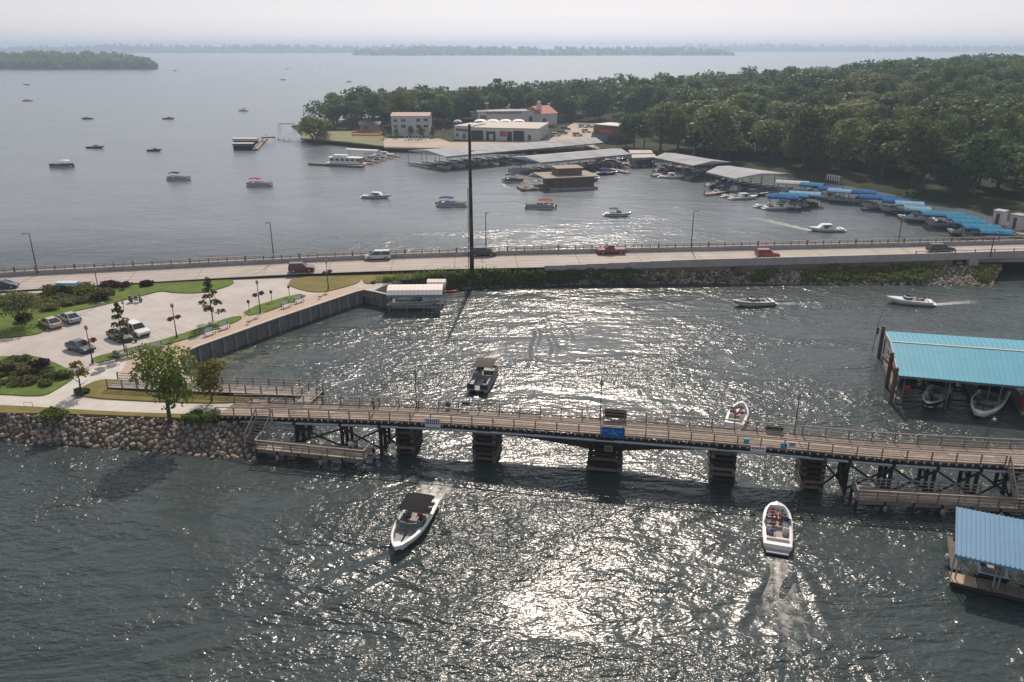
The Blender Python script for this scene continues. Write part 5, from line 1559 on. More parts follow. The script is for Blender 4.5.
# ------------------------------------------------------------------ cars
tyre = mat('tyre', (0.018, 0.018, 0.018), .8, rnd=0); rim_m = mat('rim', (0.35, 0.35, 0.36), .35, metal=.7, rnd=0)
cglass = glassmat('car_glass', (0.015, 0.02, 0.024), .06)
lamp_w = mat('headlamp', (.6, .6, .58), .2, rnd=0); lamp_r = mat('tail_lamp', (.3, .01, .01), .3, rnd=0)
def car(name, label, px, z, rz, paint_c, kind='sedan', cat='car', L=4.7):
    root = thing(name, label, cat, G(*px, z), rz)
    pm = gloss('car_paint_%s' % '_'.join(str(int(c * 255)) for c in paint_c), paint_c, .28)
    W_ = 1.85 if kind in ('sedan',) else 1.95
    # body side profile (x forward, z) lower body
    prof = {'sedan': [(-.48, .30), (-.5, .62), (-.48, .84), (-.40, .93), (-.1, .94), (.22, .92), (.38, .82), (.47, .68), (.5, .48), (.485, .28)],
            'suv': [(-.5, .35), (-.5, .85), (-.48, 1.05), (-.2, 1.06), (.22, 1.05), (.42, .98), (.49, .82), (.5, .5), (.49, .33)],
            'van': [(-.5, .30), (-.5, .85), (-.48, 1.02), (-.2, 1.03), (.30, 1.0), (.43, .88), (.49, .72), (.5, .45), (.49, .28)],
            'pickup': [(-.5, .42), (-.5, .85), (-.49, 1.08), (-.1, 1.08), (.24, 1.08), (.44, 1.05), (.495, .9), (.5, .6), (.49, .40)]}[kind]
    prof = [(x * L, zz) for x, zz in prof]
    mb = MB(); rings = []
    for y, sx, sz in ((-W_ / 2, .97, .96), (-W_ / 2 + .09, 1.0, 1.0), (W_ / 2 - .09, 1.0, 1.0), (W_ / 2, .97, .96)):
        rings.append([Vector((x * sx, y, .3 + (zz - .3) * sz)) for x, zz in prof])
    mb.loft(rings, True, True, True); bo_ = mb.build('body', pm, root); bv = bo_.modifiers.new('bevel', 'BEVEL'); bv.width = .14; bv.segments = 3; bv.limit_method = 'ANGLE'
    cab = {'sedan': (-.43, -.22, .05, .27, .88, 1.42), 'suv': (-.49, -.44, .06, .20, 1.02, 1.72), 'van': (-.49, -.45, .12, .34, .98, 1.74), 'pickup': (-.10, -.06, .12, .24, 1.04, 1.78)}[kind]
    xb, xt0, xt1, xf, z0, z1 = cab
    w0, w1 = W_ / 2 - .08, W_ / 2 - .26
    g = MB(); b0 = [(xb * L, -w0, z0), (xf * L, -w0, z0), (xf * L, w0, z0), (xb * L, w0, z0)]; t0 = [(xt0 * L, -w1, z1 - .05), (xt1 * L, -w1, z1 - .05), (xt1 * L, w1, z1 - .05), (xt0 * L, w1, z1 - .05)]
    g.add([*b0, *t0], [(0, 1, 5, 4), (1, 2, 6, 5), (2, 3, 7, 6), (3, 0, 4, 7)]); g.build('window_band', cglass, root)
    r_ = MB().add([(x * 1.0, y * 1.03, z_) for x, y, z_ in t0] + [(x * .97 + xt0 * L * .0, y * .9, z1 + .02) for x, y, _ in t0], [(0, 1, 5, 4), (1, 2, 6, 5), (2, 3, 7, 6), (3, 0, 4, 7), (4, 5, 6, 7)])
    rf_ = r_.build('roof', pm, root)
    pl = MB()
    for a, b in zip(b0, t0): pl.beam(Vector(a) * 1.0, Vector(b), .09, .09)
    for s in (-1, 1):
        xm = (xb + xf) / 2 * L; xm2 = (xt0 + xt1) / 2 * L
        pl.beam((xm, s * (w0 + .01), z0), (xm2, s * (w1 + .01), z1 - .03), .09, .05)
    pl.build('pillar', pm, root)
    if kind == 'pickup':
        MB().box((-.30 * L, 0, 1.09), (.36 * L, W_ - .3, .04)).build('bed', mat('truck_bed', (.04, .04, .04), rnd=0), root)
    wr = .34 if kind in ('sedan', 'van') else .39
    for x in (-.31 * L, .31 * L):
        for s in (-1, 1):
            w = MB().tube([(x, s * (W_ / 2 - .2), wr), (x, s * (W_ / 2 + .015), wr)], wr, 14).build('wheel', tyre, root)
            MB().tube([(x, s * (W_ / 2), wr), (x, s * (W_ / 2 + .03), wr)], wr * .62, 10).build('rim', rim_m, w)
    zh = prof[-3][1] * .92
    for s in (-1, 1):
        MB().box((.478 * L, s * (W_ / 2 - .28), zh), (.12, .36, .14)).build('headlight', lamp_w, root)
        MB().box((-.493 * L, s * (W_ / 2 - .22), .8), (.08, .24, .18)).build('taillight', lamp_r, root)
        MB().box((xf * L * .72, s * (W_ / 2 + .06), z0 + .06), (.14, .16, .12)).build('mirror', pm, root)
    MB().box((.495 * L, 0, .45), (.06, W_ * .7, .2)).build('grille', black, root)
    return root
pk = lambda a, b: heading(G(*a, PZ), G(*b, PZ))
car('parked_car', 'tan sedan parked nose away beside the upper bed', (51, 326), PZ, pk((60, 326), (42, 318)), (.42, .36, .27), 'sedan')
car('parked_car', 'silver blue sedan parked beside the tan sedan', (70, 321), PZ, pk((78, 322), (60, 314)), (.30, .36, .37), 'sedan')
car('parked_car', 'dark grey sedan parked nearest the basket lamp', (81, 350), PZ, pk((70, 345), (92, 352)), (.055, .075, .085), 'sedan')
car('parked_car', 'dark slate sedan parked beside the white wagon', (120, 339), PZ, pk((110, 334), (130, 343)), (.10, .125, .14), 'sedan')
car('parked_car', 'white sport utility car parked by the lawn strip', (138, 334), PZ, pk((127, 328), (148, 338)), (.68, .68, .66), 'suv')
def road_car(name, lb, px, col, kind, left, L, zr, cat='car'):
    zr = road_near(px[0]).z + .005
    p = G(*px, zr); i = min(range(len(FAR) - 1), key=lambda k: abs(FAR[k].x - p.x)); d = FAR[i + 1] - FAR[i]
    rz = math.atan2(d.y, d.x) + (math.pi if left else 0)
    return car(name, lb, px, zr, rz, col, kind, cat, L)
road_car('car', 'dark blue car on the road at the left edge of the picture', (4, 288), (.03, .06, .11), 'sedan', False, 4.8, 2.52)
road_car('car', 'dark red sport utility car at the turn into the car park', (302, 271.5), (.16, .02, .03), 'suv', False, 4.7, 2.66)
road_car('minivan', 'silver white minivan on the road left of the steel pole', (378, 259), (.52, .54, .56), 'van', True, 5.1, 2.88, 'van')
road_car('van', 'dark blue green van passing behind the steel pole', (483, 255.5), (.02, .05, .06), 'van', False, 5.2, 3.15, 'van')
road_car('pickup_truck', 'red pickup truck on the middle of the causeway road', (611, 253.5), (.24, .03, .03), 'pickup', True, 5.7, 3.62, 'truck')
road_car('car', 'bright red sport utility car right of the pickup on the causeway', (767, 257.5), (.33, .035, .02), 'suv', False, 4.5, 4.27)
road_car('car', 'black sport utility car at the right end of the causeway', (940, 252), (.02, .024, .03), 'suv', False, 5.2, 4.81)
# motorcycle
mc = thing('motorcycle', 'dark touring motorcycle parked alone in the middle of the lot', 'motorcycle', G(136, 302, PZ), .2)
for x in (-.72, .75):
    w = MB().tube([(x, -.07, .32), (x, .07, .32)], .32, 14).build('wheel', tyre, mc); MB().tube([(x, -.08, .32), (x, .08, .32)], .18, 10).build('rim', rim_m, w)
MB().ball((.15, 0, .85), (.42, .2, .18), 10, 7).build('tank', gloss('bike_plum', (.06, .02, .04)), mc, True)
MB().box((-.35, 0, .75), (.6, .32, .14)).build('seat', vin_g, mc); MB().box((-.8, 0, .98), (.42, .5, .36)).build('top_box', gloss('bike_plum', (.06, .02, .04)), mc)
for s in (-1, 1): MB().box((-.72, s * .33, .6), (.6, .2, .38)).build('pannier', gloss('bike_plum', (.06, .02, .04)), mc)
MB().box((.05, 0, .48), (.6, .34, .4)).build('engine', rim_m, mc); MB().box((.72, 0, .98), (.25, .56, .5)).build('fairing', gloss('bike_plum', (.06, .02, .04)), mc)
MB().add([(.72, -.26, 1.2), (.72, .26, 1.2), (.55, .22, 1.55), (.55, -.22, 1.55)], [(0, 1, 2, 3)]).build('windscreen', shield, mc)
MB().tube([(.75, 0, .32), (.55, 0, 1.1)], .05, 6).build('fork', rim_m, mc); MB().tube([(.45, -.4, 1.12), (.55, 0, 1.1), (.45, .4, 1.12)], .025, 6).build('handlebar', black, mc)
# ------------------------------------------------------------------ park furniture
bench_m = mat('bench_slat', (0.50, 0.54, 0.57), .5, rnd=.05)
def bench(px, rz, label):
    r = thing('bench', label, 'bench', G(*px, PZ + .01), rz, 'benches along the seawall walk')
    for k in range(4): MB().box((0, -.25 + .13 * k, .45), (1.85, .11, .04)).build('seat_slat', bench_m, r)
    for k in range(4):
        q = Quaternion((1, 0, 0), -.2)
        MB().box((0, .27 + .03 * k, .56 + .12 * k), (1.85, .04, .10), q=q).build('back_slat', bench_m, r)
    for s in (-1, 1):
        MB().box((s * .8, -.2, .22), (.07, .07, .44)).build('leg', black, r); MB().box((s * .8, .26, .5), (.07, .07, 1.0)).build('leg', black, r)
        MB().box((s * .8, 0, .62), (.07, .55, .05)).build('armrest', black, r)
wd = heading(G(193, 348, PZ), G(278, 318, PZ))
for px, lb in (((140, 355), 'pale slatted bench beside the person in pink'), ((158, 350), 'pale slatted bench just left of the bushy tree'), ((210, 335), 'pale slatted bench left of the pair below the maple sapling'), ((224.5, 329), 'pale slatted bench right of the pair below the maple sapling'), ((286.5, 307.5), 'pale slatted bench left of the pair near the far basket lamps'), ((299.5, 302.5), 'pale slatted bench right of the pair near the far basket lamps')):
    bench(px, wd, lb)
flower = leafmat('basket_flowers', (0.10, 0.022, 0.035), (0.22, 0.06, 0.09), rnd=.1)
def basket_lamp(base, h, label):
    r = thing('basket_lamp', label, 'lamp', G(*base, PZ), wd, 'lamps with flower baskets along the seawall walk')
    MB().tube([(0, 0, 0), (0, 0, .25), (0, 0, .26), (0, 0, 1.2), (0, 0, h)], [.22, .2, .12, .075, .05], 8).build('pole', black, r)
    MB().box((0, 0, .06), (.7, .7, .12)).build('footing', kerb_m, r)
    MB().tube([(0, 0, h), (0, 0, h + .1), (0, 0, h + .5), (0, 0, h + .68)], [.07, .2, .24, .05], 8).build('lantern', mat('lantern_glass', (.25, .25, .24), .3, rnd=0), r)
    MB().tube([(-.75, 0, h * .72), (.75, 0, h * .72)], .03, 6).build('crossarm', black, r)
    for s in (-1, 1):
        rng = np.random.default_rng(int(base[0]) + s)
        b_ = link('flower_basket', cloud_mesh('flower_basket', leaf_cloud([((s * .62, 0, h * .66), (.5, .42, .34))], 170, .09, rng, shell=.3), flower), r)
        MB().tube([(s * .62, 0, h * .6), (s * .62, 0, h * .66)], [.12, .24], 8).build('pot', black, b_)
basket_lamp((93, 364), 4.8, 'black lamp with purple flower baskets nearest the dark grey sedan')
basket_lamp((177, 338), 4.6, 'black lamp with purple flower baskets behind the bushy tree')
basket_lamp((260.5, 313.5), 4.8, 'black lamp with purple flower baskets at the end of the long lawn strip')
basket_lamp((328.5, 290), 4.8, 'black lamp with purple flower baskets nearest the white canopy lift')
def street_lamp(base, z, h, arm, label, m=None):
    m = m or mat('lamp_pole_brown', (.10, .07, .055), .6, rnd=.1)
    r = thing('street_lamp', label, 'lamp', G(*base, z), 0, 'street lamps along the causeway')
    MB().tube([(0, 0, 0), (0, 0, .4), (0, 0, .41), (0, 0, h)], [.2, .18, .12, .07], 8).build('pole', m, r)
    MB().tube([(0, 0, h - .1), (arm * .6, -.2, h + .1), (arm, -.4, h + .05)], .045, 6).build('arm', m, r)
    MB().ball((arm * 1.15, -.45, h), (.42, .2, .1), 8, 6).build('lamp_head', m, r)
for b, z, h, a, lb in (((37.5, 273), 2.9, 7.4, -.6, 'tall brown street lamp on the parapet at far left'), ((274, 260), 3.0, 7.4, -.4, 'tall brown street lamp on the parapet above the red car'), ((486, 250), 3.3, 7.6, .4, 'tall brown street lamp on the parapet beside the dark van'),
    ((691, 248), 3.7, 7.6, .4, 'tall brown street lamp on the parapet in the right half of the road'), ((898, 243.5), 4.0, 7.4, .4, 'tall brown street lamp on the parapet beside the blue canopies'), ((990, 257), 4.0, 5.0, .8, 'black street lamp on the near barrier at the right')):
    street_lamp(b, z, h, a, lb)
r = thing('lot_lamp', 'plain tall black lamp at the purple shrub in the upper bed', 'lamp', G(101, 304, PZ), 0)
MB().tube([(0, 0, 0), (0, 0, 1), (0, 0, 5.6)], [.16, .09, .06], 8).build('pole', black, r); MB().tube([(0, 0, 5.5), (0, 0, 5.7), (0, 0, 6.1)], [.1, .26, .1], 8).build('lantern', mat('lantern_glass', (.25, .25, .24), .3, rnd=0), r); MB().box((0, 0, .1), (.6, .6, .3)).build('footing', kerb_m, r)
for px, h, lb in (((249.5, 312), 1.7, 'short black post sign on the kerb left of the far basket lamp'), ((272, 302), 1.7, 'short black post sign on the kerb right of the far basket lamp'), ((289.5, 296), 1.6, 'short dark red post sign at the lot entrance'), ((124, 310), 1.2, 'short post with pale blue parking plate near the motorcycle')):
    r = thing('post_sign', lb, 'sign', G(*px, PZ), 0); MB().tube([(0, 0, 0), (0, 0, h)], .05, 6).build('post', black, r)
    MB().box((0, -.06, h + .05), (.42, .05, .5)).build('plate', {124: mat('plate_blue', (.25, .33, .5), rnd=0), 289.5: mat('plate_red', (.14, .04, .04), rnd=0)}.get(px[0], black), r)
r = thing('utility_box', 'pale blue utility cabinet set in the hedge by the road', 'cabinet', G(69, 292, PZ), 0)
pb = mat('cabinet_blue', (.42, .55, .58), .5, rnd=0)
MB().box((0, 0, .85), (3.4, 1.3, 1.7)).build('cabinet', pb, r); MB().prism([(-1.8, -.75), (1.8, -.75), (1.8, .75), (-1.8, .75)], 1.703, 1.83).build('lid', pb, r)
r = thing('bike_rack', 'small grey hoop rack beside the lakeside path', 'rack', G(29, 408, PZ), 0); MB().tube([(-.5, 0, 0), (-.5, 0, .7), (.5, 0, .7), (.5, 0, 0)], .04, 6).build('hoop', alu, r); MB().box((0, 0, .02), (1.3, .3, .04)).build('base', kerb_m, r)
# ------------------------------------------------------------------ steel monopole with cables
up = thing('utility_pole', 'very tall dark steel utility pole standing in the reeds', 'pole', G(472, 273, 2.3), world=True)
pb_ = G(472, 273, 2.3); poleS = mat('weathering_steel', (.045, .032, .028), .75, var=.3, scale=.5, rnd=0)
f_ = pix(pb_)[2]; hp = 2.3 + (273 - 127) * f_ / F_PX * .985
for k in range(5):
    z0, z1 = 2.0 + (hp - 2) * k / 5, 2.0 + (hp - 2) * (k + 1) / 5
    r0 = .42 - .2 * k / 5; r1 = .42 - .2 * (k + 1) / 5 + .012
    MB().tube([(pb_.x, pb_.y, z0), (pb_.x, pb_.y, z1 + .05)], [r0, r1], 12).build('section', poleS, up, True)
MB().tube([(pb_.x - .62, pb_.y - .1, 2.2), (pb_.x - .45, pb_.y - .1, hp * .62)], .07, 6).build('conduit', poleS, up)
for z in (hp - .6, hp - 2.6, hp - 4.6):
    MB().tube([(pb_.x, pb_.y, z), (pb_.x + .9, pb_.y + .1, z + .12)], [.1, .06], 6).build('insulator_arm', poleS, up)
cab_m = mat('cable', (.10, .10, .105), .6, rnd=0)
for i, z in enumerate((hp - .5, hp - 2.5, hp - 4.5, hp - 12.0)):
    a = Vector((pb_.x + (.9 if i < 3 else .4), pb_.y, z + .1)); b = Vector((260, 175, z - 6)); pts = []
    for k in range(25):
        t = k / 24; q = a.lerp(b, t); q.z -= 5.5 * 4 * t * (1 - t) * .5; pts.append(q)
    root_ = thing('power_cable', ['topmost thin power cable running right from the steel pole', 'second thin power cable running right from the steel pole', 'third thin power cable running right from the steel pole', 'lowest thin cable running right from the steel pole'][i], 'cable', a, world=True)
    MB().tube(pts, .013 if i < 3 else .016, 4).build('wire', cab_m, root_)
# ------------------------------------------------------------------ boathouses at right
teal_roof = mat('teal_metal_roof', (0.05, 0.27, 0.37), 0.6, var=.08, scale=.4, rnd=.03)
blue_roof = mat('pale_blue_metal_roof', (0.11, 0.24, 0.38), 0.6, var=.08, scale=.4, rnd=.03)
trim_p = mat('roof_trim', (0.50, 0.42, 0.36), .7, rnd=.05)
post_br = mat('brown_pile', (0.11, 0.075, 0.055), .85, rnd=.15)
alud = mat('dock_steel', (0.16, 0.18, 0.19), .5, metal=.4, rnd=.1)
pan_w = mat('gable_panel', (0.42, 0.40, 0.37), .7, rnd=.04)
dockw = mat('dock_boards', (0.14, 0.118, 0.10), .85, var=.25, rnd=.2)
def quadroof(mb, a, b, c, d, th=.06):
    up = Vector((0, 0, th)); mb.add([a, b, c, d, a - up, b - up, c - up, d - up], [(0, 1, 2, 3), (7, 6, 5, 4), (0, 4, 5, 1), (1, 5, 6, 2), (2, 6, 7, 3), (3, 7, 4, 0)])
bh = thing('boathouse', 'open boathouse with turquoise ribbed metal roof behind the right end of the bridge', 'boathouse', G(950, 400, 0), world=True)
EZ, RZ = 3.9, 4.7
nl_ = G(899, 375.5, EZ); nr_ = G(1024, 386.5, EZ); fl_ = G(885, 331, EZ); fr_ = G(1024, 340.5, EZ)
ext = 9.0
dn = (nr_ - nl_).normalized(); nr2 = nl_ + dn * ((nr_ - nl_).length + ext); dfv = (fr_ - fl_).normalized(); fr2 = fl_ + dfv * ((fr_ - fl_).length + ext)
rl = fl_.lerp(nl_, .40); rl.z = RZ; rr2 = fr2.lerp(nr2, .40); rr2.z = RZ
N_ = 40
for (a0, a1, b0, b1) in ((nl_, nr2, rl, rr2), (rl, rr2, fl_, fr2)):
    for k in range(N_):
        t0, t1 = k / N_, (k + 1) / N_ - .0012
        mb = MB(); quadroof(mb, a0.lerp(a1, t0), a0.lerp(a1, t1), b0.lerp(b1, t1), b0.lerp(b1, t0)); mb.build('roof_panel', teal_roof, bh)
        e = a0.lerp(a1, t0); f_ = b0.lerp(b1, t0); beam('roof_rib', teal_roof, bh, e + Vector((0, 0, .03)), f_ + Vector((0, 0, .03)), .06, .06)
beam('ridge_cap', trim_p, bh, rl + Vector((0, 0, .05)), rr2 + Vector((0, 0, .05)), .3, .08)
beam('barge_board', trim_p, bh, nl_ - dn * .08, rl - dn * .08, .1, .22); beam('barge_board', trim_p, bh, rl - dn * .08, fl_ - dn * .08, .1, .22)
mb = MB().add([nl_ + Vector((.1, 0, -.05)), rl + Vector((.1, 0, -.08)), fl_ + Vector((.1, 0, -.05)), fl_ + Vector((.1, 0, -.9)), nl_ + Vector((.1, 0, -.9))], [(0, 1, 2, 3, 4)])
mb.build('gable_panel', pan_w, bh)
for t in (.25, .4, .55, .7):  # faint painted letters across the gable
    q = nl_.lerp(fl_, t); MB().box((q.x + .06, q.y, EZ - .35), (.03, .7, .3), heading(nl_, fl_) - math.pi / 2).build('marking', mat('gable_blue', (.16, .2, .34), rnd=0), bh)
for q, zt in ((nl_.lerp(fl_, .02), EZ + .9), (nl_.lerp(fl_, .33), EZ + .95), (nl_.lerp(fl_, .97), EZ + .9)):
    MB().tube([(q.x - .35, q.y, -3), (q.x - .35, q.y, zt)], .26, 10).build('pile', post_br, bh)
for t in (0, .25, .5, .75, 1):
    for a, b in ((nl_, nr2), (fl_, fr2)):
        q = a.lerp(b, t); piece('post', alud, bh, (q.x + .2, q.y + (.15 if a is nl_ else -.15), EZ / 2 - .3), (.14, .14, EZ + .3))
beam('eave_beam', alud, bh, nl_ + Vector((0, .1, -.2)), nr2 + Vector((0, .1, -.2)), .1, .25); beam('eave_beam', alud, bh, fl_ + Vector((0, -.1, -.2)), fr2 + Vector((0, -.1, -.2)), .1, .25)
# finger docks inside
base_l, base_r = G(897, 405, .5), None
L_h = (nr2 - nl_).length
dv = (fl_ - nl_).normalized(); DL = (fl_ - nl_).length
dvh = Vector((dv.x, dv.y, 0)).normalized()
def bp(u, v, z): q = Vector((nl_.x, nl_.y, 0)) + Vector((dn.x, dn.y, 0)).normalized() * u + dvh * v; q.z = z; return q
for u in (.5, 5.2, 10.0, 14.8, 19.6):
    n = 9
    for k in range(n):
        beam('dock_board', dockw, bh, bp(u, .4 + k * (DL - .8) / n, .55), bp(u, .4 + (k + .94) * (DL - .8) / n, .55), 1.0, .12)
    beam('float', darkconc, bh, bp(u, .45, .2), bp(u, DL - .4, .2), .9, .5)
    for v in (.6, DL * .5, DL - .6): piece('dock_post', alud, bh, bp(u + .35, v, 2.0), (.1, .1, 3.4), 0)
beam('walk', dockw, bh, bp(.4, DL * .52, .57), bp(L_h - .3, DL * .52, .57), 1.4, .14)
bha = heading(bp(0, 5, 0), bp(0, 0, 0))
c_, h_ = at_px((921, 417), (946, 386)); boat('speedboat', 'black hulled runabout with white rim berthed in the left slip of the turquoise boathouse', c_, h_, 8.0, 2.75, black_g, gel, vin_g, canv_k)
c_, h_ = at_px((971, 428), (1000, 388)); boat('speedboat', 'large white cruiser berthed in the right slip of the turquoise boathouse', c_, h_, 10.5, 3.5, gel, gel, vin_g, canv_k)
boat('speedboat', 'white runabout under cover in the rear left slip of the turquoise boathouse', bp(3.0, DL - 4, 0), bha + math.pi, 6.6, 2.4, gel, gel, vin_g, canv_b)
boat('speedboat', 'navy runabout in the rear middle slip of the turquoise boathouse', bp(7.8, DL - 4, 0), bha + math.pi, 6.8, 2.4, navy_g, gel, vin_g, canv_k)
r = thing('life_vest_rack', 'red life vests hung on the left post of the turquoise boathouse', 'rack', bp(.9, .5, 1.2), 0)
MB().box((0, 0, .7), (.12, .12, 1.6)).build('post', alud, r)
for k in range(2): MB().ball((.25 + .3 * k, -.05, .9 + .1 * k), (.24, .16, .4), 8, 6).build('vest', vin_r, r)
r = thing('fuel_cabinet', 'red cabinet on the boathouse dock at the right edge', 'cabinet', bp(14.8, 1.2, .62), 0)
MB().box((0, 0, .9), (.9, .6, 1.8)).build('cabinet', mat('cabinet_red', (.30, .06, .03), rnd=0), r); MB().box((0, -.32, 1.0), (.7, .03, 1.2)).build('door', mat('cabinet_red2', (.24, .05, .03), rnd=0), r)
r = thing('flag_pole', 'thin mast leaning at the far corner of the turquoise boathouse', 'mast', G(872, 350, 0), 0)
MB().tube([(0, 0, -2), (.3, 0, 4.4), (.75, .1, 6.4)], [.06, .05, .02], 6).build('mast', alud, r); MB().box((.35, 0, 3.0), (.25, .25, 1.0)).build('box', black, r)
r = thing('globe_lamp', 'small globe lamp on a bent post by the boathouse dock', 'lamp', G(986, 444, 1.0), 0)
MB().tube([(-.6, 0, -3), (0, 0, 3.0), (.1, 0, 3.4), (.3, 0, 3.3)], .05, 6).build('post', alud, r); MB().ball((.32, 0, 2.95), .2, 10, 7).build('globe', mat('globe_cream', (.55, .48, .33), .4, rnd=0), r)
# near shed-roofed dock
sd = thing('covered_dock', 'floating dock with pale blue ribbed shed roof in the lower right corner', 'dock', G(990, 590, 0), world=True)
HZ0, HZ1 = 3.1, 3.9
TL, BL, TR, BR = G(957, 507, HZ1), G(956, 554.5, HZ0), G(1024, 520, HZ1), G(1024, 569.7, HZ0)
d1 = (TR - TL).normalized(); d2 = (BR - BL).normalized(); TR2, BR2 = TR + d1 * 7, BR + d2 * 7
N_ = 34
for k in range(N_):
    t0, t1 = k / N_, (k + 1) / N_ - .0015
    mb = MB(); quadroof(mb, BL.lerp(BR2, t0), BL.lerp(BR2, t1), TL.lerp(TR2, t1), TL.lerp(TR2, t0)); mb.build('roof_panel', blue_roof, sd)
    beam('roof_rib', blue_roof, sd, BL.lerp(BR2, t0) + Vector((0, 0, .03)), TL.lerp(TR2, t0) + Vector((0, 0, .03)), .07, .09)
beam('fascia', blue_roof, sd, BL + Vector((0, -.06, -.1)), BR2 + Vector((0, -.06, -.1)), .06, .2)
beam('fascia', alud, sd, TL + Vector((-.05, 0, -.1)), BL + Vector((-.05, 0, -.1)), .06, .2)
for t in (.01, .27, .54, .8):
    for dx in (0, .35):
        a = BL.lerp(BR2, t) + d2 * dx; piece('post', steel_b, sd, (a.x + .05, a.y + .35, HZ0 / 2 + .1), (.1, .1, HZ0 - .3))
        beam('brace', steel_b, sd, (a.x + .05, a.y + .4, HZ0 - .1), (a.x + .55, a.y + .6, HZ0 - 1.0), .07, .07)
    b_ = TL.lerp(TR2, t); piece('post', alud, sd, (b_.x + .1, b_.y - .2, HZ1 / 2), (.12, .12, HZ1 - .3))
DLp, DRp = G(950, 582, .55), G(1024, 599, .55); dd = (DRp - DLp).normalized(); nn = Vector((-dd.y, dd.x, 0))
ply = mat('plywood', (.40, .29, .20), .8, rnd=.05)
for k in range(16):
    a = DLp + dd * (k * 1.0); m_d = ply if k in (0, 1) else dockw
    beam('deck_panel', m_d, sd, a + nn * .75 + dd * .02, a + dd * .98 + nn * .75, 1.4, .12)
for o_ in (.02, 1.48): beam('edge_beam', crib, sd, DLp + nn * o_ - Vector((0, 0, .16)), DLp + dd * 16 + nn * o_ - Vector((0, 0, .16)), .14, .26)
for k in range(5): beam('float', black, sd, DLp + dd * (.6 + 3.2 * k) + nn * 1 - Vector((0, 0, .45)), DLp + dd * (3.0 + 3.2 * k) + nn * .75 - Vector((0, 0, .5)), 1.2, .5)
LTp = G(958, 545, .55)
beam('finger', dockw, sd, DLp + nn * 2 + dd * .5, DLp + nn * ((TL - BL).to_2d().length + .6) + dd * .5, .7, .14)
MB().ball(DLp + nn * 3.6 + Vector((-.05, 0, .15)), (.18, .18, .28), 10, 7).build('fender', vin_w, sd)
beam('finger', dockw, sd, DLp + nn * 2 + dd * 6.2, DLp + nn * ((TL - BL).to_2d().length + .6) + dd * 6.2, 1.0, .14)
dh = math.atan2(dd.y, dd.x) + math.pi / 2
boat('speedboat', 'dark covered runabout moored in the shade under the pale blue roof', DLp + dd * 3.3 + nn * 5.2 - Vector((0, 0, .55)), dh, 6.4, 2.4, navy_g, grey_g, vin_g, None)
# white canopy boat lift by the seawall corner
cl = thing('canopy_lift', 'white ribbed canopy boat lift beside the seawall corner', 'boat lift', G(415, 303, 0), world=True)
canw = mat('canopy_white', (.66, .60, .56), .7, var=.06, rnd=.02); canb = mat('canopy_blue_trim', (.16, .24, .34), .7, rnd=.03)
def canopy(root, A, B_, wid, zc, rise, m, trim, nrib=12):
    d = (B_ - A); L = d.length; d = d.normalized(); n = Vector((-d.y, d.x, 0))
    prof = [(-.5, -.35), (-.5, 0), (-.34, .7), (0, 1.0), (.34, .7), (.5, 0), (.5, -.35)]
    for k in range(nrib):
        t0, t1 = L * k / nrib, L * (k + .97) / nrib
        mb = MB(); mb.loft([[A + d * t + n * (y * wid) + Vector((0, 0, z * rise)) for y, z in prof[1:-1]] for t in (t0, t1)]); mb.f = [f[::-1] for f in mb.f]
        mb.build('roof_strip', m, root)
    for s, (y, z) in ((0, prof[0]), (1, prof[-1])):
        beam('valance', trim, root, A + n * y * wid + Vector((0, 0, -.17 * 1)), B_ + n * y * wid + Vector((0, 0, -.17)), .05, .42)
    for t in (0, L):
        mb = MB().add([A + d * t + n * (y * wid) + Vector((0, 0, z * rise)) for y, z in prof[1:-1]], [(0, 1, 2, 3, 4)]); mb.build('end_panel', m, root)
A = G(388, 291, 3.0); B_ = G(443, 290.5, 3.0); canopy(cl, A, B_, 5.0, 3.0, .9, canw, canb, 14)
d = (B_ - A).normalized(); n = Vector((-d.y, d.x, 0))
for t in (.04, .35, .66, .96):
    for s in (-2.3, 2.3):
        q = A.lerp(B_, t) + n * s; piece('post', alu, cl, (q.x, q.y, .9), (.1, .1, 4.0), 0)
beam('cradle', alu, cl, A + n * -1.4 + Vector((.8, 0, -2.5)), B_ + n * -1.4 + Vector((-.8, 0, -2.5)), .12, .2)
beam('cradle', alu, cl, A + n * 1.4 + Vector((.8, 0, -2.5)), B_ + n * 1.4 + Vector((-.8, 0, -2.5)), .12, .2)
boat('speedboat', 'white boat hanging in the white canopy lift by the seawall', (A + B_) / 2 - Vector((0, 0, 2.5)), heading(A, B_), 8.6, 2.5, gel, gel, vin_g, None, grey_g, open_bow=False)
c2 = thing('canopy_lift', 'smaller white peaked canopy behind the long canopy lift', 'boat lift', G(438, 297, 0), world=True)
A = G(427.5, 284, 3.2); B_ = G(446, 284, 3.2); canopy(c2, A, B_, 3.0, 3.2, .9, canw, canw, 5)
for t in (.06, .94):
    for s in (-1.4, 1.4):
        q = A.lerp(B_, t) + Vector((0, s, 0)); piece('post', alu, c2, (q.x, q.y, .9), (.1, .1, 4.4), 0)
r = thing('lift_dock', 'short pale timber dock leading to the white canopy lift', 'dock', G(375, 297, 0), world=True)
a, b = G(362, 294, 1.4), G(388, 296, 1.4)
for k in range(5): beam('dock_board', wood, r, a.lerp(b, 0) + Vector((0, -.9 + .4 * k, 0)), a.lerp(b, 1) + Vector((0, -.9 + .4 * k, 0)), .36, .1)
for t in (.1, .5, .9):
    for s in (-.9, .7): q = a.lerp(b, t); MB().tube([(q.x, q.y + s, -2), (q.x, q.y + s, 1.35)], .12, 6).build('pile', crib, r)
r = thing('kayak', 'small orange kayak lying at the right end of the white canopy lift', 'kayak', G(449, 292, .05), .1)
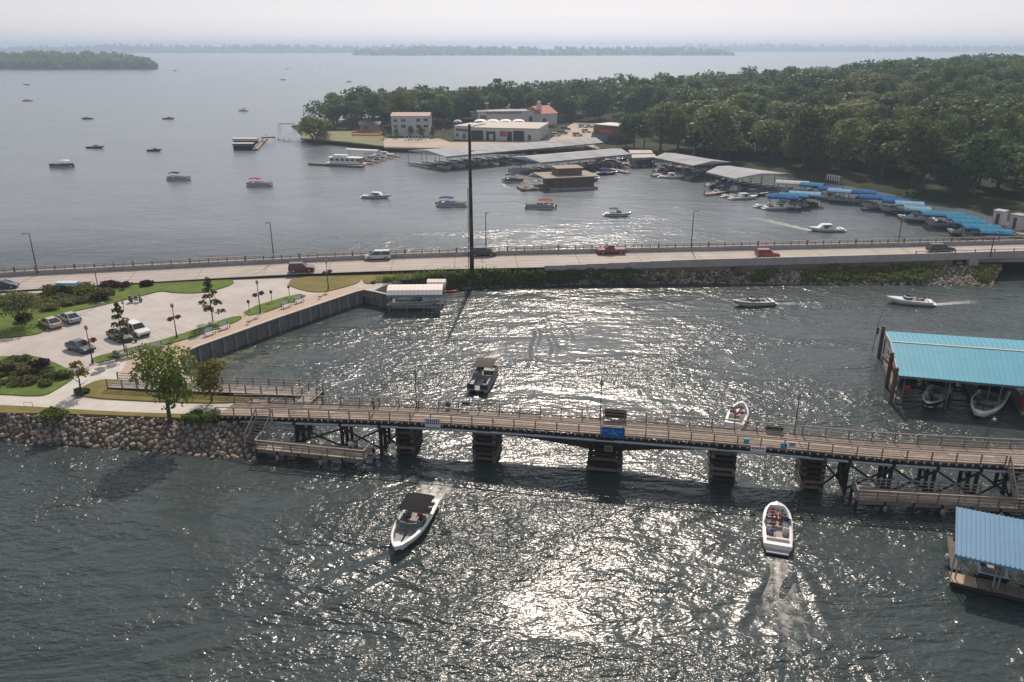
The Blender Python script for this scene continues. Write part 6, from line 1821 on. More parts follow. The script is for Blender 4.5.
MB().loft([[Vector((x, y * w, z)) for y, z in ((-1, .22), (-.7, .02), (.7, .02), (1, .22), (.6, .3), (-.6, .3))] for x, w in ((-1.6, .05), (-.9, .3), (0, .36), (.9, .3), (1.6, .05))], True, True, True).build('hull', mat('kayak_orange', (.45, .11, .03), rnd=0), r, True)
MB().tube([(-.2, 0, .29), (-.2, 0, .32)], .24, 12).build('seat_well', black, r)
# lily / debris cluster in the algae corner
r = thing('weed_clump', 'small dark clump of water weed in the corner by the seawall', 'weed', G(265, 352, 0), 0)
for k in range(6):
    x, y = random.uniform(-.6, .6), random.uniform(-.9, .9); MB().ball((x, y, 0.03), (.3, .35, .1), 8, 5).build('pad', crib, r)
# ------------------------------------------------------------------ marina on the far shore
sand = mat('yard_sand', (0.36, 0.29, 0.22), .9, var=.18, scale=.12, detail=8, rnd=0)
grass_f = mat('point_grass', (0.10, 0.115, 0.03), .9, scale=.15, rnd=0, col2=(0.19, 0.17, 0.06))
def sheet(name, px, z, m, th=.6):
    pts = P(px, z); return tag(MB().prism(ccw([(p.x, p.y) for p in pts]), z - th, z).build(name, m), kind='structure')
sheet('marina_yard', [(384, 147), (384, 138), (440, 138.5), (450, 142), (548, 141), (560, 131), (574, 122.5), (598, 123), (592, 133), (590, 141), (600, 149), (540, 149), (470, 148), (410, 147.5)], 2.06, sand)
sheet('point_lawn', [(300, 138), (302, 131), (345, 131), (386, 131), (384, 146), (345, 141.5)], 2.0, grass_f)
stucco = mat('white_stucco', (0.52, 0.53, 0.53), .8, var=.06, rnd=.03); stucco2 = mat('cream_wall', (0.50, 0.47, 0.43), .8, rnd=.03)
winm = glassmat('window_glass', (0.04, 0.05, 0.06), .15); pinkroof = mat('pink_roof', (0.42, 0.27, 0.24), .8, rnd=.03); redroof = mat('red_tile_roof', (0.42, 0.13, 0.09), .8, rnd=.03)
flatroof = mat('cream_roof', (0.42, 0.385, 0.34), .8, var=.08, scale=.2, rnd=.02); greyroof = mat('grey_metal_roof', (0.36, 0.37, 0.38), .9, spec=.1, var=.12, scale=.15, rnd=.08)
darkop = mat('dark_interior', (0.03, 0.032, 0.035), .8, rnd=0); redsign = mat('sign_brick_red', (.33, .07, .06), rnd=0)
def local(A, B_):
    """frame with u along the front, v into the building"""
    d = Vector((B_.x - A.x, B_.y - A.y, 0)); L = d.length; d.normalize()
    return L, math.atan2(d.y, d.x)
def building(name, label, pxA, pxB, z, depth, h, wall, roofm, kind, windows=(), cat='building', rise=1.5, door=None, frames=True):
    A, B_ = G(*pxA, z), G(*pxB, z); L, rz = local(A, B_)
    r = thing(name, label, cat, A, rz)
    MB().box((L / 2, depth / 2, h / 2 - .5), (L, depth, h + 1.0)).build('wall', wall, r)
    if kind == 'flat':
        ro = MB().box((L / 2, depth / 2, h + .12), (L + .6, depth + .6, .24)).build('roof', roofm, r)
    elif kind == 'gable_y':   # ridge runs into the building
        ro = MB().add([(-.4, -.4, h), (L / 2, -.4, h + rise), (L + .4, -.4, h), (-.4, depth + .4, h), (L / 2, depth + .4, h + rise), (L + .4, depth + .4, h)], [(0, 1, 4, 3), (1, 2, 5, 4), (0, 2, 1), (3, 4, 5), (0, 3, 5, 2)]).build('roof', roofm, r)
    else:
        ro = MB().add([(-.4, -.5, h), (L + .4, -.5, h), (-.4, depth / 2, h + rise), (L + .4, depth / 2, h + rise), (-.4, depth + .5, h), (L + .4, depth + .5, h)], [(0, 1, 3, 2), (2, 3, 5, 4), (0, 2, 4), (1, 5, 3), (0, 4, 5, 1)]).build('roof', roofm, r)
    for (u0, u1, v0, v1, *mm) in windows:
        m = mm[0] if mm else winm
        w = MB().box(((u0 + u1) / 2 * L, -.03, (v0 + v1) / 2 * h), ((u1 - u0) * L, .1, (v1 - v0) * h)).build('window', m, r)
        if frames and not mm: MB().box(((u0 + u1) / 2 * L, -.1, v0 * h - .06), ((u1 - u0) * L + .3, .22, .12)).build('sill', wall, w)
    return r, L, rz
wins = [(.26, .38, .70, .84), (.26, .38, .42, .56), (.06, .16, .12, .24), (.66, .77, .72, .86), (.85, .97, .74, .87), (.85, .97, .44, .56), (.66, .77, .42, .56), (.06, .16, .70, .84), (.06, .16, .42, .56), (.46, .56, .12, .26)]
building('apartment_block', 'white three storey apartment block with pink roof by the beach', (392, 136), (429.5, 136), 2.0, 13, 9.2, stucco, pinkroof, 'gable_x', wins, rise=1.2)
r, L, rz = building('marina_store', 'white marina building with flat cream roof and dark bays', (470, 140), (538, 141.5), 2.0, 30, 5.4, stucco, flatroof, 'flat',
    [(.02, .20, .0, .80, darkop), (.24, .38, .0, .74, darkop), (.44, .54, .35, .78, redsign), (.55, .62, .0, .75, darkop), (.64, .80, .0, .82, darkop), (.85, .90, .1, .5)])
for u in (.30, .33): MB().box((u * L, -.12, 1.6), (.9, .1, 2.6)).build('door', stucco2, r)
building('marina_wing', 'white two storey wing at the left end of the marina building', (454.5, 139), (469.5, 139.8), 2.0, 16, 5.8, stucco, flatroof, 'flat', [(.1, .9, .62, .82), (.1, .3, .2, .45), (.55, .75, .1, .45)])
for i, px in enumerate((457, 480.5, 493, 505.5, 518.5)):
    p = G(px, 133 if i else 137, 2.0); p = p + Vector((0, 34 if i else 6, 0)); w = 6.2 if i else 4.0
    if i: p.x = G(px, 121, 6.5).x; p.y = G(px, 122.5, 6.4).y + 1
    rr_o = thing('dome_roof', ['small white domed cover on the marina wing', 'first white domed roof from left behind the marina building', 'second white domed roof from left behind the marina building', 'third white domed roof from left behind the marina building', 'white domed roof nearest the red roofed tower'][i], 'roof', (p.x, p.y, (5.9 + 2.0) if i == 0 else 2.0), 0)
    zb_ = 0 if i == 0 else 4.0
    if i: MB().box((0, 3, 2.4), (w, 10, 3.8)).build('wall', stucco2, rr_o)
    mb = MB(); mb.loft([[Vector((w / 2 * math.cos(math.pi * k / 10), y, zb_ + .3 + 1.0 * math.sin(math.pi * k / 10))) for k in range(11)] for y in (-2 if i else -1.5, 8 if i else 1.5)])
    mb.f = [f[::-1] for f in mb.f]
    for y in (-2 if i else -1.5, 8 if i else 1.5): mb.add([(w / 2 * math.cos(math.pi * k / 10), y, zb_ + .3 + 1.0 * math.sin(math.pi * k / 10)) for k in range(11)], [tuple(range(11))])
    mb.build('vault', mat('dome_white', (.62, .60, .57), .7, rnd=.03), rr_o, True)
r, L, rz = building('dance_hall', 'long white hall with red sign lettering behind the marina building', (478, 123), (537, 122.2), 4.0, 14, 5.6, stucco, greyroof, 'flat', [(.04, .14, .35, .7), (.86, .92, .1, .55)])
rsg = random.Random(8)
for k in range(17):
    MB().box((L * (.16 + .6 * k / 17), -.16, 5.2 + rsg.uniform(-.15, .15)), (L * .024, .12, rsg.uniform(.9, 1.5))).build('sign_letter', redsign, r)
A = G(536.5, 122.3, 4.0); tw = thing('white_tower', 'slim white tower with domed cap beside the red tiled gable', 'tower', A, 0)
MB().box((1.3, 1.3, 4.2), (2.6, 2.6, 9.4)).build('shaft', stucco, tw); MB().box((1.3, -.05, 5.6), (1.2, .1, 1.3)).build('emblem', redsign, tw)
MB().tube([(1.3, 1.3, 8.9), (1.3, 1.3, 9.9)], [1.1, 1.0], 10).build('belfry', stucco2, tw); MB().ball((1.3, 1.3, 10.0), (1.15, 1.15, .9), 12, 8).build('dome', stucco, tw, True)
building('gabled_hall', 'white hall with red tiled gable roof right of the slim tower', (541, 123), (557, 122), 4.0, 16, 4.6, stucco, redroof, 'gable_x', [(.1, .3, .1, .5)], rise=3.6)
building('red_shop', 'dark red two storey shop with blue grey ground floor by the yard', (593, 140.5), (618, 143), 2.0, 12, 7.0, mat('shop_red', (.13, .05, .045), rnd=0), mat('shop_roof', (.30, .26, .23), rnd=0), 'flat', [(.02, .55, .02, .42, mat('shop_blue', (.10, .15, .20), .4, rnd=0)), (.25, .75, .55, .75, redsign), (.0, .05, .5, .98, mat('shop_gold', (.4, .26, .06), rnd=0)), (.62, .95, .05, .4, darkop)])
building('pink_roof_house', 'low house with salmon pink roof seen between trunks', (621, 135), (640, 136), 2.5, 10, 2.6, stucco2, mat('salmon_roof', (.52, .30, .25), rnd=0), 'gable_x', [(.1, .3, .3, .7), (.6, .8, .3, .7)], rise=2.6)
building('grey_house', 'small grey house half hidden under the trees at the left point', (360, 131), (380, 131), 2.0, 8, 3.0, mat('house_grey', (.25, .23, .22), rnd=0), mat('house_roof', (.12, .11, .10), rnd=0), 'gable_x', [(.2, .4, .3, .7)], rise=1.5)
for px, lb in (((583, 127.5), 'white car at the top of the marina yard'), ((589, 127.5), 'second white car at the top of the marina yard by the gold corner'), ((577.5, 136), 'white car low in the marina yard'), ((586.5, 132.5), 'pale car in the middle of the marina yard'), ((566, 130), 'dark car beside the marina building'), ((563, 134), 'blue grey car beside the marina building'), ((556, 136), 'silver car at the corner of the marina building')):
    car('parked_car', lb, px, 2.08, random.uniform(-.4, .4), (.05, .055, .06) if 'dark' in lb else ((.12, .16, .2) if 'blue' in lb else (.62, .62, .62)), 'suv')
fo = thing('safety_fence', 'bright orange plastic safety fence on the grassy point', 'fence', G(365, 137, 2), world=True)
orange = mat('fence_orange', (.55, .13, .05), .7, rnd=.05)
for y_ in (132.0, 134.5, 137.0):
    fp = resample([G(352, y_ - .4, 2.0), G(382, y_, 2.0)], 3.0)
    for a, b in zip(fp, fp[1:]): beam('net', orange, fo, a + Vector((0, 0, .65)), b + Vector((0, 0, .75)), .04, .55); piece('stake', alud, fo, a + Vector((0, -.1, .6)), (.07, .07, 1.3), 0)
for k, px in enumerate((405, 409, 412.5, 415.5, 418.5, 422, 426)):
    r = thing('folded_parasol', f'white folded parasol on the beach, number {["one","two","three","four","five","six","seven"][k]} from the left' if False else ['leftmost white folded parasol on the beach', 'second white folded parasol from left on the beach', 'third white folded parasol from left on the beach', 'middle white folded parasol on the beach', 'third white folded parasol from right on the beach', 'second white folded parasol from right on the beach', 'rightmost white folded parasol on the beach'][k], 'parasol', G(px, 141.5 + .3 * (k % 2), 2.06), 0, 'folded parasols on the beach')
    MB().tube([(0, 0, 0), (0, 0, 2.6)], .05, 6).build('pole', alu, r); MB().tube([(0, 0, .9), (0, 0, 1.3), (0, 0, 2.5)], [.36, .3, .06], 8).build('canopy', stucco, r)
sign = thing('round_sign', 'round red and white sign on a post left of the marina building', 'sign', G(443.5, 137, 2), 0)
MB().tube([(0, 0, 0), (0, 0, 3.2)], .07, 6).build('post', alud, sign); MB().tube([(0, -.1, 3.2), (0, .02, 3.2)], .95, 14).build('disc', redsign, sign); MB().tube([(0, -.14, 3.2), (0, -.11, 3.2)], .5, 12).build('marking', stucco, sign)
# boats that fill the slips: a few prototypes copied
pr_boats = [boat('moored_boat', 'x', (0, -500, 0), 0, 7.2, 2.5, gel, gel, vin_w, None, grey_g), boat('moored_boat', 'x', (0, -500, 0), 0, 7.6, 2.6, navy_g, gel, vin_g, canv_b),
            boat('moored_boat', 'x', (0, -500, 0), 0, 8.6, 2.9, gel, gel, vin_g, None, None, cabin=True, open_bow=False), pontoon('moored_boat', 'x', (0, -500, 0), 0, 7.2, 2.6, grey_g, canv_g), boat('moored_boat', 'x', (0, -500, 0), 0, 6.8, 2.4, black_g, grey_g, vin_g, canv_k)]
used_proto = set()
def moor(k, loc, rz, label, group):
    o = pr_boats[k]
    if k in used_proto: o = copy_tree(o)
    used_proto.add(k)
    o.location = loc; o.rotation_euler = (0, 0, rz); o['label'] = label; o['group'] = group
    return o
def covered_dock(label, c4, z, rise, nslip, group, blabel, seed, roofm=greyroof, npan=16):
    """roof on posts: near-left, near-right, far-right, far-left eave corners in pixels"""
    nl, nr, fr, fl = [G(a, b, z) for a, b in c4]
    r = thing('covered_dock', label, 'dock', ((nl + fr) / 2).to_2d().to_3d(), world=True)
    rl, rr = (nl + fl) / 2, (nr + fr) / 2; rl.z += rise; rr.z += rise
    for k in range(npan):
        t0, t1 = k / npan, (k + 1) / npan - .002
        for a0, a1, b0, b1 in ((nl, nr, rl, rr), (rl, rr, fl, fr)):
            mb = MB(); quadroof(mb, a0.lerp(a1, t0), a0.lerp(a1, t1), b0.lerp(b1, t1), b0.lerp(b1, t0), .1); mb.build('roof_panel', roofm, r)
    for a, b in ((nl, nr), (fl, fr)): beam('eave_beam', alud, r, a - Vector((0, 0, .35)), b - Vector((0, 0, .35)), .15, .4)
    for a, m_, b in ((nl, rl, fl), (nr, rr, fr)):
        MB().add([a - Vector((0, 0, .1)), m_ - Vector((0, 0, .1)), b - Vector((0, 0, .1))], [(0, 1, 2)]).build('gable_end', greyroof, r)
    n = max(3, nslip)
    du = (nr - nl); Lr = du.length; du.normalize(); dv_ = Vector((fl.x - nl.x, fl.y - nl.y, 0)); wv = dv_.length; dv_.normalize()
    for k in range(n + 1):
        a = nl.lerp(nr, k / n); b = fl.lerp(fr, k / n)
        for q in (a, b, (a + b) / 2): piece('post', alud, r, (q.x, q.y, z / 2), (.16, .16, z - .2 + (0)), 0)
        beam('finger', dockw, r, Vector((a.x, a.y, .5)), Vector((b.x, b.y, .5)), .9, .3)
    a, b = (nl + fl) / 2, (nr + fr) / 2
    beam('walk', dockw, r, Vector((a.x, a.y, .52)), Vector((b.x, b.y, .52)), 1.6, .3)
    rb_ = random.Random(seed)
    for k in range(n):
        q = nl.lerp(nr, (k + .5) / n); q = Vector((q.x, q.y, 0)) + dv_ * min(4.2, wv * .25)
        if rb_.random() < .92: moor(rb_.randrange(5), q, math.atan2(-dv_.y, -dv_.x) + rb_.choice([0, 0, math.pi]), blabel, group)
    return r
covered_dock('long grey roofed dock nearest the white apartment block', [(446, 156.5), (604, 142.5), (588, 138), (408, 150.5)], 5.0, 1.2, 15, 'boats in the long grey roofed dock', 'boat moored in the shade under the long grey dock roof', 1)
covered_dock('second grey roofed dock behind the floating restaurant', [(541, 162.5), (631, 154), (612, 148.5), (509, 157)], 4.6, 1.0, 9, 'boats in the second grey roofed dock', 'boat moored under the second grey roof behind the restaurant', 2)
covered_dock('wide grey roofed dock in front of the dark wood', [(654, 157.5), (693, 165.5), (731, 162), (674, 153)], 5.0, .9, 5, 'boats in the wide grey roofed dock', 'boat moored under the wide grey roof before the dark wood', 3)
covered_dock('grey roofed dock nearest the blue canopies', [(706, 172), (734, 178.5), (788, 173.5), (728, 165.5)], 4.6, .8, 5, 'boats in the grey dock nearest the blue canopies', 'boat moored under the grey roof nearest the blue canopies', 4)
covered_dock('small pale roofed dock right of the second grey roof', [(630, 153.5), (653, 153), (650, 150), (628, 150)], 4.0, .5, 3, 'boats in the small pale roofed docks', 'boat moored under the small pale dock roof', 5, flatroof, 6)
covered_dock('small pale roofed dock in front of another small pale roof', [(632, 158), (657, 157), (652, 153.8), (631, 154.5)], 3.6, .5, 3, 'boats in the small pale roofed docks in front', 'boat moored under the front small pale dock roof', 6, flatroof, 6)
# floating restaurant
fr_ = thing('floating_restaurant', 'brown two tier floating restaurant moored before the grey roofs', 'building', G(572, 188, 0), world=True)
a, b = G(553, 188.5, .5), G(594, 186.5, .5); L, rz = local(a, b); ux = Vector((math.cos(rz), math.sin(rz), 0)); vx = Vector((-ux.y, ux.x, 0))
br_w = mat('restaurant_brown', (.10, .075, .06), .8, rnd=0); br_r = mat('restaurant_roof', (.25, .20, .165), .85, rnd=0)
c = Vector((a.x, a.y, 0)) + ux * L / 2 + vx * 5
piece('hull', darkconc, fr_, (c.x, c.y, .2), (L + 2, 12, .8), rz); piece('wall', br_w, fr_, (c.x, c.y, 2.1), (L, 10, 3.0), rz); piece('roof', br_r, fr_, (c.x - .8, c.y, 3.75), (L + 4.5, 12.5, .3), rz)
piece('upper_wall', mat('restaurant_maroon', (.16, .085, .07), rnd=0), fr_, (c.x - .5, c.y + 1, 4.9), (8, 6, 2.0), rz); piece('upper_roof', br_r, fr_, (c.x - .5, c.y + 1, 6.03), (9, 7, .25), rz)
for k in range(8):
    q = Vector((a.x, a.y, 2.3)) + ux * L * (k + .5) / 8 - vx * .03; piece('window', winm, fr_, q, (L / 11, .12, 1.3), rz)
tr_d = thing('restaurant_terrace', 'low terrace float with orange and white umbrellas left of the restaurant', 'dock', G(540, 187, 0), world=True)
q = Vector((a.x, a.y, .35)) - ux * 5.2 + vx * 4
piece('deck', dockw, tr_d, q, (9, 7, .5), rz)
for k in range(5):
    t = q + ux * (-3.5 + 1.7 * k) + vx * (1.5 if k % 2 else -1.5); MB().tube([t, t + Vector((0, 0, 2.2))], .05, 6).build('umbrella_pole', alu, tr_d); MB().tube([t + Vector((0, 0, 1.8)), t + Vector((0, 0, 2.35))], [1.1, .05], 8).build('umbrella', orange if k == 1 else (stucco if k % 2 else br_r), tr_d)
# open docks with pale boards
def open_dock(label, pts, w, z=.55, posts=True):
    r = thing('dock', label, 'dock', G(*pts[0], 0), world=True)
    pp = resample([G(x, y, z) for x, y in pts], 2.4)
    for a, b in zip(pp, pp[1:]): beam('dock_board', wood, r, a, b - (b - a).normalized() * .04, w, .25)
    for p in pp[::2]: MB().tube([(p.x, p.y + w * .45, -2), (p.x, p.y + w * .45, 1.6)], .13, 6).build('pile', post_br, r)
    return r
open_dock('pale open dock right of the floating restaurant', [(596, 167), (612, 169), (629, 172.5)], 1.8)
open_dock('pale open dock below the small pale roofs', [(604, 165), (630, 163), (655, 160.5)], 2.2)
open_dock('pale open dock before the grey roof nearest the blue canopies', [(705, 194), (718, 192.5), (732, 190)], 1.8)
open_dock('dock stub at the left foot of the wide grey roof', [(652, 175.5), (664, 173), (680, 166)], 2.0)
open_dock('gangway running from the blue canopies to the two white kiosks', [(1004, 226), (1012, 229.5), (1024, 235)], 1.6, 1.5)
for i, (px, rz, k) in enumerate((((734, 197), .25, 0), ((744, 199), .2, 2), ((726, 192), .3, 1), ((756, 196), .1, 1), ((768, 207), .15, 0), ((779, 209), .1, 2), ((604, 160), .1, 3), ((614, 161), .0, 0), ((626, 160), .05, 1), ((640, 163), .0, 0), ((607, 174.5), .1, 1), ((590, 181), .2, 4), ((666, 171), .5, 2), ((520, 172), .0, 3), ((690, 175), -.2, 0), ((672, 178), -.2, 2), ((541, 176), .0, 0))):
    moor(k, G(*px), rz, ['white open boat', 'navy boat with blue top', 'white cabin boat', 'grey pontoon boat', 'black boat with black top'][k] + ' at docks ' + ('below the grey roof near the canopies' if px[0] > 720 else 'right of the floating restaurant' if 600 <= px[0] <= 645 else 'under the wide grey roof' if px[0] > 645 else 'beside the floating restaurant'), 'boats at the open marina docks')
# boat lifts with coloured canopies
can_b = [mat('canopy_blue', (.015, .09, .24), .9, spec=.08, rnd=.08), mat('canopy_azure', (.03, .16, .27), .9, spec=.08, rnd=.06), mat('canopy_sky', (.16, .29, .40), .9, spec=.08, rnd=.05), mat('canopy_pale', (.42, .40, .38), .9, spec=.08, rnd=.05)]
lifts = [(776, 809, 182.5, 3, 'white canopy lift at the left of the blue row'), (801, 824, 184.5, 1, 'azure canopy lift touching the white one'), (819, 843, 188.5, 0, 'dark blue canopy lift between azure and pale canopies'), (828, 852, 190.5, 2, 'pale sky canopy lift before the dark blue one'), (842, 876, 191.5, 0, 'long dark blue canopy lift in the middle of the back row'),
 (768, 799, 196.5, 0, 'dark blue canopy lift at the front left corner'), (779, 809, 195, 1, 'azure canopy lift second in the front left trio'), (789, 821, 193.5, 2, 'pale sky canopy lift at the back of the front left trio'), (859, 895, 197, 0, 'dark blue canopy lift where the row turns right'), (882, 908, 200.5, 0, 'small dark blue canopy lift past the turn of the row'),
 (895, 924, 203.5, 2, 'pale sky canopy lift near the street lamp'), (904, 931, 208.5, 2, 'pale canopy lift just right of the street lamp'), (921, 965, 214, 1, 'widest azure canopy lift in the right row'), (946, 978, 218, 1, 'azure canopy lift fourth from the right end'), (952, 986, 222, 1, 'azure canopy lift third from the right end'), (962, 1000, 227, 1, 'azure canopy lift second from the right end'), (979, 1011, 231.5, 1, 'azure canopy lift at the right end by the parapet')]
for i, (x0, x1, y, k, lb) in enumerate(lifts):
    A, B_ = G(x0, y - .9, 3.3), G(x1, y + .9, 3.3)
    r = thing('canopy_lift', lb, 'boat lift', ((A + B_) / 2).to_2d().to_3d(), 0, 'boat lifts with coloured canopies', world=True)
    canopy(r, A, B_, 5.2, 3.3, .5, can_b[k], can_b[0 if k < 2 else k], 5)
    d = (B_ - A).normalized(); n = Vector((-d.y, d.x, 0))
    for t in (.08, .92):
        for s in (-2.2, 2.2): q = A.lerp(B_, t) + n * s; piece('post', alud, r, (q.x, q.y, 1.2), (.12, .12, 4.2), 0)
    beam('cradle', alud, r, A.lerp(B_, .08) - n * 1.4 - Vector((0, 0, 2.7)), A.lerp(B_, .92) - n * 1.4 - Vector((0, 0, 2.7)), .15, .2)
    moor(i % 3 if i % 4 else 0, (A + B_) / 2 - Vector((0, 0, 2.9)), math.atan2(d.y, d.x) + math.pi, 'boat under the ' + lb.replace(' canopy lift', ' canopy', 1), 'boats under coloured canopies')
# white kiosks with dark red door
for pxa, pxb, lb, tl in (((991, 224.5), (1001, 226), 'white kiosk with dark red door left of the pair beyond the parapet', .12), ((1008, 228.5), (1018, 230.5), 'white kiosk with dark red door right of the pair beyond the parapet', .2)):
    A, B_ = G(*pxa, 1.6), G(*pxb, 1.6); L, rz = local(A, B_); r = thing('kiosk', lb, 'kiosk', A, rz)
    MB().box((L / 2, 1.4, 1.6), (L, 2.8, 3.4)).build('wall', stucco, r); MB().box((L / 2, 1.4, 3.4), (L + .3, 3.1, .2)).build('roof', greyroof, r); MB().box((L * .52, -.04, 1.5), (.75, .1, 2.6)).build('door', mat('door_maroon', (.16, .03, .03), rnd=0), r)
    MB().box((L / 2, 1.4, -.2), (L + 1, 4, .3)).build('base', dockw, r)
wf = thing('white_fence', 'short white slatted fence on the shore lawn above the blue canopies', 'fence', G(834, 181, 2), world=True)
fp = resample([G(827, 179.5, 2.2), G(841, 181.5, 2.2)], .8)
for a, b in zip(fp, fp[1:]): piece('slat', stucco, wf, a + Vector((0, 0, .8)), (.35, .06, 1.8), heading(a, b))
beam('rail', stucco, wf, fp[0] + Vector((0, .08, 1.4)), fp[-1] + Vector((0, .08, 1.4)), .06, .2)
cr_ = thing('dock_crane', 'white mast with slanted arm behind the wide grey roof', 'mast', G(694, 157, 1), 0)
MB().tube([(0, 0, -1), (0, 0, 8.2)], [.5, .4], 8).build('mast', stucco, cr_); MB().tube([(0, 0, 6.6), (-1.8, 0, 8.8)], .18, 6).build('arm', stucco, cr_)
fl_p = thing('light_mast', 'tall white flood light mast behind the marina building', 'mast', G(487, 124, 3), 0); MB().tube([(0, 0, -1), (0, 0, 10.5)], .12, 6).build('mast', stucco, fl_p); MB().box((0, -.2, 10.6), (2.2, .5, .8)).build('lamp', stucco, fl_p)
# houseboat and fingers on the left
hb = thing('houseboat', 'white two level houseboat tied at a float left of the marina', 'houseboat', G(344, 165, 0), world=True)
a, b = G(327, 164.5, .4), G(361, 165.5, .4); L, rz = local(a, b); ux = Vector((math.cos(rz), math.sin(rz), 0)); vx = Vector((-ux.y, ux.x, 0)); c = Vector((a.x, a.y, 0)) + ux * L / 2 + vx * 2.5
MB().loft([[c + ux * x + vx * y * w + Vector((0, 0, z)) for y, z in ((-1, .9), (-.8, -.2), (.8, -.2), (1, .9))] for x, w in ((-L / 2 - 1, 1.2), (-L / 2, 2.2), (L / 2, 2.2), (L / 2 + .6, 2.0))], True, True, True).build('hull', gel, hb)
piece('cabin', gel, hb, c + Vector((0, 0, 1.9)), (L * .88, 3.8, 2.0), rz); piece('upper_cabin', gel, hb, c + ux * -L * .16 + Vector((0, 0, 3.35)), (L * .4, 3.0, .95), rz); piece('roof', gel, hb, c + Vector((0, 0, 2.97)), (L * .98, 4.2, .12), rz)
for k in range(6): piece('window', winm, hb, c + ux * L * (-.36 + .15 * k) - vx * 1.93 + Vector((0, 0, 2.2)), (L * .10, .06, .8), rz)
piece('rear_cover', orange, hb, c + ux * L * .47 + Vector((0, 0, 2.0)), (.5, 3.6, 1.6), rz)
fl2 = thing('float_dock', 'brown float dock in front of the white houseboat', 'dock', G(336, 166, 0), world=True)
pp = resample([G(310, 163.5, .4), G(363, 166.5, .4)], 2.5)
for a, b in zip(pp, pp[1:]): beam('dock_board', dockw, fl2, a, b - (b - a).normalized() * .04, 2.4, .6)
for k in range(5):
    x0, y0 = 364 + 6.5 * k, 163.5 - 1.9 * k
    open_dock(['nearest finger dock right of the houseboat', 'second finger dock right of the houseboat', 'third finger dock right of the houseboat', 'fourth finger dock right of the houseboat', 'farthest finger dock right of the houseboat'][k], [(x0 - 4, y0 - 1.0), (x0 + 10, y0 - .2)], 1.6, .5)
    if k < 4: moor((k * 2 + 1) % 5, G(x0 + 1, y0 - 1.8), .05, ['boat at the nearest finger dock right of the houseboat', 'boat at the second finger dock right of the houseboat', 'boat at the third finger dock right of the houseboat', 'boat at the fourth finger dock right of the houseboat'][k], 'boats at the finger docks')
A, B_ = G(347, 149.5, 3.0), G(379, 151, 3.0); r = thing('canopy_lift', 'pale canopy lift above the white houseboat', 'boat lift', ((A + B_) / 2).to_2d().to_3d(), world=True); canopy(r, A, B_, 3.2, 3, .5, canw, canw, 6)
for t in (.06, .94):
    for s in (-1.4, 1.4): q = A.lerp(B_, t) + Vector((0, s, 0)); piece('post', alud, r, (q.x, q.y, 1.2), (.12, .12, 4.0), 0)
# little boathouse dock out on the left
bd = thing('boat_shelter', 'low boat shelter with two pale covers on the lake at left', 'boat lift', G(246, 148, 0), world=True)
for k, (x0, x1, y) in enumerate(((233, 254, 143.5), (233, 258, 138.8))):
    A, B_ = G(x0, y, 2.6), G(x1, y, 2.6); d = (B_ - A).normalized()
    canopy(bd, A, B_, 3.2, 2.6, .45, canw, canv_k, 5)
    MB().box((A + B_) / 2 - Vector((0, 0, 1.7)), ((B_ - A).length - .6, 2.6, 1.6)).build('boat_cover', canv_k, bd)
    for t in (.05, .95):
        for s in (-1.4, 1.4): q = A.lerp(B_, t) + Vector((0, s, 0)); piece('post', alud, bd, (q.x, q.y, .9), (.12, .12, 3.4), 0)
open_dock('pale dock joining the low boat shelter', [(255, 149), (262, 141), (266, 137)], 2.4)
A, B_ = G(261, 137, 2.6), G(275, 136.6, 2.6); r = thing('canopy_lift', 'small dark canopy lift behind the low boat shelter', 'boat lift', ((A + B_) / 2).to_2d().to_3d(), world=True); canopy(r, A, B_, 3.4, 2.6, .4, mat('canopy_brown', (.2, .15, .13), rnd=0), canv_k, 3)
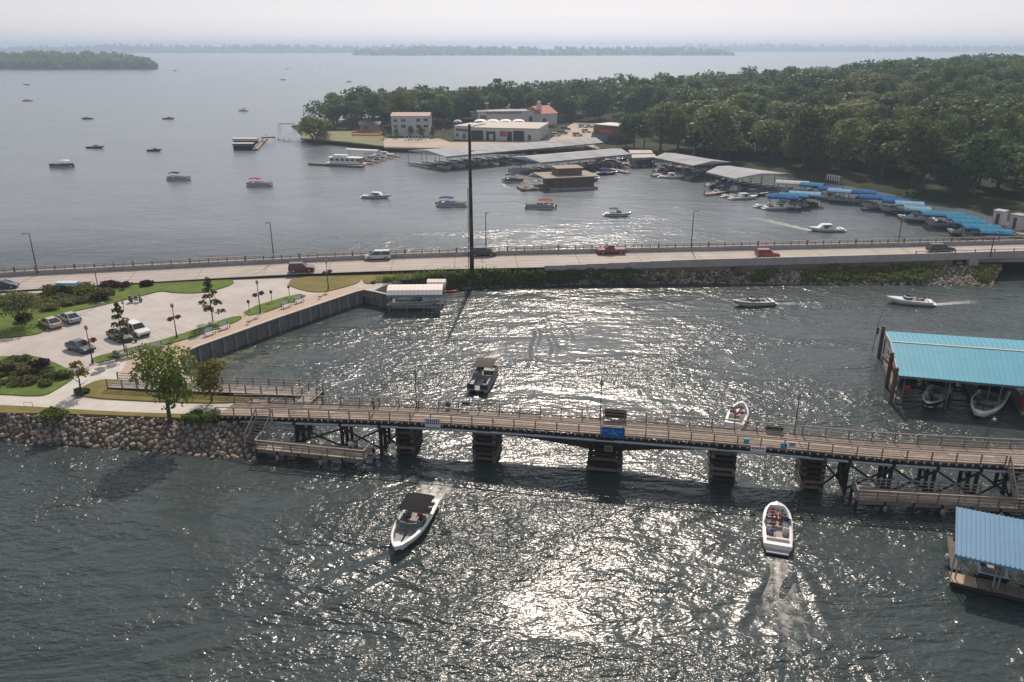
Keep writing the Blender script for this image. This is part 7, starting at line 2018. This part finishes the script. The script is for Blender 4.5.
for t in (.06, .94):
    for s in (-1.4, 1.4): q = A.lerp(B_, t) + Vector((0, s, 0)); piece('post', alud, r, (q.x, q.y, .9), (.12, .12, 3.4), 0)
open_dock('thin dock reaching out from the grassy point', [(278, 139), (290, 140.5), (302, 141)], 1.2)
r = thing('boat_hoist', 'bare steel boat hoist off the tip of the grassy point', 'boat lift', G(287, 130, 0), world=True); q = G(287, 130, 0)
for x in (-4, 4):
    for y_ in (-1.6, 1.6): piece('post', alud, r, (q.x + x, q.y + y_, 1.2), (.16, .16, 4.2), 0)
for y_ in (-1.6, 1.6): beam('beam', alud, r, (q.x - 4, q.y + y_, 3.2), (q.x + 4, q.y + y_, 3.2), .2, .2)
# a few trees in front of the buildings
for i, (px, h, lb) in enumerate((((411, 139), 6, 'small olive palm like tree before the apartment block, left one'), ((421, 139), 6.5, 'small olive tree before the apartment block, right one'), ((397, 138.5), 4.5, 'low bushy tree at the left corner of the apartment block'), ((384, 139), 5, 'dark bush beside the orange fence'), ((626, 146), 13, 'dark tree before the red shop, left trunk'), ((634, 146.5), 14, 'dark tree before the salmon roof, right trunk'), ((644, 147), 14, 'dark tree right of the salmon roof'), ((433, 138), 6, 'dark round bush right of the apartment block'))):
    place_tree((protos_m if i < 4 else protos_d)[i % 4], (G(*px, 2.0).x, G(*px, 2.0).y, 1.8), (h / 16 * (.8 if i < 4 else .75), h / 16), i, 'small_tree', lb)
# ------------------------------------------------------------------ haze
hz = MB().box((0, 5800, 37.0), (23000, 12200, 76.0)).build('haze', mat('haze_dummy', (1, 1, 1)))
hm = bpy.data.materials.new('haze_air'); hm.use_nodes = True
nt = hm.node_tree
nt.nodes.remove(nt.nodes['Principled BSDF'])
pv = nt.nodes.new('ShaderNodeVolumePrincipled')
pv.inputs['Color'].default_value = (0.56, 0.71, 0.90, 1)
pv.inputs['Density'].default_value = 0.00024
pv.inputs['Anisotropy'].default_value = 0.4
nt.links.new(pv.outputs[0], nt.nodes['Material Output'].inputs['Volume'])
hz.data.materials.clear(); hz.data.materials.append(hm)
tag(hz, 'pale summer haze over the lake', 'haze', kind='stuff')
